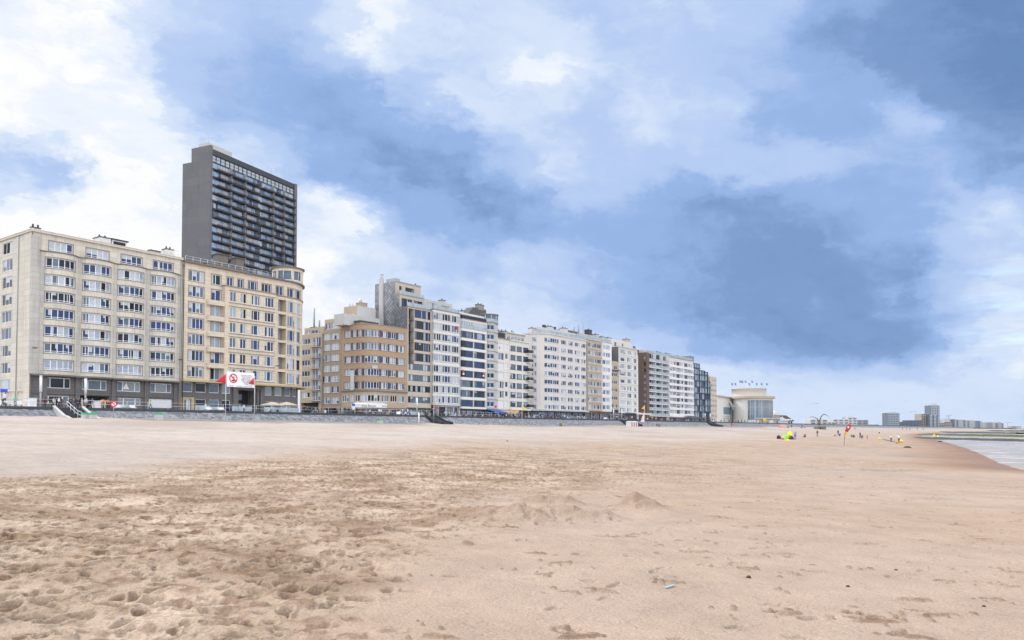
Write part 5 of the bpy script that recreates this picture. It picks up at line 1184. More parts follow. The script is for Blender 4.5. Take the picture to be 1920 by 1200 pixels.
def mid_blocks():
    # tan and white pair
    t0, t1 = ft(1101.6), ft(1144.6); ts = ft(1128.2); P = tq_path([(t0,0),(ts,0),(ts+.3,.6),(t1,.6)], False)
    A = root('apartment_block', 'tan and white block whose white end bay stands forward', P, group=BG)
    rows = R_(P, 1103, steps_y(641.5,14.55,9), 8.8); zt = P.Z(1103, 636.5); zg = P.Z(1103, 771); s0 = P.s[1]+.02
    mf = lambda s, z: 1 if s > s0 else 0
    facade(A, P, zg, zt, [(1102.8,1110.4,3),(1111.4,1119,3),(1120.2,1127.2,2),(1129.2,1135.6,2),(1136.6,1143.8,3)], rows, ['tan2','white'], 13, mf, panes='net', fw=.13, solidz=PROM-.1, var=8)
    band(A, P, [r[0]-.75 for r in rows], .12, -.02, .1, 'tan2', b=s0); band(A, P, [zt], .25, -.3, .3, 'ltgrey', 'coping'); glass_rail(A, P, zt+.25, off=-.2)
    band(A, P, [zg-.3], .3, -.3, 1.2, 'redbr', 'canopy'); ground(A, P, zg-.2, 5, 'ltgrey')
    mb = MB(); prism(mb, tqbox(t0-.9,t0-.02,-9,-.6), PROM, zt-1, 0); mb.build('gap_shade', MAT['dark'], A)  # near-black filler standing in for the shade of the gap
    U = tq_path([(t0,-3),(t1-4,-3)], False); mb = MB(); prism(mb, tqbox(t0,t1-4,-9,-3), zt, U.Z(1105,628), 0, 1); mb.build('penthouse', [MAT['ltgrey'], MAT['roof']], A); zu = U.Z(1105,628)
    for a, b, y in ((1104,1110,617.5),(1118,1123,626),(1128,1136,630.5)): chimney(A, ft(a,-4,625), ft(b,-4,625), -6, -4, zu-.6, fz(a,y,-4), 'dframe' if a < 1110 else 'ltgrey', 'black', 1)
    # low tan block
    t2 = ft(1159.6); P = tq_path([(t1+.05,0),(t2,0)], False); A = root('apartment_block', 'low tan block squeezed beneath a bare grey party wall', P, group=BG)
    rows = R_(P, 1147, [685,698.4,712.4,727.4,742.6,757.4], 7); zt = P.Z(1147, 676.5); zg = P.Z(1147, 768)
    facade(A, P, zg, zt, [(1145.8,1150.4,1),(1151.4,1157.4,2)], rows, ['tan2'], 12, panes='std', fw=.13, solidz=PROM-.1)
    band(A, P, [rows[0][0]-.5], .3, 0, .9, 'dframe', 'balcony'); ground(A, P, zg, 2, 'dframe')
    chimney(A, ft(1147,-3,650), ft(1153,-3,650), -5, -3, zt, zt+1.2, 'grey', 'black', 1)
    # cream high block
    t3 = ft(1195); P = tq_path([(t2+.05,.1),(t3,.1)], False); A = root('apartment_block', 'tall cream block with a bare grey party wall and ochre penthouse', P, group=BG)
    rows = R_(P, 1162, steps_y(654,13.7,9), 8.8); zt = P.Z(1161, 650); zg = P.Z(1161, 773)
    facade(A, P, zg, zt, [(1162,1173.4,[.2,.6,.2]),(1175.8,1184,3),(1188.2,1193.4,2)], rows, ['ivory'], 13, panes='net', fw=.13, solidz=PROM-.1)
    mb = MB(); e = t2+.01; mb.face([W(e,-12.9,PROM+6),W(e,.05,PROM+6),W(e,.05,zt),W(e,-12.9,zt)]); mb.build('party_wall', MAT['conc'], A)
    band(A, P, [zt], .25, -.3, .5, 'ivory', 'cornice'); band(A, P, [r[0]-.35 for r in rows], .14, -.02, .2, 'ivory'); band(A, P, [zg-.4], .4, -.3, 2.2, 'white', 'canopy', a=3); ground(A, P, zg-.2, 4, 'dframe')
    U = tq_path([(t2-2,-3),(t3,-3)], False); zu = U.Z(1152,636.5); h = [(U.S(a,645), U.S(b,645), zt+.5, zu-1) for a, b in ((1152,1156),(1166,1169),(1187,1192))]
    mb = MB(); pwall(mb, U, zt-2, zu, h, .15); solid(mb, U, zt-2, zu, back_of(8), 0, 1); mb.build('penthouse', [MAT['ivory'], MAT['roof']], A)
    for x in h: window(A, U, *x, 2, panes='blue', fw=.09)
    for a, b, y in ((1140.5,1147,632.8),(1174.5,1181,635.3)): chimney(A, ft(a,-4,640), ft(b,-4,640), -6, -4, zu-1, fz(a,y,-4), 'sandb', 'black', 1)
mid_blocks()
def far_blocks():
    # brown brick corner with glass balconies
    tc = ft(1212.6); te = ft(1254.4)
    q0 = ps(1196.5,700,tc)[0]
    P = Path([W(tc,q0)[:2], W(tc,.0)[:2], W(ft(1217.6),.0)[:2]], False)
    A = root('apartment_block', 'brown brick block with tiers of white balconies behind pale glass balustrades', P, group=BG)
    rows = R_(P, 1205, steps_y(668,11.55,9), 6.8); zt = P.Z(1212, 660.5); zg = P.Z(1212, 769)
    cc = (P.S(1199.2), P.S(1211.2))
    mb = MB(); pwall(mb, P, PROM, zt, [(*cc, *r) for r in rows], .2); prism(mb, tqbox(tc+.01,te,q0,-1.6), PROM, zt, 0, 1); mb.build('wall', [MAT['brown'], MAT['roof']], A)
    for r in rows: window(A, P, *cc, *r, 3, frame='dframe', panes='net', fw=.16)
    B = tq_path([(ft(1217.6),0),(te,0)], False); fh = None
    zs = [B.Z(1218, y) for y in steps_y(676,11.45,10)]
    R2 = tq_path([(ft(1217.6),-1.58),(te,-1.58)], False)
    for i, z in enumerate(zs):
        mb = MB(); pbar(mb, B, 0, B.len, z-.28, z, -1.6, .05); b_ = mb.build('balcony', MAT['white'], A); glass_rail(b_, B, z, h=1.0)
        if i < len(zs):
            h = (zs[i-1]-.35 if i else zt)
            for k in range(4):
                a0 = R2.len*k/4+.2; a1 = R2.len*(k+1)/4-.2; window(A, R2, a0, a1, z+.05, h-.1, 3, 'wframe' if k % 2 else 'dframe', 'dark', fw=.18, back=-.06, name='glazed_door')
    mb = MB()
    for k in range(4): x = B.len*k/3; pbar(mb, B, max(0,x-.12), min(B.len,x+.12), zs[-1], zt, -1.57, -.05)
    mb.build('divider', MAT['white'], A)
    ground(A, R2, zs[-1]-.35, 4, 'dframe', set_=.3)
    mb = MB(); prism(mb, tqbox(tc+.5,te,-9,-2.2), zt, B.Z(1218,656), 0, 1); mb.build('penthouse', [MAT['ltgrey'], MAT['roof']], A); glass_rail(A, tq_path([(tc+.5,-.3),(te,-.3)], False), zt)
    for a, b, y in ((1194.5,1197.5,655),(1231,1239.5,659)): chimney(A, ft(a,-4,660), ft(b,-4,660), -6, -4, zt, fz(a,y,-4), 'brown' if a < 1200 else 'ltgrey', 'black', 1)
    # rose banded block
    t1 = ft(1300); P = tq_path([(te+.05,.1),(t1,.1)], False); A = root('apartment_block', 'rose-white banded block with two columns of dark loggias', P, group=BG)
    zt = P.Z(1256, 669.5); zg = P.Z(1256, 780)
    rows = R_(P, 1256, [676]+steps_y(687.8,11.45,8), 7.0)
    facade(A, P, zg, zt, [(1255.6,1261.4,2),(1262,1267.4,2),(1268.4,1274.4,1,dict(panes='dark',frame='dframe')),(1275,1281,2),(1283.2,1289,1,dict(panes='dark',frame='dframe')),(1289.6,1294,2),(1294.6,1298.8,2)], rows, ['pink'], 13, panes='net', fw=.14, solidz=PROM-.1)
    band(A, P, [r[0]-1.1 for r in rows], .9, -.02, .28, 'white', 'parapet_band'); band(A, P, [zg-.5], .5, -.3, 1.6, 'white', 'canopy'); band(A, P, [zt], .2, -.3, .3, 'trim', 'coping'); ground(A, P, zg-.4, 5, 'dframe'); glass_rail(A, P, zt+.2, off=-.4)
    chimney(A, ft(1248.5,-3,665), ft(1256,-3,665), -5, -3, zt, fz(1250,662.3,-3), 'ivory', 'black', 1)
    for px in (1265.5,1270): chimney(A, ft(px,-5,668), ft(px+2.5,-5,668), -6, -5, zt, fz(px,666.5,-5), 'dframe', 'black', 0)
    # dark glazed stepped block
    t2 = ft(1332); A = root('apartment_block', 'dark glazed block stepping down in blue glass storeys', tq_path([(t1+.05,0),(t2,0)], False), group=BG)
    tiers = [(1300,1312.4,680.5),(1312.4,1322.4,693.6),(1322.4,1328,697),(1328,1332,715)]
    for a, b, y in tiers:
        P = tq_path([(ft(a)+(.06 if a == 1300 else 0),0),(ft(b),0)], False); zt = P.Z(a, y); mb = MB(); pwall(mb, P, PROM, zt, [], .1, off=-.35); solid(mb, P, PROM, zt, back_of(13), 0, 1); mb.build('wall', [MAT['dframe'], MAT['roof']], A)
        z = P.Z(a, 783); fl = MB(); g = MB(); k = 0
        while z < zt-1.5:
            h = min(z+3.05, zt); pbar(fl, P, 0, P.len, z-.2, z+.12, -.34, .5)
            nn = max(1, round(P.len/3.2))
            for i in range(nn):
                x0, x1 = P.len*i/nn, P.len*(i+1)/nn; w = (x1-x0)
                if (k+i) % 3 or zt-z < 6.5: pbar(g, P, x0+.15, x0+w*.62, z+.15, h-.3, -.30, -.22, rnd.choice((0,0,1)))
                pbar(g, P, x0+w*.66, x1-.12, z+.15, h-.3, -.30, -.24, rnd.choice((1,2,2)))
            z = h; k += 1
        fl.build('floor_slab', MAT['dframe'], A); g.build('window_band', [MAT['g_pale'], MAT['g_teal'], MAT['g_blue']], A)
    zt1 = fz(1300, 680.5); rb, *_ = rbox(A, 'rooftop_storey', 1275, 1300.8, 670.5, -2, 7, fz(1256,676), 'dframe', 'zinc'); rbox(A, 'rooftop_storey', 1293.5, 1301, 668, -1.2, 6, fz(1256,676), 'g_teal', 'zinc'); rbox(A, 'rooftop_storey', 1300.2, 1311.5, 681, -.6, 5, zt1-.3, 'g_teal', 'zinc')
    # beige end block
    t3 = ft(1344.2); P = tq_path([(t2+.05,-.3),(t3,-.3)], False); A = root('apartment_block', 'slim beige end block with small windows next to the dark glazed block', P, group=BG)
    rows = R_(P, 1334, steps_y(710.5,9.6,8), 4.2); zt = P.Z(1333,705.8)
    facade(A, P, PROM, zt, [(1333.6,1335.4,1),(1336.4,1337.8,1),(1339.6,1340.8,1),(1341.6,1343,1)], rows, ['sandb'], 12, panes='mid', fw=.1, frame='ltmetal')
far_blocks()
# ================================================================== promenade and sea wall
QW = 25.0
def promenade():
    mb = MB(); mb.face([W(-400,QW-.3,PROM), W(1500,QW-.3,PROM), W(1500,-9,PROM), W(-400,-9,PROM)])
    m = masonry('paving', (.36,.33,.31), amount=.4, panel=(1.2,1.2)); tag(mb.build('promenade', m), kind='structure')
    mb = MB(); mb.face([W(-400,-9,PROM), W(3500,-9,PROM), W(3500,-900,PROM), W(-400,-900,PROM)])
    tag(mb.build('street', plain('asphalt', (.06,.06,.062), .9)), kind='structure')
    # wall: sloped rubble face with a dark coping, cut for the beach stairs
    m, nt, b = new_mat('rubble_stone'); L = nt.links.new; b.inputs['Roughness'].default_value = .85
    g = N(nt, 'ShaderNodeNewGeometry'); vm = N(nt, 'ShaderNodeVectorMath', operation='MULTIPLY'); vm.inputs[1].default_value = (1,1,1.9); L(g.outputs['Position'], vm.inputs[0])
    wn = N(nt, 'ShaderNodeTexNoise'); wn.inputs['Scale'].default_value = .8; L(g.outputs['Position'], wn.inputs['Vector'])
    va = N(nt, 'ShaderNodeVectorMath', operation='ADD'); L(vm.outputs[0], va.inputs[0]); L(wn.outputs['Color'], va.inputs[1])
    vo = N(nt, 'ShaderNodeTexVoronoi'); vo.inputs['Scale'].default_value = 1.9; L(va.outputs[0], vo.inputs['Vector'])
    cr = N(nt, 'ShaderNodeValToRGB'); e = cr.color_ramp.elements; e[0].color = (.06,.065,.08,1); e[1].color = (.36,.37,.40,1); cr.color_ramp.elements.new(.5).color = (.17,.18,.21,1)
    sx = N(nt, 'ShaderNodeSeparateColor'); L(vo.outputs['Color'], sx.inputs[0]); L(sx.outputs[0], cr.inputs[0])
    ve = N(nt, 'ShaderNodeTexVoronoi', feature='DISTANCE_TO_EDGE'); ve.inputs['Scale'].default_value = 1.9; L(va.outputs[0], ve.inputs['Vector'])
    r = N(nt, 'ShaderNodeMapRange'); r.inputs[1].default_value = .02; r.inputs[2].default_value = .12; r.inputs[3].default_value = .75; L(ve.outputs['Distance'], r.inputs[0])
    mx = N(nt, 'ShaderNodeMix', data_type='RGBA'); mx.inputs[6].default_value = (.36,.355,.35,1); L(r.outputs[0], mx.inputs[0]); L(cr.outputs[0], mx.inputs[7])
    n2 = N(nt, 'ShaderNodeTexNoise'); n2.inputs['Scale'].default_value = .12; n2.inputs['Detail'].default_value = 5; L(g.outputs['Position'], n2.inputs['Vector']); m2 = N(nt, 'ShaderNodeMix', data_type='RGBA'); m2.inputs[7].default_value = (.30,.31,.335,1)
    m3 = N(nt, 'ShaderNodeMath', operation='MULTIPLY'); m3.inputs[1].default_value = .5; L(n2.outputs['Fac'], m3.inputs[0]); L(m3.outputs[0], m2.inputs[0]); L(mx.outputs[2], m2.inputs[6]); L(m2.outputs[2], b.inputs['Base Color'])
    bp = N(nt, 'ShaderNodeBump'); bp.inputs['Strength'].default_value = .6; bp.inputs['Distance'].default_value = .2; L(ve.outputs['Distance'], bp.inputs['Height']); L(bp.outputs[0], b.inputs['Normal'])
    A = thing('sea_wall', 'long sloping grey rubble sea wall with dark coping along the promenade', 'wall', W(100, QW, PROM))
    face = MB(); cop = MB(); ts = [-400+i*5 for i in range(340)]
    gaps = [(ft(px0,QW,775)-.2, ft(px1,QW,775)+.2) for px0, px1 in STAIRS]
    prev = -400.0
    for g0, g1 in gaps+[(1450, 1451)]:
        a = prev
        while a < g0-.01:
            b_ = min(a+5, g0)
            face.face([W(a,QW,PROM-.25), W(a,QW+3.4,2.2), W(b_,QW+3.4,2.2), W(b_,QW,PROM-.25)])
            cop.box(a, b_, QW-.45, QW+.14, PROM-.249, PROM+.11); a = b_
        prev = g1
    face.build('stone_face', m, A); cop.build('coping', plain('dark_coping', (.045,.052,.07), .7), A)
STAIRS = [(104.5,152.5),(799.5,816),(1163.5,1178),(1324.5,1333)]
promenade()
def stairs(px0, px1, label):
    t0, t1 = ft(px0,QW,775), ft(px1,QW,775); A = thing('beach_stairs', label, 'stairs', W((t0+t1)/2,QW,PROM), 'stairs from the promenade to the sand')
    prof = [(0,PROM+.02)]+[(.35+i*.37, PROM-.02-(i+1)*.16 if i < 9 else PROM-1.46-(i-9)*.10) for i in range(14)]
    mb = MB()
    for (q0, z0), (q1, z1) in zip(prof[:-1], prof[1:]):
        mb.face([W(t0,QW+q0,z0),W(t1,QW+q0,z0),W(t1,QW+q1,z0),W(t0,QW+q1,z0)]); mb.face([W(t0,QW+q1,z0),W(t1,QW+q1,z0),W(t1,QW+q1,z1),W(t0,QW+q1,z1)])
        for t in (t0, t1): mb.face([W(t,QW+q0,z0),W(t,QW+q1,z0),W(t,QW+q1,z1-.5),W(t,QW+q0,z0-.5)])
    mb.build('flight', plain('black_tread', (.05,.052,.06), .8), A)
    for t in (t0-.45, t1+.02):
        mb = MB()
        for (q0, z0), (q1, z1) in zip(prof[:-1], prof[1:]):
            for a, b in (((t,z0+.28),(t+.42,z0+.28)),): mb.face([W(t,QW+q0,z0+.3),W(t+.42,QW+q0,z0+.3),W(t+.42,QW+q1,z1+.3),W(t,QW+q1,z1+.3)])
            for tt in (t, t+.42): zl_ = 1.5 if px1-px0 > 20 else None; mb.face([W(tt,QW+q0,z0+.3),W(tt,QW+q1,z1+.3),W(tt,QW+q1,zl_ or z1-.35),W(tt,QW+q0,zl_ or z0-.35)])
        mb.build('kerb', MAT['ltgrey'] if px1-px0 > 20 else MAT['dframe'], A)
    tm = (t0+t1)/2
    for dt in ((-.25,) if px1-px0 > 20 else ()):
        pts = [W(tm+dt, QW+q, z) for q, z in prof[::3]]
        for h in (1.0, .5):
            mb = MB(); mb.tube([(p[0],p[1],p[2]+h) for p in pts], .045, 0, 6); mb.build('handrail', MAT['ltmetal'], A)
        for p in pts: mb = MB(); mb.bar((p[0],p[1],p[2]-.1), (p[0],p[1],p[2]+1.0), .045, 0, 6); mb.build('post', MAT['ltmetal'], A)
for (a, b), l in zip(STAIRS, ('wide black beach stairs with white kerbs and a central handrail below the bow-window block','black beach stairs with pale kerbs in front of the white banded block','black beach stairs beside the red and white striped cabin','farthest black beach stairs, below the dark glazed block')): stairs(a, b, l)
def prom_railing(px0, px1, label):
    P = tq_path([(ft(px0,QW-.6,770),QW-.6),(ft(px1,QW-.6,770),QW-.6)], False); A = thing('promenade_railing', label, 'railing', P.pos(P.len/2,0,PROM), 'railings on the promenade edge')
    n = round(P.len/3.4); first = None
    for i in range(n+1):
        x = P.len*i/n
        if first is None:
            mb = MB(); mb.bar(P.pos(x,0,PROM), P.pos(x,0,PROM+1.25), .045, 0, 6); first = mb.build('post', MAT['ltmetal'], A)
        else:
            o = first.copy(); COL.objects.link(o); o.parent = A; o.location = Vector(P.pos(x,0,0))-Vector(P.pos(0,0,0))
    for h in (1.22, .66): mb = MB(); mb.bar(P.pos(0,0,PROM+h), P.pos(P.len,0,PROM+h), .028, 0, 6); mb.build('rail', MAT['ltmetal'], A)
prom_railing(-5, 103, 'thin metal railing between the frame edge and the wide stairs'); prom_railing(154, 640, 'long thin metal railing before the cream blocks'); prom_railing(642, 790, 'thin metal railing before the orange brick hotel'); prom_railing(862, 935, 'short railing before the dark banded block')
# ------------------------------------------------------------------ posts, signs, flags
RED = plain('signal_red', (.62,.012,.035), .55); YEL = plain('signal_yellow', (.78,.56,.01), .55); ORA = plain('orange_cloth', (.70,.26,.015), .6); BLU = plain('signal_blue', (.02,.07,.55), .5)
GRN = plain('bin_green', (.03,.33,.14), .5); LIME = plain('lime_cloth', (.20,.48,.04), .7); NAVY = plain('navy_cloth', (.015,.02,.05), .8); WHT = MAT['wframe']; PNK = plain('rose_cloth', (.72,.30,.27), .7)
def light_column(px, ytop, q, label):
    t, z = pt(px, ytop, q); A = thing('light_column', label, 'street lamp', W(t,q,PROM), 'light columns on the promenade'); c = W(t,q,PROM); h = z-PROM
    mb = MB(); mb.bar(c, (c[0],c[1],PROM+h*.5), .13, 0, 10); mb.build('post', MAT['grey'], A)
    mb = MB(); mb.bar((c[0],c[1],PROM+h*.5), (c[0],c[1],z-.15), .19, 0, 12); mb.build('diffuser', WHT, A)
    mb = MB(); mb.bar((c[0],c[1],z-.15), (c[0],c[1],z), .21, 0, 12); mb.build('cap', MAT['ltmetal'], A)
for a in ((77,704,20,'white light column before the corner of the bow-window block'),(161,709,20,'white light column beside the wide beach stairs'),(782,745,21,'white light column before the slate stepped block'),(1150.4,766,20,'slim white light column before the low tan block'),(1165.8,766.5,20,'slim white light column before the tall cream block'),(1322,775,20,'white light column before the dark glazed block'),(1331.5,775,20,'white light column beside the slim beige end block')): light_column(*a)
def cloth(mb, a, b, tip, m=0, n=8, sag=.25, side=None):
    """a triangular flag streaming from a hoist edge a-b to its tip, rippled"""
    a, b, tip = Vector(a), Vector(b), Vector(tip); nrm = (b-a).cross(tip-a).normalized(); base = len(mb.v)
    for i in range(n+1):
        k = i/n
        for j in range(4):
            p = a.lerp(b, j/3).lerp(tip, k); p = p+nrm*math.sin(k*7+j*.6)*.14*(tip-a).length*.25*k; p.z -= sag*k*k*(1-k*.3)
            mb.v.append(tuple(p))
    for i in range(n):
        for j in range(3):
            q = base+i*4+j; mb.f.append((q, q+1, q+5, q+4)); mb.m.append(m); mb.sm.append(True)
    # back face offset gives the cloth a thickness
def flag_pole(px, ytop, ybase, q, label, flags, name='flag_pole', r=.06, mat='ltmetal'):
    t, zt = pt(px, ytop, q); c = W(t, q); zb = ground_z(c[0], c[1])-.3 if q > QW else PROM
    A = thing(name, label, 'flag pole', (c[0],c[1],zb)); mb = MB(); mb.bar((c[0],c[1],zb), (c[0],c[1],zt), r, 0, 8); mb.build('pole', MAT[mat], A)
    for (y0, y1, dx, dy, m) in flags:
        z0, z1 = fz(px, y0, q), fz(px, y1, q); tt, zz = pt(px+dx, dy, q+.6)
        mb = MB(); cloth(mb, (c[0],c[1],z0), (c[0],c[1],z1), W(tt, q+.6, zz)); o = mb.build('flag', m, A)
        so_ = o.modifiers.new('thickness', 'SOLIDIFY'); so_.thickness = .02
    return A, c
def warning_board():
    q = 31.0
    flag_pole(423.8, 697, 787, q, 'pale flagpole carrying the larger red pennant, beside the white board', [(701.5,719.5,-19.5,713.5,RED)])
    flag_pole(477.8, 705, 788, q, 'pale flagpole carrying the smaller red pennant, at the board end', [(706,722,-11,717.5,RED)])
    t0, zt = pt(425.3, 696.3, q); t1 = pt(476.3, 700, q)[0]; zb = pt(425.3, 724.8, q)[1]
    P = tq_path([(t0,q+.1),(t1,q+.1)], False); A = thing('warning_board', 'white no-swimming board with a red barred circle between two red pennants', 'sign', P.pos(P.len/2,0,zb))
    mb = MB(); pbar(mb, P, 0, P.len, zb, zt, -.06, 0); mb.build('panel', plain('board_white', (.80,.80,.84), .5, var=.03), A)
    H = zt-zb; s = P.len*.225; zc = zb+H*.56; ro, ri = H*.315, H*.235
    C = lambda x, z, o=.012: P.pos(s+x, o, zc+z)
    mb = MB(); n = 40
    for i in range(n):
        a, b = 2*math.pi*i/n, 2*math.pi*(i+1)/n
        mb.face([C(ro*math.cos(a),ro*math.sin(a)), C(ro*math.cos(b),ro*math.sin(b)), C(ri*math.cos(b),ri*math.sin(b)), C(ri*math.cos(a),ri*math.sin(a))])
    w = H*.032; k = ri*.72
    mb.face([C(-k-w,k-w,.016), C(k-w,-k-w,.016), C(k+w,-k+w,.016), C(-k+w,k+w,.016)]); mb.build('prohibition_ring', RED, A)
    mb = MB(); dk = .013
    for i in range(12):
        a, b = 2*math.pi*i/12, 2*math.pi*(i+1)/12; rr, r2 = H*.075, H*.055
        mb.face([C(.18*H*.3+rr*math.cos(a),H*.10+rr*math.sin(a),dk), C(.18*H*.3+rr*math.cos(b),H*.10+rr*math.sin(b),dk), C(.18*H*.3+r2*math.cos(b),H*.10+r2*math.sin(b),dk), C(.18*H*.3+r2*math.cos(a),H*.10+r2*math.sin(a),dk)])
    mb.face([C(-.09*H,-.02*H,dk),C(-.05*H,-.02*H,dk),C(.07*H,.05*H,dk),C(.05*H,.07*H,dk)])
    pts = [(-.14,-.13),(-.09,-.08),(-.05,-.12),(0,-.07),(.05,-.12),(.1,-.08),(.14,-.13),(.09,-.18),(0,-.2),(-.09,-.18)]
    mb.face([C(x*H,z*H,dk) for x, z in reversed(pts)]); mb.build('swimmer_symbol', NAVY, A)
    lines = ['Verboden te baden', 'en te zwemmen', 'Bain interdit', 'Baignade interdite', 'Baden verboten', 'No bathing', 'Danger']
    for i, tx in enumerate(lines):
        o = put_text(A, tx, P.pos(P.len*.70, .014, zt-H*(.19+i*.095)), (DX,DY,0), H*.115, NAVY)
    put_text(A, 'Oostende', P.pos(P.len*.15, .014, zb+H*.09), (DX,DY,0), H*.085, NAVY); put_text(A, 'strandreglement  reglement de plage', P.pos(P.len*.64, .014, zb+H*.07), (DX,DY,0), H*.085, NAVY)
warning_board()
def disc_sign(px, py, rpx, ybase, q, label, ring=RED, mark='bar', name='round_sign'):
    t, z = pt(px, py, q); c = W(t,q); Y = c[1]; r = rpx*Y/F*.98; zb = ground_z(c[0],c[1])-.2 if q > QW else PROM
    A = thing(name, label, 'sign', (c[0],c[1],zb)); mb = MB(); mb.bar((c[0],c[1],zb), (c[0],c[1],z+r*.5), .045, 0, 6); mb.build('post', MAT['grey'], A)
    d = Vector((-c[0],-c[1],0)).normalized(); sd = Vector((-d.y, d.x, 0))
    def disc(r0, r1, off, m, nm):
        mb = MB(); n = 24; f = lambda a, rr: tuple(Vector((c[0],c[1],z))+d*off+sd*rr*math.cos(a)+Vector((0,0,rr*math.sin(a))))
        for i in range(n):
            a, b = 2*math.pi*i/n, 2*math.pi*(i+1)/n
            mb.face([f(a,r1),f(b,r1),f(b,r0),f(a,r0)] if r0 else [f(a,r1),f(b,r1),tuple(Vector((c[0],c[1],z))+d*off)])
        return mb.build(nm, m, A)
    mb = MB(); mb.bar(tuple(Vector((c[0],c[1],z))+d*.06), tuple(Vector((c[0],c[1],z))+d*.09), r, 0, 24); mb.build('disc', ring, A)
    if mark != 'plain':
        disc(0, r*.62, .095, WHT, 'face')
        mb = MB(); k = r*.45; w = r*.11; f = lambda x, zz: tuple(Vector((c[0],c[1],z+zz))+d*.10+sd*x)
        mb.face([f(-k-w,k-w),f(k-w,-k-w),f(k+w,-k+w),f(-k+w,k+w)])
        if mark == 'swim': mb.face([f(k*.1,k*.1),f(k*.6,k*.1),f(k*.5,k*.75),f(k*.1,k*.6)])
        mb.build('bar', ring, A)
    return A
disc_sign(213.3, 757.8, 5.8, 783, 29, 'round red-rimmed prohibition sign on a post beside the green bins', mark='swim')
disc_sign(820.5, 765.5, 2.0, 779, 22, 'small plain red disc on a post before the white banded block', mark='plain')
disc_sign(929.3, 762.5, 2.4, 783, 22, 'small plain red disc on a post above the blue awning', mark='plain')
disc_sign(1433.7, 787, 2.9, 803, 27, 'orange-red disc with yellow rim on a pale post before the glazed rotunda', ring=YEL, mark='plain')
disc_sign(813, 766, 3.0, 789, 28, 'blue-rimmed round sign on a post beside the second beach stairs', ring=NAVY)
def rescue_flags():
    flag_pole(978.8, 758, 797, 29, 'white pole with a drooping yellow flag before the black corner balconies', [(758,766,8,768.5,YEL)])
    flag_pole(1208.4, 759.5, 800, 31, 'white pole with yellow flag over red flag beside the striped cabin', [(761,768.5,-6,765,YEL),(769.5,774,-7,774,RED)], r=.09)
    flag_pole(815.5, 752, 790, 28, 'dark pole with a small orange flag beside the blue-rimmed sign', [(753.5,761,-3,765,ORA)], mat='dframe')
    flag_pole(1489.8, 779, 801, 40, 'pale pole with a tiny faded yellow flag near the white gabled house', [(779.5,783,-1.5,784,plain('faded_yellow', (.6,.5,.25), .7))])
    flag_pole(1566.6, 792, 803, 40, 'thin pole with a small green flag on the sand far off', [(792,795,-4,795,plain('dull_green', (.03,.16,.12), .7))])
rescue_flags()
def feather():
    b = beach_point(1582.8, 836); Y = b.y
    A = thing('feather_flag', 'tall red and yellow feather flag planted in the open sand', 'flag', b)
    P_ = lambda px, py: py_at(px, py, Y)
    mb = MB(); pole = [P_(1582.6,837),P_(1583.5,818),P_(1585.2,807),P_(1588,798),P_(1591,795.2),P_(1594,796.2)]
    mb.tube(pole, .03, 0, 6); mb.build('pole', MAT['dframe'], A)
    L_ = [(1584.0,822.5),(1584.7,814),(1585.5,808),(1587,802),(1588.8,797.8),(1591,795.5)]; R2 = [(1584.8,822.5),(1587.2,816),(1590.0,810.2),(1593.2,805.3),(1595.4,799.8),(1594.4,796.6)]
    yel = MB(); red = MB()
    for i in range(5):
        q = [P_(*L_[i]),P_(*R2[i]),P_(*R2[i+1]),P_(*L_[i+1])]; (yel if i < 2 else red).face([tuple(x+Vector((0,.12*math.sin(i*1.3),0))) for x in q], 0, True)
    for m_, mt, nm in ((yel,YEL,'lower_cloth'),(red,RED,'upper_cloth')):
        o = m_.build(nm, mt, A); o.modifiers.new('thickness','SOLIDIFY').thickness = .02
    mb = MB(); c = P_(1590.3,801); mb.bar(tuple(c+Vector((0,-.06,0))), tuple(c+Vector((0,-.09,0))), .14, 0, 12); mb.build('badge', WHT, A)
feather()
def bin_(px, py, q, label, two=False):
    t, z = pt(px, py, q); c = W(t,q); zb = ground_z(c[0],c[1]); A = thing('beach_bin', label, 'bin', (c[0],c[1],zb), 'green beach bins')
    mb = MB(); h = max(.55, z-zb-.12); mb.box(t-.52, t+.52, q-.4, q+.4, zb-.1, zb+h); mb.build('body', MAT['ltgrey'], A)
    mb = MB(); mb.hexa([W(t-.58,q-.46,zb+h+.003),W(t-.58,q+.46,zb+h+.003),W(t+.58,q+.46,zb+h+.003),W(t+.58,q-.46,zb+h+.003),W(t-.5,q-.36,zb+h+.24),W(t-.5,q+.36,zb+h+.24),W(t+.5,q+.36,zb+h+.24),W(t+.5,q-.36,zb+h+.24)]); mb.build('lid', GRN, A)
bin_(161.5,777,30.5,'green-lidded beach bin partly behind the stair kerb'); bin_(172.5,777.5,31,'green-lidded beach bin just past the stair foot'); bin_(297.5,775.5,30.5,'lone green-lidded beach bin before the shuttered window'); bin_(712.5,787,30.5,'low green-lidded beach bin below the orange brick hotel')
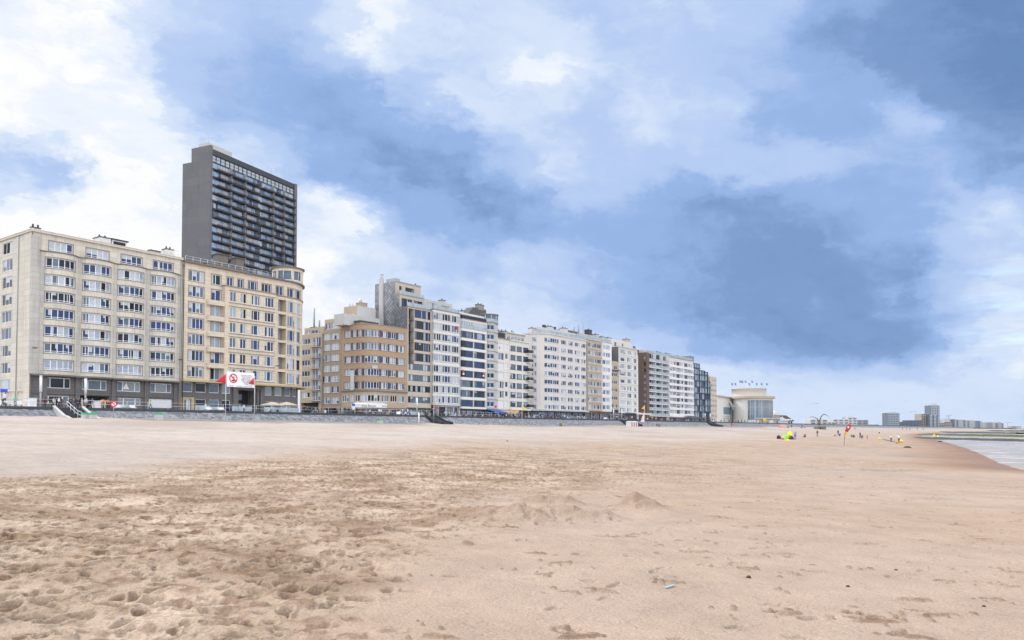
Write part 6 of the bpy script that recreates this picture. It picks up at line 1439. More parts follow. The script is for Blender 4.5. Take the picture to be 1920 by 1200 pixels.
def misc_front():
    t, _ = pt(785.5,775,29); c = W(t,29); zb = ground_z(c[0],c[1]); A = thing('marker_post', 'thick white marker post in the sand before the slate block', 'post', (c[0],c[1],zb)); z = fz(785.5,772.5,29)
    mb = MB(); mb.bar((c[0],c[1],zb-.2),(c[0],c[1],z-.2),.14,0,10); mb.build('post', WHT, A); mb = MB(); mb.bar((c[0],c[1],z-.2),(c[0],c[1],z),.17,0,10,.05); mb.build('cap', WHT, A)
    # striped cabin
    def cabin(px0, px1, y0, q, label, m1, m2, n=7):
        ta, z = pt(px0,y0,q); tb = pt(px1,y0,q)[0]; c = W((ta+tb)/2,q); zb = ground_z(c[0],c[1]); A = thing('beach_cabin', label, 'beach cabin', (c[0],c[1],zb))
        mb = MB(); w = (tb-ta)/n
        for i in range(n): mb.box(ta+w*i, ta+w*(i+1)-.002, q-1.6, q, zb-.2, z-.25, i % 2)
        mb.build('striped_wall', [m1, m2], A)
        mb = MB(); mb.hexa([W(ta-.15,q-1.75,z-.247),W(ta-.15,q+.15,z-.247),W(tb+.15,q+.15,z-.247),W(tb+.15,q-1.75,z-.247),W(ta-.05,q-1.0,z+.15),W(ta-.05,q-.7,z+.15),W(tb+.05,q-.7,z+.15),W(tb+.05,q-1.0,z+.15)]); mb.build('roof', m1, A)
        return A, ta, tb, zb, z
    A, ta, tb, zb, z = cabin(1182, 1196, 790.3, 31, 'red and white striped beach cabin with a coat of arms, below the awnings', WHT, plain('cabin_red', (.52,.02,.04), .6), 7)
    mb = MB(); mb.box(ta+.5, ta+1.2, 31.01, 31.03, zb+.7, zb+1.5); mb.build('emblem', plain('emblem_red', (.45,.02,.08), .6), A)
    mb = MB(); mb.box(ta+.7, ta+1.0, 31.035, 31.05, zb+.9, zb+1.3); mb.build('emblem_panel', WHT, A)
    mb = MB(); mb.box(tb+.2, tb+1.2, 29.6, 30.9, zb-.2, z-.3); mb.box(tb+.35, tb+1.05, 30.9, 31.0, zb, z-.6, 1); A2 = thing('beach_locker', 'dark narrow locker standing against the striped cabin', 'locker', W(tb+.7,30.2,zb)); mb.build('body', [NAVY, MAT['dframe']], A2)
    cabin(1465.5, 1475, 797.3, 36, 'pale red striped windbreak cabin below the concrete kiosk', PNK, plain('cream_cloth',(.75,.62,.58),.7), 7)
    # wind banner beside the flag pole
    t0, z0 = pt(1201,781,28); t1 = pt(1207.5,781,28)[0]; mb = MB(); g = ground_z(*W(t0,28)[:2]); A = thing('wind_banner', 'white wind banner with faint red print beside the yellow flag pole', 'banner', W(t0,28,g))
    z1 = fz(1201,791,28); mb.face([W(t0,28,z1),W(t1,28,z1-.0),W(t1,28,z0+1.0),W(t0+1.2,28.2,z0+.2)]); o = mb.build('cloth', WHT, A); o.modifiers.new('thickness','SOLIDIFY').thickness = .03
    mb = MB(); mb.bar(W(t1,28,g-.2), W(t1,28,z0+1.0), .05, 0, 6); mb.build('pole', MAT['ltmetal'], A); mb = MB(); mb.bar(W(t0+1.0,28.02,z1+.9), W(t0+1.0,28.06,z1+.9), .45, 0, 10); mb.build('print', PNK, A)
    # groyne stub and stones at the wall foot
    for px, y, q, w, lab in ((1051.5,796,31,.45,'short brown timber stump at the foot of the sea wall'),(1236,797,31,.35,'low brown stump at the wall foot past the yellow flag')):
        t, _ = pt(px,y,q); c = W(t,q); g = ground_z(c[0],c[1]); mb = MB(); mb.bar((c[0],c[1],g-.3),(c[0],c[1],g+.75),w,0,9,w*.85); mb.bar((c[0],c[1],g+.75),(c[0]+.05,c[1],g+.85),w*.85,0,9,w*.6); tag(mb.build('timber_stump', plain('weathered_wood',(.20,.13,.08),.9), None, (c[0],c[1],g)), lab, 'stump')
misc_front()
# ------------------------------------------------------------------ promenade furniture
def parasol(px, ytop, q, r, mat, label, group='cafe parasols'):
    t, z = pt(px, ytop, q); c = W(t,q,PROM); A = thing('parasol', label, 'parasol', c, group); h = z-PROM
    mb = MB(); mb.bar(c,(c[0],c[1],z-.1),.05,0,6); mb.build('pole', WHT, A); mb = MB(); mb.lathe(c, [(.02,h),(r*.55,h-.32),(r,h-.62),(r,h-.8)], 0, 8, smooth=False); o = mb.build('canopy', mat, A); o.modifiers.new('thickness','SOLIDIFY').thickness = .02
    mb = MB(); mb.lathe(c, [(0,.12),(.4,.12),(.45,0)], 0, 12); mb.build('base', MAT['grey'], A)
CRM = plain('cream_canvas', (.66,.56,.46), .8)
parasol(510.5,753.5,8,2.5,CRM,'open cream parasol nearest the dark entrance portal'); parasol(537,753.5,8,2.3,CRM,'open cream parasol near the rounded corner of the warm block')
parasol(1154,775,8,3.2,plain('mauve_canvas',(.20,.165,.22),.8),'dark mauve parasol before the low tan block')
def awning(px0, px1, y0, y1, q0, q1, mat, label, zw=None):
    t0, z0 = pt(px0,y0,q0); t1 = pt(px1,y0,q0)[0]; z1 = fz(px0,y1,q1); A = thing('cafe_awning', label, 'awning', W((t0+t1)/2,q0,PROM), 'cafe awnings')
    mb = MB(); mb.hexa([W(t0,q0,z0-.08),W(t0,q1,z1-.08),W(t1,q1,z1-.08),W(t1,q0,z0-.08),W(t0,q0,z0),W(t0,q1,z1),W(t1,q1,z1),W(t1,q0,z0)]); mb.build('canvas', mat, A)
    mb = MB(); mb.box(t0,t1,q1-.02,q1+.03,z1-.5,z1-.082); mb.build('valance', mat, A)
    for t in (t0+.1,t1-.1): mb = MB(); mb.bar(W(t,q1-.1,PROM),W(t,q1-.1,z1-.09),.05,0,6); mb.build('post', MAT['ltmetal'], A)
awning(911,932,767,771.5,.7,4.5,plain('blue_canvas',(.05,.13,.45),.7),'blue sloping cafe awning under the rounded end bay'); awning(932.5,955,769,771.8,.6,4.2,plain('sand_canvas',(.60,.47,.40),.7),'sand coloured cafe awning next to the blue one')
awning(1172,1201,772.6,773.6,2,7,plain('white_canvas',(.66,.66,.7),.7),'long pale cafe awning before the tall cream block'); awning(1284,1299,779,781.5,2,6,plain('violet_canvas',(.11,.09,.16),.7),'dark violet cafe awning below the rose banded block')
def sign_box(px0, px1, y0, y1, q, mat, label, txt=None, tm=None, name='shop_sign'):
    t0, z1 = pt(px0,y0,q); t1 = pt(px1,y0,q)[0]; z0 = fz(px0,y1,q); mb = MB(); A = thing(name, label, 'sign', W((t0+t1)/2,q,z0)); mb.box(t0,t1,q-.2,q,z0,z1); mb.build('panel', mat, A)
    for t in (t0+.2,t1-.2): mb = MB(); mb.bar(W(t,q-.1,PROM),W(t,q-.1,z0),.05,0,6); mb.build('post', MAT['dframe'], A)
    if txt: put_text(A, txt, W((t0+t1)/2,q+.02,(z0+z1)/2), (DX,DY,0), (z1-z0)*.75, tm or NAVY)
sign_box(957.3,973,767.8,772,6,plain('sign_amber',(.68,.42,.16),.5),'amber snack bar sign board under the white canopy','SNACK', RED)
sign_box(1.5,14.5,729,735.5,19,BLU,'small blue direction sign over white chairs at the street corner'); 
sign_box(661,665.6,756.5,760.5,22,BLU,'small blue square sign on a post before the orange hotel', name='blue_sign'); sign_box(661.4,665.2,761.5,768,22.2,WHT,'white notice panel beneath the blue square sign', name='notice_panel')
def cabinet(px, y0, q, w, label):
    t, z = pt(px,y0,q); A = thing('utility_cabinet', label, 'cabinet', W(t,q,PROM)); mb = MB(); mb.box(t-w,t+w,q-.45,q+.45,PROM,z-.08); mb.build('body', WHT, A); mb = MB(); mb.box(t-w-.06,t+w+.06,q-.5,q+.5,z-.077,z); mb.build('lid', MAT['ltmetal'], A)
    mb = MB()
    for k in range(3): mb.box(t-w+.06,t+w-.06,q+.455,q+.47,PROM+.2+k*.38,PROM+.23+k*.38)
    mb.build('louvre', MAT['grey'], A)
cabinet(59.5,746,21,.5,'white louvred cabinet before the dark corner pier'); cabinet(181.5,752.5,21,.5,'white louvred cabinet among the waiting crowd')
def bench(px, q, label, mat=None, w=1.3, grp='white benches on the promenade'):
    t = ft(px,q,765); A = thing('bench', label, 'bench', W(t,q,PROM), grp); m = mat or WHT
    mb = MB(); mb.box(t-w,t+w,q-.25,q+.25,PROM+.42,PROM+.5); mb.build('seat', m, A); mb = MB(); mb.hexa([W(t-w,q-.30,PROM+.503),W(t-w,q-.24,PROM+.503),W(t+w,q-.24,PROM+.503),W(t+w,q-.30,PROM+.503),W(t-w,q-.42,PROM+.95),W(t-w,q-.36,PROM+.95),W(t+w,q-.36,PROM+.95),W(t+w,q-.42,PROM+.95)]); mb.build('backrest', m, A)
    for s in (-1,1): mb = MB(); mb.box(t+s*(w-.15)-.05,t+s*(w-.15)+.05,q-.2,q+.2,PROM,PROM+.417); mb.build('leg', MAT['grey'], A)
for a in ((2,22,'white bench cut by the frame edge'),(24,22,'white bench beside the person in turquoise'),(230,18,'long white bench behind the round red sign'),(241,18,'white bench below the white shutter')): bench(*a)
bench(410,19,'white bench left of the flagpole with the larger pennant'); bench(398,19,'white bench before the cream-framed door')
def terrace_screen(px0, px1, q, label, h=1.5):
    P = tq_path([(ft(px0,q,770),q),(ft(px1,q,770),q)], False); A = thing('glass_screen', label, 'windscreen', P.pos(P.len/2,0,PROM), 'glass windscreens of the terraces'); mb = MB(); pbar(mb,P,0,P.len,PROM+.1,PROM+h,-.02,.02); mb.build('pane', MAT['g_rail'], A)
    n = max(1,round(P.len/2)); mb = MB()
    for i in range(n+1): o = MB(); o.bar(P.pos(P.len*i/n,0,PROM),P.pos(P.len*i/n,0,PROM+h+.05),.04,0,4); o.build('post', MAT['ltmetal'], A)
for a in ((367,392,9,'glass windscreen before the cream-framed door'),(436,472,10,'glass windscreen under the white board'),(496,560,10,'long glass windscreen round the two cream parasols'),(770,795,8,'glass windscreen before the slate block shop'),(835,858,8,'glass windscreen before the white banded block'),(1000,1018,8,'glass windscreen at the rose corner'),(1062,1098,8,'long glass windscreen before the rose block')): terrace_screen(*a)
def table_set(px, q, label, mat, k):
    t = ft(px,q,775); A = thing('cafe_table', label, 'table', W(t,q,PROM), 'cafe tables on the promenade'); c = W(t,q,PROM); mb = MB(); mb.lathe(c,[(0,.74),(.42,.74),(.42,.70),(0,.70)],0,12,smooth=False); mb.build('tabletop', mat, A); mb = MB(); mb.bar(c,(c[0],c[1],PROM+.7),.04,0,6); mb.lathe(c,[(.3,.0),(.04,.06)],0,10); mb.build('pedestal', MAT['grey'], A)
def chair(t, q, rot, mat, label):
    c = Vector(W(t,q,PROM)); A = thing('cafe_chair', label, 'chair', c, 'cafe chairs on the promenade'); A.rotation_euler = (0,0,rot)
    if (mat.name) not in CH:
        ps_ = []
        mb = MB(); mb.hexa([(-.22,-.22,.42),(.22,-.22,.42),(.22,.22,.42),(-.22,.22,.42),(-.22,-.22,.47),(.22,-.22,.47),(.22,.22,.47),(-.22,.22,.47)]); ps_.append(('seat',mb))
        mb = MB(); mb.hexa([(-.22,.18,.48),(.22,.18,.48),(.22,.22,.48),(-.22,.22,.48),(-.22,.26,.9),(.22,.26,.9),(.22,.3,.9),(-.22,.3,.9)]); ps_.append(('backrest',mb))
        for sx_ in (-1,1):
            for sy in (-1,1): mb = MB(); mb.bar((sx_*.19,sy*.19,0),(sx_*.19,sy*.19,.42),.022,0,5); ps_.append(('leg',mb))
        CH[mat.name] = [(n, m_.build(n, mat, None)) for n, m_ in ps_]
        for n, o in CH[mat.name]: o.parent = A
    else:
        for n, o in CH[mat.name]: d = o.copy(); COL.objects.link(d); d.parent = A
CH = {}
MRN = plain('maroon_rattan', (.13,.03,.035), .7); BRN = plain('brown_rattan', (.16,.10,.07), .8)
SPOTS = [(676,'the orange hotel awning',BRN),(684,'the orange hotel awning',BRN),(700,'the orange hotel awning',BRN),(712,'the orange hotel awning',BRN),(840,'the white banded block',WHT),(848,'the white banded block',WHT),(905,'the dark banded block',MRN),(915,'the blue awning',MRN),(924,'the blue awning',MRN),(938,'the sand coloured awning',MRN),(948,'the sand coloured awning',MRN),(989,'the black balconies',WHT),(998,'the rose corner',WHT),(1012,'the rose corner',MRN),(1078,'the rose block',BRN),(1088,'the rose block',BRN),(1154,'the mauve parasol',MRN),(1178,'the long pale awning',MRN),(1190,'the long pale awning',MRN),(1268,'the rose banded block',MRN),(1284,'the violet awning',MRN)]
for i, (px, wh, m) in enumerate(SPOTS):
    q = 14+(i*5) % 4; t = ft(px,q,775); nm = {'brown_rattan':'brown','white_frame':'white','maroon_rattan':'maroon'}[m.name]
    side = ['before','in front of'][0]
    near = [s[1] for s in SPOTS[:i]].count(wh); pos = ('first','second','third','fourth')[near]
    table_set(px, q, f'{pos} round {nm} cafe table from the left before {wh}', m, i)
    chair(t-.75, q, R(125), m, f'{nm} chair left of the {pos} table before {wh}'); chair(t+.75, q, R(-55), m, f'{nm} chair right of the {pos} table before {wh}')
def pedal_cart(px, q, label):
    t = ft(px,q,775); A = thing('pedal_cart', label, 'pedal cart', W(t,q,PROM), 'pedal carts on the promenade')
    mb = MB(); mb.box(t-1.1,t+1.1,q-.5,q+.5,PROM+.3,PROM+.5); mb.hexa([W(t-1.2,q-.5,PROM+.503),W(t-1.2,q+.5,PROM+.503),W(t-.2,q+.5,PROM+.503),W(t-.2,q-.5,PROM+.503),W(t-.9,q-.4,PROM+.95),W(t-.9,q+.4,PROM+.95),W(t-.3,q+.4,PROM+.95),W(t-.3,q-.4,PROM+.95)]); mb.build('body', WHT, A)
    mb = MB(); mb.box(t+.1,t+.6,q-.4,q+.4,PROM+.503,PROM+.65); mb.box(t+.55,t+.65,q-.4,q+.4,PROM+.66,PROM+1.1); mb.build('seat', BLU, A)
    for dt in (-.8,.8):
        for dq in (-.55,.55): mb = MB(); mb.bar(W(t+dt,q+dq-.05,PROM+.28),W(t+dt,q+dq+.05,PROM+.28),.28,0,14); mb.build('wheel', MAT['black'], A)
for a in ((753,20,'white and blue pedal cart before the right end of the orange hotel'),(761,19,'white and blue pedal cart nearest the slate stepped block'),(1137,18,'white pedal cart before the tan and white pair'),(1338,18,'white pedal cart before the slim beige block')): pedal_cart(*a)
# ================================================================== casino rotunda and what lies beyond
def rotunda():
    Yc = 440.0; r0 = ray(1412,790); c = (Yc*r0[0]/r0[1], Yc); rad = 36.0/F*Yc*1.0
    zc = 1.7+(HOR-747)*(Yc-rad*.6)/F*1.0; A = thing('casino_rotunda', 'pale stone rotunda with tall curved glass front and flags on its roof', 'building', (c[0],c[1],PROM))
    a0 = math.atan2(-c[1], -c[0])                      # towards the viewer
    ang = lambda px: math.asin(max(-1,min(1,((px-1412)/36.0))))   # position on the drum
    cc = (c[0],c[1],0); mb = MB(); n = 48
    f = lambda a, rr, z: (c[0]+rr*math.cos(a0+a), c[1]+rr*math.sin(a0+a), z)
    g0, g1 = ang(1401), ang(1446.5); zb, zt = PROM+2.2, zc-1.2
    for i in range(n):
        a, b = -math.pi+2*math.pi*i/n, -math.pi+2*math.pi*(i+1)/n; m_ = (a+b)/2
        if g0 < m_ < g1: mb.face([f(a,rad,PROM),f(b,rad,PROM),f(b,rad,zb),f(a,rad,zb)]); mb.face([f(a,rad,zt),f(b,rad,zt),f(b,rad,zc),f(a,rad,zc)])
        else: mb.face([f(a,rad,PROM),f(b,rad,PROM),f(b,rad,zc),f(a,rad,zc)],0,True)
    mb.build('wall', MAT['stone'], A)
    mb = MB(); k = 30
    for i in range(k):
        a, b = g0+(g1-g0)*i/k, g0+(g1-g0)*(i+1)/k; mb.face([f(a,rad-.4,zb),f(b,rad-.4,zb),f(b,rad-.4,zt),f(a,rad-.4,zt)], rnd.choice((0,0,1,2)))
    gl = mb.build('curtain_glazing', [MAT['g_teal'], MAT['g_mid'], MAT['g_sky']], A); mb = MB()
    for i in range(0,k+1): a = g0+(g1-g0)*i/k; mb.bar(f(a,rad-.3,zb),f(a,rad-.3,zt),.09,0,4)
    for z in (zb+.3*(zt-zb), zb+.65*(zt-zb)):
        for i in range(k): mb.bar(f(g0+(g1-g0)*i/k,rad-.3,z),f(g0+(g1-g0)*(i+1)/k,rad-.3,z),.06,0,4)
    mb.build('glazing_bar', MAT['ltmetal'], gl)
    mb = MB(); mb.lathe(cc, [(rad*.2,zc),(rad+1.2,zc),(rad+1.2,zc+1.2),(rad*.2,zc+1.3)], 0, 48, smooth=False); mb.build('cornice', MAT['tan2'], A)
    r2 = rad*.88; c2 = (c[0]-1.0,c[1]+4,0); zu = 1.7+(HOR-727.5)*(c2[1]-r2)/F; mb = MB(); mb.lathe(c2, [(r2,zc+1.2),(r2,zu-.25),(r2+.35,zu-.25),(r2+.35,zu),(0,zu+.4)], 0, 40); mb.build('upper_drum', MAT['stone'], A)
    fl = plain('flag_blue_white', (.16,.22,.42), .7)
    for i, px in enumerate((1371,1377,1386,1396,1403,1408.5,1417,1426,1436)):
        p = py_at(px, 726, c2[1]); h = 3.6 if i not in (2,3,5) else 5.0
        mb = MB(); mb.bar((p.x,p.y,zu-.5),(p.x,p.y,zu+h),.07,0,5); mb.build('flag_mast', MAT['ltmetal'], A)
        mb = MB(); w = 1.0 if i != 2 else 2.4; d = 1.3; mb.face([(p.x,p.y,zu+h-d),(p.x+w,p.y-.3,zu+h-d-.4),(p.x+w,p.y-.3,zu+h-.4),(p.x,p.y,zu+h)]); o = mb.build('flag', fl, A); o.modifiers.new('thickness','SOLIDIFY').thickness = .03
    # side wing
    q = -8.0; ta, tb = ft(1344.8,q,780), ft(1396,q,780); zw = fz(1350,744,q); P = tq_path([(ta,q),(ft(1356,q,780),q),(ft(1358,q,780)+1,q-1.2),(tb,q-1.2)], False)
    gw = (P.S(1356.5,770),P.S(1371.5,770),P.Z(1360,777.5),P.Z(1360,763)); lw = [(P.S(1356.5+i*4.0,780),P.S(1358.6+i*4.0,780),P.Z(1360,782+j*4.2),P.Z(1360,779.5+j*4.2)) for i in range(4) for j in range(2)]
    mb = MB(); pwall(mb,P,PROM,zw,[gw]+lw,.3); solid(mb,P,PROM,zw,back_of(14),0,1); mb.build('wing_wall', [MAT['stone'],MAT['roof']], A); window(A,P,*gw,6,'ltmetal','teal',fw=.2,name='wing_glazing')
    for h in lw: window(A,P,*h,1,'wframe','dark',fw=.1)
    mb = MB(); pbar(mb,P,0,P.len,zw,zw+.7,-.5,.8); mb.build('wing_cornice', MAT['tan2'], A)
    s = P.S(1366,756); mb = MB(); z0 = P.Z(1366,763); z1 = P.Z(1366,752.5); mb.face([P.pos(s,.4,z1),P.pos(s+1.5,3.5,z0),P.pos(s+4.2,1.2,z0-2),P.pos(s+4.0,.4,z1)]); o = mb.build('sail_canopy', WHT, A); o.modifiers.new('thickness','SOLIDIFY').thickness = .15
    # concrete kiosk
    t0, z = pt(1437,783.5,12); t1 = pt(1459,783.5,12)[0]; A = thing('kiosk', 'low grey concrete kiosk with flat roof right of the rotunda', 'kiosk', W((t0+t1)/2,12,PROM)); mb = MB(); mb.box(t0,t1,2,12,PROM,z-.5); mb.build('wall', MAT['tan2'], A); mb = MB(); mb.box(t0-.8,t1+.8,1,13,z-.497,z); mb.build('roof', MAT['ltgrey'], A)
    mb = MB(); mb.box(t1-3,t1-.5,12.01,12.08,PROM+.1,z-1.5); mb.build('door', MAT['dframe'], A)
    # small rounded block beside the drum
    p = py_at(1452,785,470); A = thing('round_annex', 'small pale rounded annex glimpsed behind the rotunda', 'building', (p.x,p.y,PROM)); mb = MB(); mb.lathe((p.x,p.y,0),[(3.2,PROM),(3.2,10.2),(3.5,10.2),(3.5,10.6),(2.6,12.2),(.2,13.2)],0,20); mb.build('wall', MAT['ltgrey'], A); mb = MB(); mb.lathe((p.x,p.y,0),[(3.25,7.0),(3.25,8.6)],0,20); mb.build('window_band', MAT['g_mid'], A)
rotunda()
def gabled_house():
    Y = 520.0; P_ = lambda px, py, y=Y: py_at(px,py,y); A = thing('gabled_house', 'white house with steep brown tiled roof and a cross gable', 'house', tuple(P_(1472,798)))
    zb = PROM; a, b = P_(1456,790), P_(1488,790); ze = P_(1472,789).z; zr = P_(1472,778.5).z; d = 9.0
    mb = MB(); mb.hexa([(a.x,Y,zb),(b.x,Y,zb),(b.x,Y+d,zb),(a.x,Y+d,zb),(a.x,Y,ze),(b.x,Y,ze),(b.x,Y+d,ze),(a.x,Y+d,ze)]); g0, g1, gm = P_(1462.5,790).x, P_(1472.5,790).x, P_(1467,780).x
    zg = P_(1467,780.5).z; mb.face([(g0,Y-.6,zb),(g1,Y-.6,zb),(g1,Y-.6,ze),(gm,Y-.6,zg),(g0,Y-.6,ze)]); mb.build('wall', MAT['white'], A)
    mb = MB(); mb.face([(a.x-.5,Y-.7,ze-.2),(b.x+.5,Y-.7,ze-.2),(b.x-3.5,Y+d/2,zr),(a.x+.5,Y+d/2,zr)]); mb.face([(b.x+.5,Y-.7,ze-.2),(b.x+.5,Y+d+.7,ze-.2),(b.x-3.5,Y+d/2,zr)]); mb.face([(a.x-.5,Y+d+.7,ze-.2),(a.x+.5,Y+d/2,zr),(b.x-3.5,Y+d/2,zr),(b.x+.5,Y+d+.7,ze-.2)]); mb.face([(a.x-.5,Y-.7,ze-.2),(a.x+.5,Y+d/2,zr),(a.x-.5,Y+d+.7,ze-.2)])
    for s, x0 in ((0,g0-.3),(1,g1+.3)): mb.face([(x0,Y-1.0,ze-.25),(gm,Y-1.0,zg+.2),(gm,Y+3.5,zg+.2),(x0,Y+3.5,ze-.25)])
    rf = mb.build('roof', MAT['roofbrown'], A)
    for px in (1475.5,1479.5,1483): c = P_(px,786); mb = MB(); mb.hexa([(c.x-.7,Y-.2,ze+.3),(c.x+.7,Y-.2,ze+.3),(c.x+.7,Y+1.5,ze+.3),(c.x-.7,Y+1.5,ze+.3),(c.x-.7,Y-.2,ze+1.2),(c.x+.7,Y-.2,ze+1.2),(c.x+.7,Y+2.2,ze+1.2),(c.x-.7,Y+2.2,ze+1.2)]); mb.build('dormer', MAT['white'], rf)
    for px, py, w, h in ((1467,785.5,.9,1.4),(1475,791.5,.5,.8),(1479.5,791.5,.5,.8),(1484,791.5,.5,.8),(1466,792,.8,1.3)): c = P_(px,py); yy = Y-.66 if px < 1472 else Y-.06; mb = MB(); mb.hexa([(c.x-w,yy,c.z-h),(c.x+w,yy,c.z-h),(c.x+w,yy+.05,c.z-h),(c.x-w,yy+.05,c.z-h),(c.x-w,yy,c.z+h*.6),(c.x+w,yy,c.z+h*.6),(c.x+w,yy+.05,c.z+h*.6),(c.x-w,yy+.05,c.z+h*.6)]); mb.build('window', MAT['g_dark'], A)
    c = P_(1465,789,Y-14); A = thing('shelter', 'small grey shelter with pointed roof before the white gabled house', 'shelter', (c.x,c.y,PROM)); mb = MB(); mb.hexa([(c.x-3,c.y-3,PROM),(c.x+3.4,c.y-3,PROM),(c.x+3.4,c.y+3,PROM),(c.x-3,c.y+3,PROM),(c.x-3,c.y-3,c.z),(c.x+3.4,c.y-3,c.z),(c.x+3.4,c.y+3,c.z),(c.x-3,c.y+3,c.z)]); mb.build('wall', MAT['ltgrey'], A)
    mb = MB(); mb.lathe((c.x+.2,c.y,c.z),[(5,0),(.1,2.6)],0,4,a0=math.pi/4,a1=math.pi/4+2*math.pi,smooth=False); mb.build('roof', MAT['zinc'], A)
gabled_house()
def arches():
    b = beach_point(1537.5, 803.5); Y = 400.0; P_ = lambda px, py: tuple(py_at(px,py,Y))
    base = py_at(1538,802,Y); A = thing('arch_sculpture', 'tall sculpture of two curved ribs springing from a rock mound', 'sculpture', tuple(base))
    for nm, pts, r in (('rib',[(1535.3,799),(1534.8,790),(1533.2,786),(1529,783),(1523,781.2),(1517.5,783)],[.8,.75,.65,.5,.35,.18]),('rib',[(1537,799),(1537.2,788),(1539,782),(1542.5,778),(1546.5,777),(1551,779),(1555,782.8)],[.95,.9,.8,.7,.55,.35,.15])):
        mb = MB(); mb.tube([P_(*p) for p in pts], [x*.32 for x in r], 0, 8); mb.build(nm, plain('rust_steel',(.13,.095,.085),.8), A)
    mb = MB(); n = 14
    for i in range(13):
        g = rnd.uniform(0,6.28); d = rnd.uniform(0,3.0); px = 1538+rnd.uniform(-8,7); c = py_at(px, 801.5-3.2*(1-((px-1538)/11)**2), Y+rnd.uniform(-2,2)); mb.lathe(tuple(c), [(.05,.5),(.9,.3),(1.5,-.4),(1.3,-1.8)], 0, 7, g, g+6.283, False)
    mb.build('rock_mound', MAT['ledge'], A)
arches()
FARM = dict(w=masonry('far_white', (.50,.49,.47), amount=.2), b=masonry('far_blue_grey', (.12,.145,.185), amount=.2), d=masonry('far_dark', (.06,.07,.095), amount=.2), t=masonry('far_tan', (.33,.28,.24), amount=.2), s=masonry('far_sand', (.42,.37,.32), amount=.2), g=masonry('far_grey', (.27,.26,.26), amount=.2))
def slab_block(label, px0, px1, ytop, Y, mat, depth=14, floors=None, wcol='g_dark', bays=None, roofm=None, cat='building', name='far_building', group='far buildings', ybase=None, ysecond=None, skip=1, stepped=None):
    a, b = py_at(px0,ytop,Y), py_at(px1,ytop,Y); zb = 2.5 if ybase is None else py_at(px0,ybase,Y).z; zt = a.z
    A = thing(name, label, cat, ((a.x+b.x)/2, Y+depth/2, zb), group)
    mb = MB(); prism(mb, [(a.x,Y),(b.x,Y),(b.x+2,Y+depth),(a.x+2,Y+depth)], zb, zt, 0, 1)
    mb.build('wall', [FARM[mat] if mat in FARM else MAT[mat], MAT['roof']], A)
    n = floors or max(2, int((zt-zb)/3.1)); m = bays or max(2, int((b.x-a.x)/4.5))
    hh = (zt-zb)/n
    for i in range(n):
        mb = MB()
        for j in range(m):
            x0 = a.x+(b.x-a.x)*(j+.18)/m; x1 = a.x+(b.x-a.x)*(j+.82)/m; z0 = zb+hh*(i+.30); z1 = zb+hh*(i+.82)
            mb.hexa([(x0,Y-.06,z0),(x1,Y-.06,z0),(x1,Y+.1,z0),(x0,Y+.1,z0),(x0,Y-.06,z1),(x1,Y-.06,z1),(x1,Y+.1,z1),(x0,Y+.1,z1)])
        mb.build('window_row', MAT[wcol], A)
    if roofm:
        mb = MB(); w = (b.x-a.x); mb.hexa([(a.x+w*.12,Y+2,zt),(b.x-w*.12,Y+2,zt),(b.x-w*.12,Y+depth,zt),(a.x+w*.12,Y+depth,zt),(a.x+w*.22,Y+4,zt+roofm),(b.x-w*.22,Y+4,zt+roofm),(b.x-w*.22,Y+depth-2,zt+roofm),(a.x+w*.22,Y+depth-2,zt+roofm)]); mb.build('roof_storey', MAT['zinc'], A)
    return A
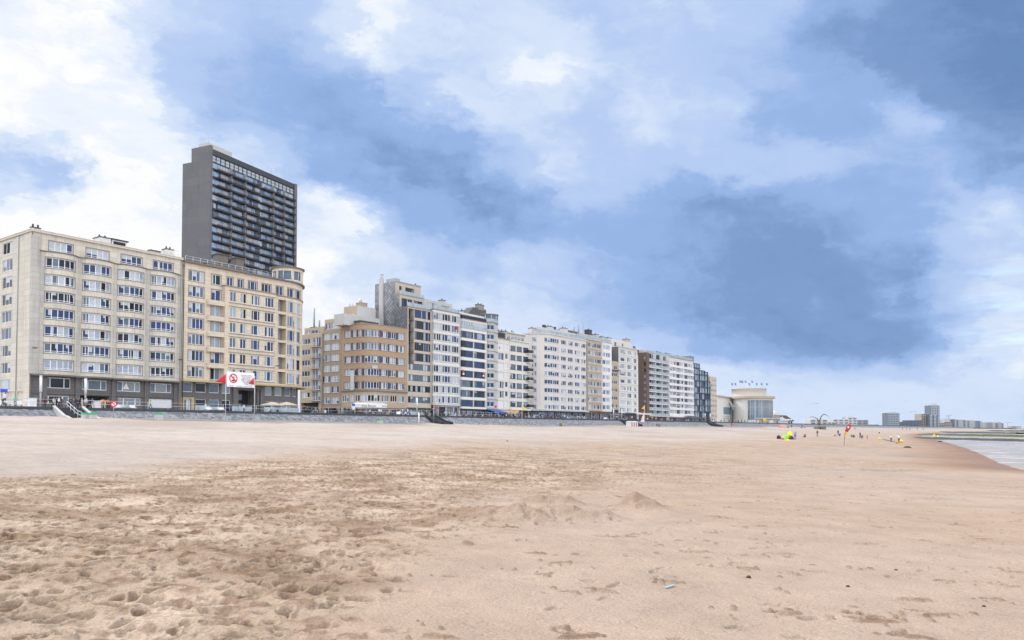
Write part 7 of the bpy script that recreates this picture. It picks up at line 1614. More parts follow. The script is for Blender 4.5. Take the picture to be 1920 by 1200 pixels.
def distance():
    # long white seafront hotel
    for k, (x0, x1, y, Y, l, f) in enumerate(((1519,1552,787,640,'white colonnaded hotel wing behind the two curved ribs',4),(1552,1566,791.5,655,'low white link of the long hotel past the curved ribs',3),(1562,1592,786.5,660,'white hotel wing with stepped terraces before its centre',4),(1590,1607,783,675,'tallest central pavilion of the long white hotel',5),(1606,1628,787.5,690,'grey-white east wing of the long white hotel',4),(1628,1648,796,700,'low grey gallery at the end of the long hotel',2))):
        slab_block(l, x0, x1, y, Y, 'w' if k < 4 else 'g', 16, f, 'g_mid', None, 1.5 if k in (0,3) else None, 'hotel wing', 'hotel_wing', 'wings of the long white hotel', 805)
    slab_block('low dark wooded block beside the lone blue tower', 1640,1665,799,960,'d',20,2,'g_dark'); slab_block('small cream pavilion left of the lone blue tower', 1648,1663,797.5,940,'s',14,2,'g_dark')
    slab_block('lone blue-grey glass tower with rounded top', 1665,1686.5,774,990,'b',20,9,'g_cur',7,1.8,name='far_tower')
    slab_block('dark low blocks between the lone tower and the beige slab', 1687,1706,791,1100,'d',20,3,'g_mid'); slab_block('dark mid-rise with brown face left of the beige slab', 1702,1728,788,1150,'d',20,5,'g_mid')
    slab_block('beige slab block leaning on the tallest far tower', 1727.5,1742,776,1200,'t',24,9,'g_dark',4); slab_block('dark ribbed slab in front of the tallest far tower', 1742,1757,778,1190,'d',16,10,'g_cur',2)
    slab_block('tallest far tower with banded upper floors', 1745,1761.5,760,1215,'b',22,14,'g_cur',4,3.0,name='far_tower')
    slab_block('sandy villa with gables right of the tallest far tower', 1762,1772,793,1300,'t',20,3,'g_dark',3,5); slab_block('sandy villa with a tall arched gable', 1771,1785,791,1320,'t',20,3,'g_dark',4,6); slab_block('dark tall block behind the sandy villas', 1764,1790,786.5,1420,'d',20,6,'g_mid')
    seq = [(1784,1793,'w',786),(1793,1797,'b',787),(1797,1806,'w',787.5),(1806,1810,'d',787.5),(1810,1814,'w',788),(1814,1817,'b',788.5),(1817,1828,'w',788.5),(1828,1833,'d',789),(1833,1838,'b',789),(1838,1842,'w',790.5),(1841,1849,'w',792),(1849,1853,'t',792),(1853,1861,'g',792),(1861,1866,'w',792),(1866,1871,'b',792.5),(1871,1878,'s',792),(1878,1881.5,'b',793.5)]
    words_ = {'w':'whitish','b':'blue-grey','d':'dark','t':'tan','g':'grey','s':'sand coloured'}; ords = ('first','second','third','fourth','fifth','sixth','seventh','eighth'); cnt = {}
    for i, (x0, x1, m, y) in enumerate(seq):
        cnt[m] = cnt.get(m,0)+1; slab_block(f'{ords[cnt[m]-1]} {words_[m]} block from the left in the far seafront row', x0, x1, y, 1500+i*40, m, 22, 8 if i < 10 else 6, 'g_mid' if m != 'd' else 'g_pale', 3, 2 if i % 3 == 0 else None, group='blocks of the far seafront row')
    slab_block('isolated low grey block at the far end of the coast', 1896,1906,799,2600,'g',24,4,'g_mid',3,2); slab_block('isolated low whitish block at the far end of the coast', 1906,1915,799,2620,'w',24,4,'g_mid',3)
    slab_block('low hazy buildings between the far row and the isolated blocks', 1881.5,1897,802,2500,'b',24,2,'g_mid',4)
    # cranes
    for px, y0, y1, Y, lab, lean in ((1779,791,779.5,1400,'dark leaning crane jib above the sandy villas',1),(1889,803,792.3,2300,'pale tower crane past the end of the far row',0)):
        b_, t_ = py_at(px,y0,Y), py_at(px,y1,Y); A = thing('crane', lab, 'crane', tuple(b_)); mb = MB()
        mb.bar((b_.x,b_.y,b_.z-12),(t_.x,t_.y,t_.z),.9,0,4); mb.build('mast', MAT['grey'], A); mb = MB()
        e0, e1 = (py_at(px-5,y1+1,Y), py_at(px+6,y1-1.5,Y)) if lean else (py_at(px-4,y1,Y), py_at(px+8,y1-.3,Y)); mb.bar(tuple(e0),tuple(e1),.7,0,4); mb.build('jib', MAT['grey'], A)
    # low hinterland
    mb = MB(); mb.face([W(600,24,PROM-.3),W(6000,24,PROM-.3),W(6000,-600,PROM-.3),W(600,-600,PROM-.3)]); tag(mb.build('hinterland', plain('far_ground',(.16,.16,.14),.9)), kind='structure')
distance()
def groynes():
    stone = masonry('dark_groyne_stone', (.055,.052,.052), amount=.3); weed = masonry('weed_green_stone', (.075,.085,.022), dirt=(.03,.04,.012), amount=.7)
    for (x0,y0),(x1,y1),m,h,w,lab in (((1703,822.0),(1990,829.5),stone,.55,1.6,'nearest low dark stone groyne crossing the wet flat'),((1718,815.2),(1990,821.0),weed,.8,3.0,'green weed-covered stone groyne across the wet flat'),((1748,811.0),(1914,813.6),stone,1.0,3.5,'dark groyne with a gap at its seaward end'),((1842,808.6),(1990,810.2),stone,1.6,5,'farthest dark groyne under the far seafront row')):
        d = lambda px, py: Vector((ray(px,py)[0]*(EYE-ZW)/-ray(px,py)[2], ray(px,py)[1]*(EYE-ZW)/-ray(px,py)[2], ZW)); a, b = d(x0,y0), d(x1,y1); A = thing('groyne', lab, 'groyne', tuple((a+b)/2), 'stone groynes')
        n = 60; mb = MB(); dr = (b-a).normalized(); nn = Vector((-dr.y,dr.x,0)); pv = None
        for i in range(n+1):
            k = i/n; c = a.lerp(b,k); hh = h*(.75+.5*rnd.random())*(min(1,k*6+.15)); ww = w*(.85+.3*rnd.random())
            row = [tuple(c-nn*ww-Vector((0,0,.2))), tuple(c-nn*ww*.55+Vector((0,0,hh))), tuple(c+nn*ww*.55+Vector((0,0,hh))), tuple(c+nn*ww-Vector((0,0,.2)))]
            if pv:
                for j in range(3): mb.face([pv[j],row[j],row[j+1],pv[j+1]])
            pv = row
        mb.build('stonework', m, A)
groynes()
# ================================================================== people
def figure(pose):
    """one continuous body grown along a posed skeleton; facing -Y, feet at z = 0, 1.72 m tall"""
    J = dict(pel=(0,0,.93), sp=(0,.0,1.12), ch=(0,0,1.32), nk=(0,.01,1.47), hd=(0,-.01,1.56), tp=(0,-.005,1.68),
             sl=(.17,.01,1.40), el=(.23,.03,1.13), wl=(.24,-.04,.89), hl=(.245,-.055,.81), sr=(-.17,.01,1.40), er=(-.23,.03,1.13), wr=(-.24,-.04,.89), hr=(-.245,-.055,.81),
             pl=(.095,0,.90), kl=(.105,-.02,.50), al=(.11,.03,.09), tl=(.12,-.13,.03), pr=(-.095,0,.90), kr=(-.105,-.02,.50), ar=(-.11,.03,.09), tr=(-.12,-.13,.03))
    J.update(pose)
    rad = dict(pel=.135, sp=.125, ch=.145, nk=.055, hd=.085, tp=.075, sl=.062, el=.046, wl=.030, hl=.032, pl=.088, kl=.060, al=.040, tl=.036); rad.update({a[:-1]+'r': rad[a] for a in ('sl','el','wl','hl','pl','kl','al','tl')})
    E = [('pel','sp'),('sp','ch'),('ch','nk'),('nk','hd'),('hd','tp'),('ch','sl'),('sl','el'),('el','wl'),('wl','hl'),('ch','sr'),('sr','er'),('er','wr'),('wr','hr'),('pel','pl'),('pl','kl'),('kl','al'),('al','tl'),('pel','pr'),('pr','kr'),('kr','ar'),('ar','tr')]
    for s in 'lr':                                     # four fingers and a thumb on each hand
        w, h = Vector(J['w'+s]), Vector(J['h'+s]); d = (h-w).normalized(); side = d.cross(Vector((1,0,0) if abs(d.x) < .8 else (0,1,0))).normalized(); pr = d.cross(side)
        for i, L_ in enumerate((.075,.085,.08,.06)):
            k = f'f{i}{s}'; o = (i-1.5)*.020; J[k] = tuple(h+side*o+d*L_*.55); J[k+'e'] = tuple(h+side*o+d*L_+pr*.02); rad[k] = .010; rad[k+'e'] = .008; E += [('h'+s,k),(k,k+'e')]
        k = 'th'+s; J[k] = tuple(w.lerp(h,.5)+side*-.045+d*.03); rad[k] = .011; E.append(('w'+s,k))
    J['no'] = tuple(Vector(J['hd'])+(Vector(J.get('face',(0,-1,0)))*.105)-Vector((0,0,.01))); rad['no'] = .016; E.append(('hd','no')); J.pop('face',None)
    ks = list(J); me = bpy.data.meshes.new('body'); me.from_pydata([J[k] for k in ks], [(ks.index(a), ks.index(b)) for a, b in E], [])
    o = bpy.data.objects.new('body', me); COL.objects.link(o); sk = o.modifiers.new('skin','SKIN'); 
    for i, k in enumerate(ks):
        v = me.skin_vertices[0].data[i]; r = rad.get(k,.05); v.radius = (r, r*(.72 if k in ('sp','ch','pel') else 1)); v.use_root = (k == 'pel')
    o.modifiers.new('s','SUBSURF').levels = 1
    out = bpy.data.meshes.new_from_object(o.evaluated_get(bpy.context.evaluated_depsgraph_get())); bpy.data.objects.remove(o); out.name = 'body'
    for i in range(5): out.materials.append(None)
    reg = {}
    for a, b in E:
        kb = b[:-1] if len(b) > 1 else b
        reg[(a,b)] = 2 if b in ('pl','pr','kl','kr','al','ar') else 4 if b in ('tl','tr') else 0 if (b in ('hl','hr','hd','tp','no') or b[0] == 'f' or b[:2] == 'th') else 1
    hd = Vector(J['hd']); fc = (Vector(J['no'])-hd).normalized(); up = (Vector(J['tp'])-hd).normalized()
    segs = [(Vector(J[a]), Vector(J[b]), reg[(a,b)]) for a, b in E]
    for p in out.polygons:
        c = p.center; best = 9; m = 1
        for a, b, r_ in segs:
            d = b-a; k = max(0, min(1, (c-a).dot(d)/max(d.length_squared,1e-9))); q = (c-a-d*k).length
            if q < best: best = q; m = r_
        if m == 0 and (c-hd).length < .22:
            x = (c-hd).dot(fc); y = (c-hd).dot(up)
            if y > .035 or (x < .02 and y > -.06): m = 3
        if (c-Vector(J['ch'])).z > .12 and (c-hd).length < .12 and m == 1: m = 0
        p.material_index = m; p.use_smooth = True
    return out
def mv(base, **kw): return base
WALK = dict(kl=(.10,-.20,.52), al=(.10,-.20,.10), tl=(.11,-.37,.06), kr=(-.10,.06,.50), ar=(-.10,.34,.16), tr=(-.11,.26,.03), el=(.22,.16,1.14), wl=(.22,.12,.92), hl=(.22,.09,.84), er=(-.22,-.10,1.13), wr=(-.20,-.28,.98), hr=(-.19,-.33,.93))
TALK = dict(el=(.24,.06,1.14), wl=(.10,-.18,1.12), hl=(.03,-.24,1.15), er=(-.25,.05,1.14), wr=(-.22,-.12,.95), hr=(-.19,-.18,.90), kl=(.12,-.04,.50), al=(.15,.02,.09), tl=(.19,-.13,.03))
CARRY = dict(el=(.26,.10,1.16), wl=(.12,.02,1.0), hl=(.06,-.05,.98), er=(-.26,.02,1.15), wr=(-.27,-.10,.92), hr=(-.27,-.13,.84), ch=(0,-.03,1.32), kr=(-.11,-.08,.51))
SIT = dict(pel=(0,.05,.50), sp=(0,.06,.70), ch=(0,.03,.90), nk=(0,.02,1.05), hd=(0,-.01,1.14), tp=(0,-.02,1.26), sl=(.17,.03,.98), sr=(-.17,.03,.98), el=(.23,0,.72), er=(-.23,0,.72), wl=(.14,-.24,.64), wr=(-.14,-.24,.64), hl=(.10,-.31,.65), hr=(-.10,-.31,.65), pl=(.10,.0,.48), pr=(-.10,.0,.48), kl=(.12,-.42,.50), kr=(-.12,-.42,.50), al=(.12,-.40,.09), ar=(-.12,-.34,.09), tl=(.13,-.56,.03), tr=(-.13,-.50,.03))
CROUCH = dict(pel=(0,.16,.36), sp=(0,.08,.54), ch=(0,-.06,.70), nk=(0,-.14,.83), hd=(0,-.21,.90), tp=(0,-.25,1.01), sl=(.17,-.06,.76), sr=(-.17,-.06,.76), el=(.22,-.25,.56), er=(-.22,-.25,.56), wl=(.13,-.42,.36), wr=(-.13,-.42,.36), hl=(.10,-.47,.29), hr=(-.10,-.47,.29), pl=(.11,.12,.36), pr=(-.11,.12,.36), kl=(.16,-.26,.47), kr=(-.16,-.26,.47), al=(.14,.04,.09), ar=(-.14,.04,.09), tl=(.16,-.13,.03), tr=(-.16,-.13,.03))
GSIT = dict(pel=(0,.10,.14), sp=(0,.12,.34), ch=(0,.05,.54), nk=(0,-.01,.68), hd=(0,-.05,.76), tp=(0,-.07,.88), sl=(.17,.05,.61), sr=(-.17,.05,.61), el=(.24,-.08,.40), er=(-.24,-.08,.40), wl=(.12,-.28,.40), wr=(-.12,-.28,.40), hl=(.05,-.34,.42), hr=(-.05,-.34,.42), pl=(.10,.04,.13), pr=(-.10,.04,.13), kl=(.14,-.32,.42), kr=(-.14,-.32,.42), al=(.12,-.58,.09), ar=(-.12,-.58,.09), tl=(.13,-.72,.04), tr=(-.13,-.72,.04))
POINT = dict(er=(-.42,-.05,1.36), wr=(-.66,-.08,1.40), hr=(-.73,-.09,1.41))
BODY = {k: figure(v) for k, v in dict(stand={}, talk=TALK, walk=WALK, carry=CARRY, sit=SIT, crouch=CROUCH, gsit=GSIT, point=POINT).items()}
CLO = {}
def clo(n, c):
    if n not in CLO: CLO[n] = plain('cloth_'+n, c, .85, var=.18, scale=7)
    return CLO[n]
DYE = dict(black=(.012,.012,.015), navy=(.015,.022,.06), charcoal=(.04,.04,.045), grey=(.17,.17,.18), white=(.68,.68,.70), blue=(.03,.11,.42), turquoise=(.03,.42,.34), red=(.50,.015,.03), burgundy=(.12,.012,.025), beige=(.42,.34,.25), khaki=(.15,.14,.08), lime=(.42,.60,.05), pink=(.55,.20,.26), denim=(.055,.10,.22), brown=(.10,.06,.035), orange=(.62,.19,.02), yellow=(.62,.50,.03), lilac=(.30,.26,.45))
SKIN = [plain('skin_pale', (.52,.32,.24), .6), plain('skin_tan', (.36,.20,.13), .6), plain('skin_brown', (.16,.085,.055), .6)]
HAIR = {k: plain('hair_'+k, c, .7) for k, c in dict(dark=(.012,.010,.009), brown=(.05,.03,.018), fair=(.32,.22,.10), grey=(.30,.29,.28)).items()}
SHOE = plain('shoe_dark', (.02,.02,.022), .6)
LABELS = set()
def person(loc, rot, pose, top, bottom, label, hair='dark', skin=0, scale=1.0, group=None):
    assert label not in LABELS, label
    LABELS.add(label)
    o = bpy.data.objects.new('person', BODY[pose]); COL.objects.link(o); o.location = loc; o.rotation_euler = (0,0,rot); o.scale = (scale,)*3
    for i, m in enumerate((SKIN[skin], clo(top, DYE[top]), clo(bottom, DYE[bottom]), HAIR[hair], SHOE)): o.material_slots[i].link = 'OBJECT'; o.material_slots[i].material = m
    return tag(o, label, 'person', group)
PV = {'stand':'standing','talk':'gesturing','walk':'walking','carry':'arms bent','sit':'seated','crouch':'crouching','gsit':'sitting on the sand','point':'standing with an arm stretched out'}
rp = random.Random(77); SH = R(125.4)                # facing the sea
def crowd(px0, px1, n, q0, q1, where, tops, bots, poses, grp):
    n = round(n*1.22)
    for i in range(n):
        px = px0+(px1-px0)*(i+.5)/n+rp.uniform(-.35,.35)*(px1-px0)/n; q = rp.uniform(q0,q1)
        for _ in range(80):
            top, bot, pose, hair = rp.choice(tops), rp.choice(bots), rp.choice(poses), rp.choice(('dark','dark','brown','fair','grey'))
            lab = f'person in {top} top, {bot} trousers, {PV[pose]}, {where}'
            if lab not in LABELS: break
        else: continue
        t = ft(px,q,770); rot = rp.choice((SH, SH+math.pi, SH-math.pi/2, SH+math.pi/2))+rp.uniform(-.5,.5)
        sc = rp.uniform(.93,1.05); z = PROM
        if pose == 'sit':
            c = W(t,q,PROM); chair_under(t, q, rot)
        person(W(t,q,z), rot, pose, top, bot, lab, hair, 0 if rp.random() < .8 else rp.choice((1,2)), sc, grp)
SEATN = [0]
def chair_under(t, q, rot):
    SEATN[0] += 1
    m = rp.choice((MRN, BRN, WHT)); nm = {'brown_rattan':'brown','white_frame':'white','maroon_rattan':'maroon'}[m.name]
    A = thing('cafe_chair', 'cafe chair on the promenade with a guest sitting on it', 'chair', W(t,q,PROM), 'occupied cafe chairs'); A.rotation_euler = (0,0,rot)
    for n, o in CH[m.name]: d = o.copy(); COL.objects.link(d); d.parent = A
DK = ['black','navy','charcoal','black','navy','grey']; MIX = DK+['white','blue','burgundy','beige','red','khaki','brown','lilac','denim']; BT = ['black','navy','denim','charcoal','beige','grey','khaki']
G1 = 'people on the promenade'
person(W(ft(9,21,760),21,PROM+.45), SH+1.9, 'carry', 'white', 'black', 'person in white shirt bending over the white bench at the frame edge', 'grey', 0, 1, G1)
person(W(ft(5.5,22.3,760),22.3,PROM), SH+.3, 'sit', 'charcoal', 'black', 'person in dark jacket seated on the bench cut by the frame edge', 'dark', 0, 1, G1)
person(W(ft(28.5,22.2,760),22.2,PROM), SH-1.8, 'carry', 'turquoise', 'black', 'person in turquoise top beside the white bench at the street corner', 'dark', 0, 1, G1)
person(W(ft(282,22,760),22,PROM), SH-.6, 'walk', 'lime', 'denim', 'person in yellow-green top walking alone before the white shutter', 'brown', 0, 1, G1)
crowd(79,86,1,18,22,'beside the first light column',['burgundy'],['black'],['stand'],G1)
crowd(91,121,6,17,23,'in the crowd left of the wide stairs',['black','navy','charcoal','grey','white'],BT,['stand','talk','carry'],G1)
crowd(126,150,7,17,23,'in the crowd atop the wide stairs',['navy','blue','black','charcoal','grey'],BT,['stand','talk','walk','carry'],G1)
crowd(152,178,5,17,22,'in the crowd beside the entrance gate',['brown','blue','white','navy','beige'],BT,['stand','talk','walk'],G1)
crowd(184,205,6,17,22,'in the crowd beside the second cabinet',['beige','white','black','orange','brown','pink'],BT,['stand','talk','carry'],G1)
crowd(370,480,3,13,18,'near the flagpoles on the promenade',['blue','white','navy'],BT,['walk','stand'],G1)
crowd(500,556,3,9,12,'under the cream parasols',['black','navy','charcoal'],['black','navy'],['sit'],G1)
crowd(566,577,3,18,22,'before the side street beyond the warm block',['black','charcoal','grey'],['black','navy'],['walk','carry','talk'],G1)
crowd(582,640,7,13,21,'before the tan side-street blocks',DK,BT,['sit','sit','walk','stand'],G1)
crowd(646,672,4,13,20,'left of the hotel awning',DK,BT,['sit','stand'],G1)
crowd(672,718,10,8,16,'under the hotel awning',['white','black','navy','charcoal','blue','pink','grey'],BT,['sit','sit','stand','talk'],G1)
crowd(720,768,8,14,21,'right of the hotel awning',DK+['white'],BT,['sit','stand','walk'],G1)
crowd(785,800,4,14,20,'before the slate block shop',['blue','black','charcoal'],BT,['stand','walk'],G1)
crowd(799,803,1,21,22,'at the head of the second stairs',['lime'],['black'],['stand'],G1)
crowd(806,860,7,12,20,'before the white banded block',['black','navy','white','grey'],BT,['stand','sit','walk'],G1)
crowd(863,910,9,8,17,'before the dark banded block',DK+['white','burgundy'],BT,['sit','sit','stand'],G1)
crowd(911,955,14,8,18,'under the blue and sand awnings',DK+['burgundy','red','white','blue','lilac'],BT,['sit','sit','stand','walk'],G1)
crowd(957,1000,10,8,20,'before the cream block with black balconies',MIX,BT,['sit','stand','walk','talk'],G1)
crowd(1000,1050,12,8,20,'before the rose corner block',MIX,BT,['sit','stand','walk','talk'],G1)
crowd(1050,1100,12,10,21,'before the straight rose front',MIX,BT,['stand','walk','talk','carry','sit'],G1)
crowd(1101,1144,11,10,21,'before the tan and white pair',MIX+['red'],BT,['stand','walk','talk','sit'],G1)
crowd(1146,1172,7,10,20,'around the mauve parasol',['burgundy','black','navy','grey','white'],BT,['sit','sit','stand'],G1)
crowd(1172,1205,10,8,20,'under the long pale awning',MIX,BT,['sit','stand','talk'],G1)
crowd(1210,1256,12,10,23,'before the brown brick block',DK+['white','lilac','beige'],BT,['stand','walk','sit','talk'],G1)
crowd(1257,1300,13,8,22,'before the rose banded block',MIX,BT,['sit','sit','stand','walk'],G1)
crowd(1300,1345,11,8,22,'before the dark glazed block',DK+['white','blue'],BT,['stand','walk','sit'],G1)
crowd(1350,1400,7,8,20,'before the side wing of the rotunda',MIX,BT,['stand','walk','sit'],G1)
crowd(1382,1440,8,14,23,'before the glass front of the rotunda',DK+['white','beige'],BT,['stand','walk'],G1)
person(W(ft(1438.5,22,790),22,PROM), SH, 'stand', 'lime', 'navy', 'person in bright lime jacket before the concrete kiosk', 'dark', 0, 1, G1)
# on the beach
G2 = 'people on the beach'
def on_beach(px, py, rot, pose, top, bot, label, hair='dark', skin=0, scale=1.0, grp=G2):
    b = beach_point(px, py); return person((b.x,b.y,ground_z(b.x,b.y)-.01), rot, pose, top, bot, label, hair, skin, scale*1.06, grp)
def by_wall(px, q, rot, pose, top, bot, label, **k):
    c = W(ft(px,q,798),q); return person((c[0],c[1],ground_z(c[0],c[1])-.01), rot, pose, top, bot, label, **k)
on_beach(1491,824.5,R(180),'stand','lilac','blue','person in lilac top and blue shorts standing beside the green tent','fair')
on_beach(1509.5,820,R(-60),'gsit','red','navy','person in red cap and jacket sitting on the sand between tent and walker','dark')
on_beach(1532.5,819,R(-70),'walk','black','black','person all in black striding across the sand','dark')
on_beach(1571.5,816.5,R(10),'stand','black','navy','person in long black coat standing over two blue sitters','dark')
on_beach(1564,818,R(40),'gsit','white','blue','person in white top sitting left of the black-coated one','dark'); on_beach(1574.5,818,R(-30),'gsit','navy','blue','person in navy top sitting below the black-coated one','brown')
on_beach(1596.5,820,R(60),'gsit','black','black','left one of two dark figures sitting past the feather flag','dark'); on_beach(1601,820.8,R(-40),'gsit','charcoal','black','right one of two dark figures sitting past the feather flag','dark')
on_beach(1615.5,822.5,R(75),'crouch','charcoal','black','crouching person in charcoal digging in the sand','dark'); on_beach(1612.8,821.5,R(200),'talk','black','black','person in black stooping beside the digger','dark',0,.9)
on_beach(1626,823.5,R(30),'stand','beige','red','child in beige top and red trousers near the digger','dark',0,.68); on_beach(1649,813,R(-60),'gsit','black','navy','person in black sitting by a low sand bank','dark')
on_beach(1671,829,R(150),'carry','white','charcoal','long-haired person in white top beside the low plank','dark',0,.92); on_beach(1685.5,830.5,R(-60),'point','white','navy','person in white shirt with an arm stretched towards the balls','dark')
by_wall(1371.5,35,SH+.4,'stand','red','red','person in a long red coat at the foot of the sea wall',scale=1.15); by_wall(1214.5,32,SH-1,'stand','black','orange','person in black top and orange trousers by the yellow flag pole'); by_wall(1232,32,SH+1,'crouch','black','black','person in black crouching at the wall foot past the yellow flag')
by_wall(1504,34,SH,'stand','burgundy','black','person in burgundy standing below the white gabled house'); by_wall(1502.5,36,SH,'gsit','black','black','person in black sitting below the white gabled house'); by_wall(1477.5,37,SH,'gsit','navy','black','person in navy sitting beside the pale red cabin'); by_wall(1484,36,SH,'stand','charcoal','navy','person in charcoal standing between pale red cabin and flag'); by_wall(1508.5,37,SH,'gsit','charcoal','navy','person in charcoal sitting right of the black one below the house')
on_beach(1603,806.8,R(20),'stand','red','red','tiny person in red far down the beach behind the feather flag')
for i, (px, py, top, bot, w) in enumerate(((1692,806.6,'red','navy','first of the tiny walkers below the far beige slab'),(1700,807.2,'red','red','tiny walker in red below the far beige slab'),(1706,807,'burgundy','black','tiny walker in burgundy below the ribbed slab'),(1720,807.2,'black','red','tiny dark walker below the far towers'),(1731,807.4,'red','black','tiny walker in red top below the far towers'))): on_beach(px, py, R(30*i), 'walk', top, bot, w, scale=1.3)
# ------------------------------------------------------------------ things lying on the sand
def tent():
    b = beach_point(1474,823.5); Y = b.y; g = ground_z(b.x,b.y); k = Y/F
    A = thing('beach_tent', 'lime green pop-up beach tent with a yellow flap', 'tent', (b.x,b.y,g)); mb = MB(); n = 10
    def dome(cx, cy, rx, ry, h, m, mb, lean=0):
        for j in range(5):
            for i in range(12):
                f = lambda u, v: (cx+rx*math.cos(u)*math.cos(v)+lean*math.sin(v), cy+ry*math.sin(u)*math.cos(v), g-.1+h*math.sin(v))
                u0, u1, v0, v1 = 2*math.pi*i/12, 2*math.pi*(i+1)/12, math.pi/2*j/5, math.pi/2*(j+1)/5; mb.face([f(u0,v0),f(u1,v0),f(u1,v1),f(u0,v1)], m, True)
    dome(b.x-.1, b.y, 1.0, .9, 1.05, 0, mb, .2); mb.build('shell', plain('lime_nylon', (.22,.56,.03), .45), A)
    mb = MB(); mb.face([(b.x+.2,b.y-.5,g+.75),(b.x+1.1,b.y-.5,g+.75),(b.x+1.0,b.y-.2,g+1.55),(b.x+.35,b.y-.1,g+1.5)]); mb.face([(b.x+1.1,b.y-.5,g+.75),(b.x+1.25,b.y+.3,g+.6),(b.x+1.0,b.y-.2,g+1.55)]); o = mb.build('flap', plain('yellow_nylon',(.80,.66,.01),.45), A); o.modifiers.new('thickness','SOLIDIFY').thickness = .03
    def lump(px, py, rx, h, mat, name, label, cat):
        p = beach_point(px,py); gz = ground_z(p.x,p.y); mb = MB(); pr = []
        mb.lathe((p.x,p.y,gz), [(rx*.9,-.08),(rx,h*.3),(rx*.8,h*.75),(rx*.35,h),(.02,h*.97)], 0, 10); mb.lathe((p.x+rx*.5,p.y-.1,gz), [(rx*.5,-.05),(rx*.55,h*.4),(rx*.2,h*.75),(.02,h*.72)], 0, 8)
        tag(mb.build(name, mat, None, (p.x,p.y,gz)), label, cat)
    lump(1460,823,.42,.75,NAVY,'bag','bulky dark bag heaped left of the lime tent','bag'); lump(1484,824,.45,.7,MAT['black'],'bag','black bag leaning right of the lime tent','bag'); lump(1480,819.5,.3,1.1,NAVY,'rucksack','dark rucksack standing behind the yellow flap','rucksack'); lump(1467.5,824.5,.25,.4,plain('magenta_cloth',(.60,.03,.20),.7),'towel','magenta towel bundle before the lime tent','towel'); lump(1477.5,826.5,.38,.28,YEL,'dinghy','small yellow inflatable lying before the lime tent','inflatable')
    for px, py, r, lab in ((1649.5,824.5,.28,'yellow ball on the sand near the low plank'),(1690,829.8,.33,'yellow ball beside the pointing person'),(1681.8,832.2,.26,'amber ball at the feet of the pointing person')):
        p = beach_point(px,py); gz = ground_z(p.x,p.y); mb = MB(); mb.lathe((p.x,p.y,gz+r*.9), [(.001,-r)]+[(r*math.cos(v),r*math.sin(v)) for v in [R(a) for a in range(-75,90,15)]]+[(.001,r)], 0, 14); tag(mb.build('ball', YEL if lab[0] == 'y' else ORA, None, (p.x,p.y,gz)), lab, 'ball', 'beach balls')
    for px, py, lab in ((1751.5,818.5,'left yellow buoy on the wet flat'),(1758.8,823.5,'right yellow buoy on the wet flat')):
        d = ray(px,py); kk = (EYE-ZW)/-d[2]; x, y = d[0]*kk, d[1]*kk; mb = MB(); mb.lathe((x,y,ZW), [(.3,-.1),(.5,.15),(.42,.6),(.12,.95),(.06,1.3),(.001,1.32)], 0, 12); tag(mb.build('buoy', YEL, None, (x,y,ZW)), lab, 'buoy', 'yellow buoys')
    p, q_ = beach_point(1656,824), beach_point(1680,829.5); mb = MB(); u = (q_-p).normalized(); s = Vector((-u.y,u.x,0))*.14
    pts = [p-s, q_-s, q_+s, p+s]; mb.hexa([tuple(v+Vector((0,0,-.02))) for v in pts]+[tuple(v+Vector((0,0,.13))) for v in pts]); tag(mb.build('plank', plain('grey_driftwood',(.16,.14,.12),.9), None, tuple(p)), 'long grey driftwood plank beside the people in white', 'plank')
    for px, py, lab in ((1701.5,839.5,'dark weed-covered stump on the wet sand edge'),(1762.5,828.5,'small dark rock lying in the shallow water')):
        p = beach_point(px,py); gz = ground_z(p.x,p.y); mb = MB(); mb.lathe((p.x,p.y,gz), [(.6,-.15),(.55,.12),(.2,.25),(.01,.24)], 0, 8, smooth=False); tag(mb.build('rock', MAT['dark'] if 'rock' in lab else plain('weed_dark',(.045,.04,.02),.9), None, (p.x,p.y,gz)), lab, 'rock')
tent()
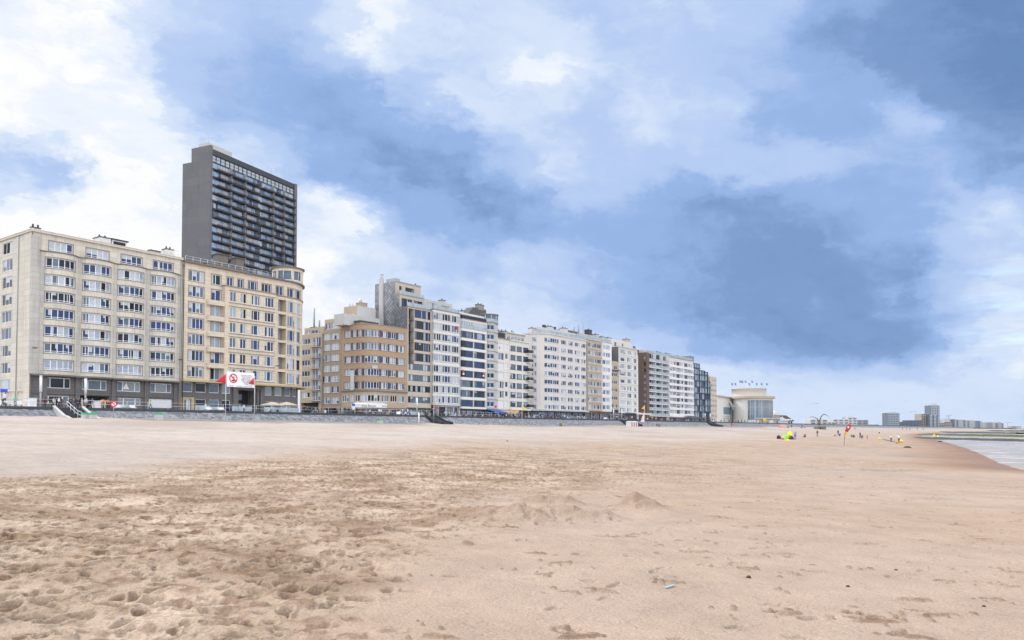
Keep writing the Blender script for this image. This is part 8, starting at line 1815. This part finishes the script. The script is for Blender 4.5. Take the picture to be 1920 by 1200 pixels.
def litter():
    p, q_ = beach_point(1247,1108), beach_point(1264,1103.5); z = Vector((0,0,.008)); u = (q_-p).normalized(); s = Vector((-u.y,u.x,0))*.012
    for v in (p,q_): v.z = ground_z(v.x,v.y)+.012
    mb = MB(); mb.hexa([tuple(p-s),tuple(q_-s),tuple(q_+s),tuple(p+s),tuple(p-s+z),tuple(q_-s+z),tuple(q_+s+z),tuple(p+s+z)]); tag(mb.build('plastic_strip', plain('pale_blue_plastic',(.30,.48,.58),.4), None, tuple(p)), 'pale blue plastic strip lying on the smooth sand', 'litter', None, 'thing')
    spots = [(202,1024,.05,'charred lump beside a deep footprint',0),(373,1033,.035,'dark mussel shell in the trampled belt',0),(232,1044,.025,'small dark pebble under the charred lump',0),(453,1028,.022,'dark crumb of coal near the mussel shell',0),(951,828,.16,'dark seagull-sized clump of weed on the pale sand',0),(1404,1085,.05,'dark seaweed scrap below the sandcastle heap',0),(1020,912,.03,'dark shell in front of the collapsed sandcastle',0),(228,1162,.018,'bluish pebble near the frame bottom',2),(480,985,.02,'white shell fragment in the trampled belt',1),(1590,1100,.035,'brown twig crumb on the smooth sand',0),(1845,1140,.03,'brown pebble at the smooth right side',0),(1680,1070,.03,'dark pebble beside a row of prints',0),(700,958,.025,'dark pebble at the belt edge',0),(560,972,.025,'dark shell near the belt middle',0),(1108,870,.04,'dark clump short of the collapsed sandcastle',0)]
    r3 = random.Random(4); ms = [plain('seaweed_brown',(.06,.042,.03),.9), plain('shell_white',(.6,.58,.54),.5), plain('pebble_blue',(.14,.22,.30),.5)]
    for px, py, r, lab, m in spots:
        r *= .6; p = beach_point(px,py); gz = ground_z(p.x,p.y); mb = MB(); n = 9; prof = [(r*1.1,-.01),(r,r*.35),(r*.6,r*.75),(.001,r*.85)]; mb.lathe((p.x,p.y,gz), prof, 0, n, 0, 2*math.pi)
        mb.v = [(x+r3.uniform(-r,r)*.25, y+r3.uniform(-r,r)*.25, z_+r3.uniform(0,r)*.2) for x, y, z_ in mb.v]; tag(mb.build('beach_debris', ms[m], None, (p.x,p.y,gz)), lab, 'debris', 'small debris on the sand', 'thing')
litter()
def gulls():
    body_m = plain('gull_white',(.62,.62,.64),.7); wing_m = plain('gull_grey',(.22,.24,.28),.7)
    for px, py, Y, rot, lab in ((1529.5,757.5,150,.4,'gull above the two curved ribs'),(1707.5,773.5,170,-.3,'left gull of a pair beside the tallest far tower'),(1715,773,172,.2,'right gull of a pair beside the tallest far tower'),(1740,732,200,1.2,'gull high over the tallest far tower'),(1700,752.5,210,.9,'gull over the gap between the far towers')):
        c = py_at(px,py,Y); A = thing('gull', lab, 'bird', tuple(c), 'gulls in the air'); M = Matrix.Rotation(rot,3,'Z'); f = lambda x,y,z: tuple(c+M@Vector((x,y,z)))
        mb = MB(); pr = [(-.26,.005),(-.2,.04),(-.05,.075),(.1,.06),(.19,.045),(.25,.05),(.29,.03),(.36,.006)]; n = 8
        for (x0,r0),(x1,r1) in zip(pr[:-1],pr[1:]):
            for i in range(n):
                a, b = 2*math.pi*i/n, 2*math.pi*(i+1)/n; mb.face([f(x0,r0*math.cos(a),r0*math.sin(a)),f(x1,r1*math.cos(a),r1*math.sin(a)),f(x1,r1*math.cos(b),r1*math.sin(b)),f(x0,r0*math.cos(b),r0*math.sin(b))],0,True)
        mb.face([f(-.22,0,.01),f(-.4,.08,.01),f(-.42,0,.01),f(-.4,-.08,.01)]); mb.build('body', body_m, A)
        for s in (-1,1):
            mb = MB(); mb.face([f(.08,s*.05,.05),f(.14,s*.38,.2),f(0,s*.40,.19),f(-.08,s*.05,.04)]); mb.face([f(.14,s*.38,.2),f(-.02,s*.78,.1),f(-.1,s*.70,.1),f(0,s*.40,.19)]); o = mb.build('wing', wing_m, A); o.modifiers.new('thickness','SOLIDIFY').thickness = .012
gulls()
# ------------------------------------------------------------------ air
def haze():
    mb = MB(); x0, x1, y0, y1, z0, z1 = -900, 2600, -60, 3300, -60.0, 130.0
    mb.hexa([(x0,y0,z0),(x1,y0,z0),(x1,y1,z0),(x0,y1,z0),(x0,y0,z1),(x1,y0,z1),(x1,y1,z1),(x0,y1,z1)])
    m = bpy.data.materials.new('air'); m.use_nodes = True; nt = m.node_tree; nt.nodes.clear(); out = N(nt,'ShaderNodeOutputMaterial'); v = N(nt,'ShaderNodeVolumePrincipled'); v.inputs['Color'].default_value = (.72,.82,.95,1); v.inputs['Density'].default_value = HAZE
    nt.links.new(v.outputs[0], out.inputs['Volume']); tag(mb.build('haze', m), kind='stuff')
HAZE = .00006
if HAZE: haze()
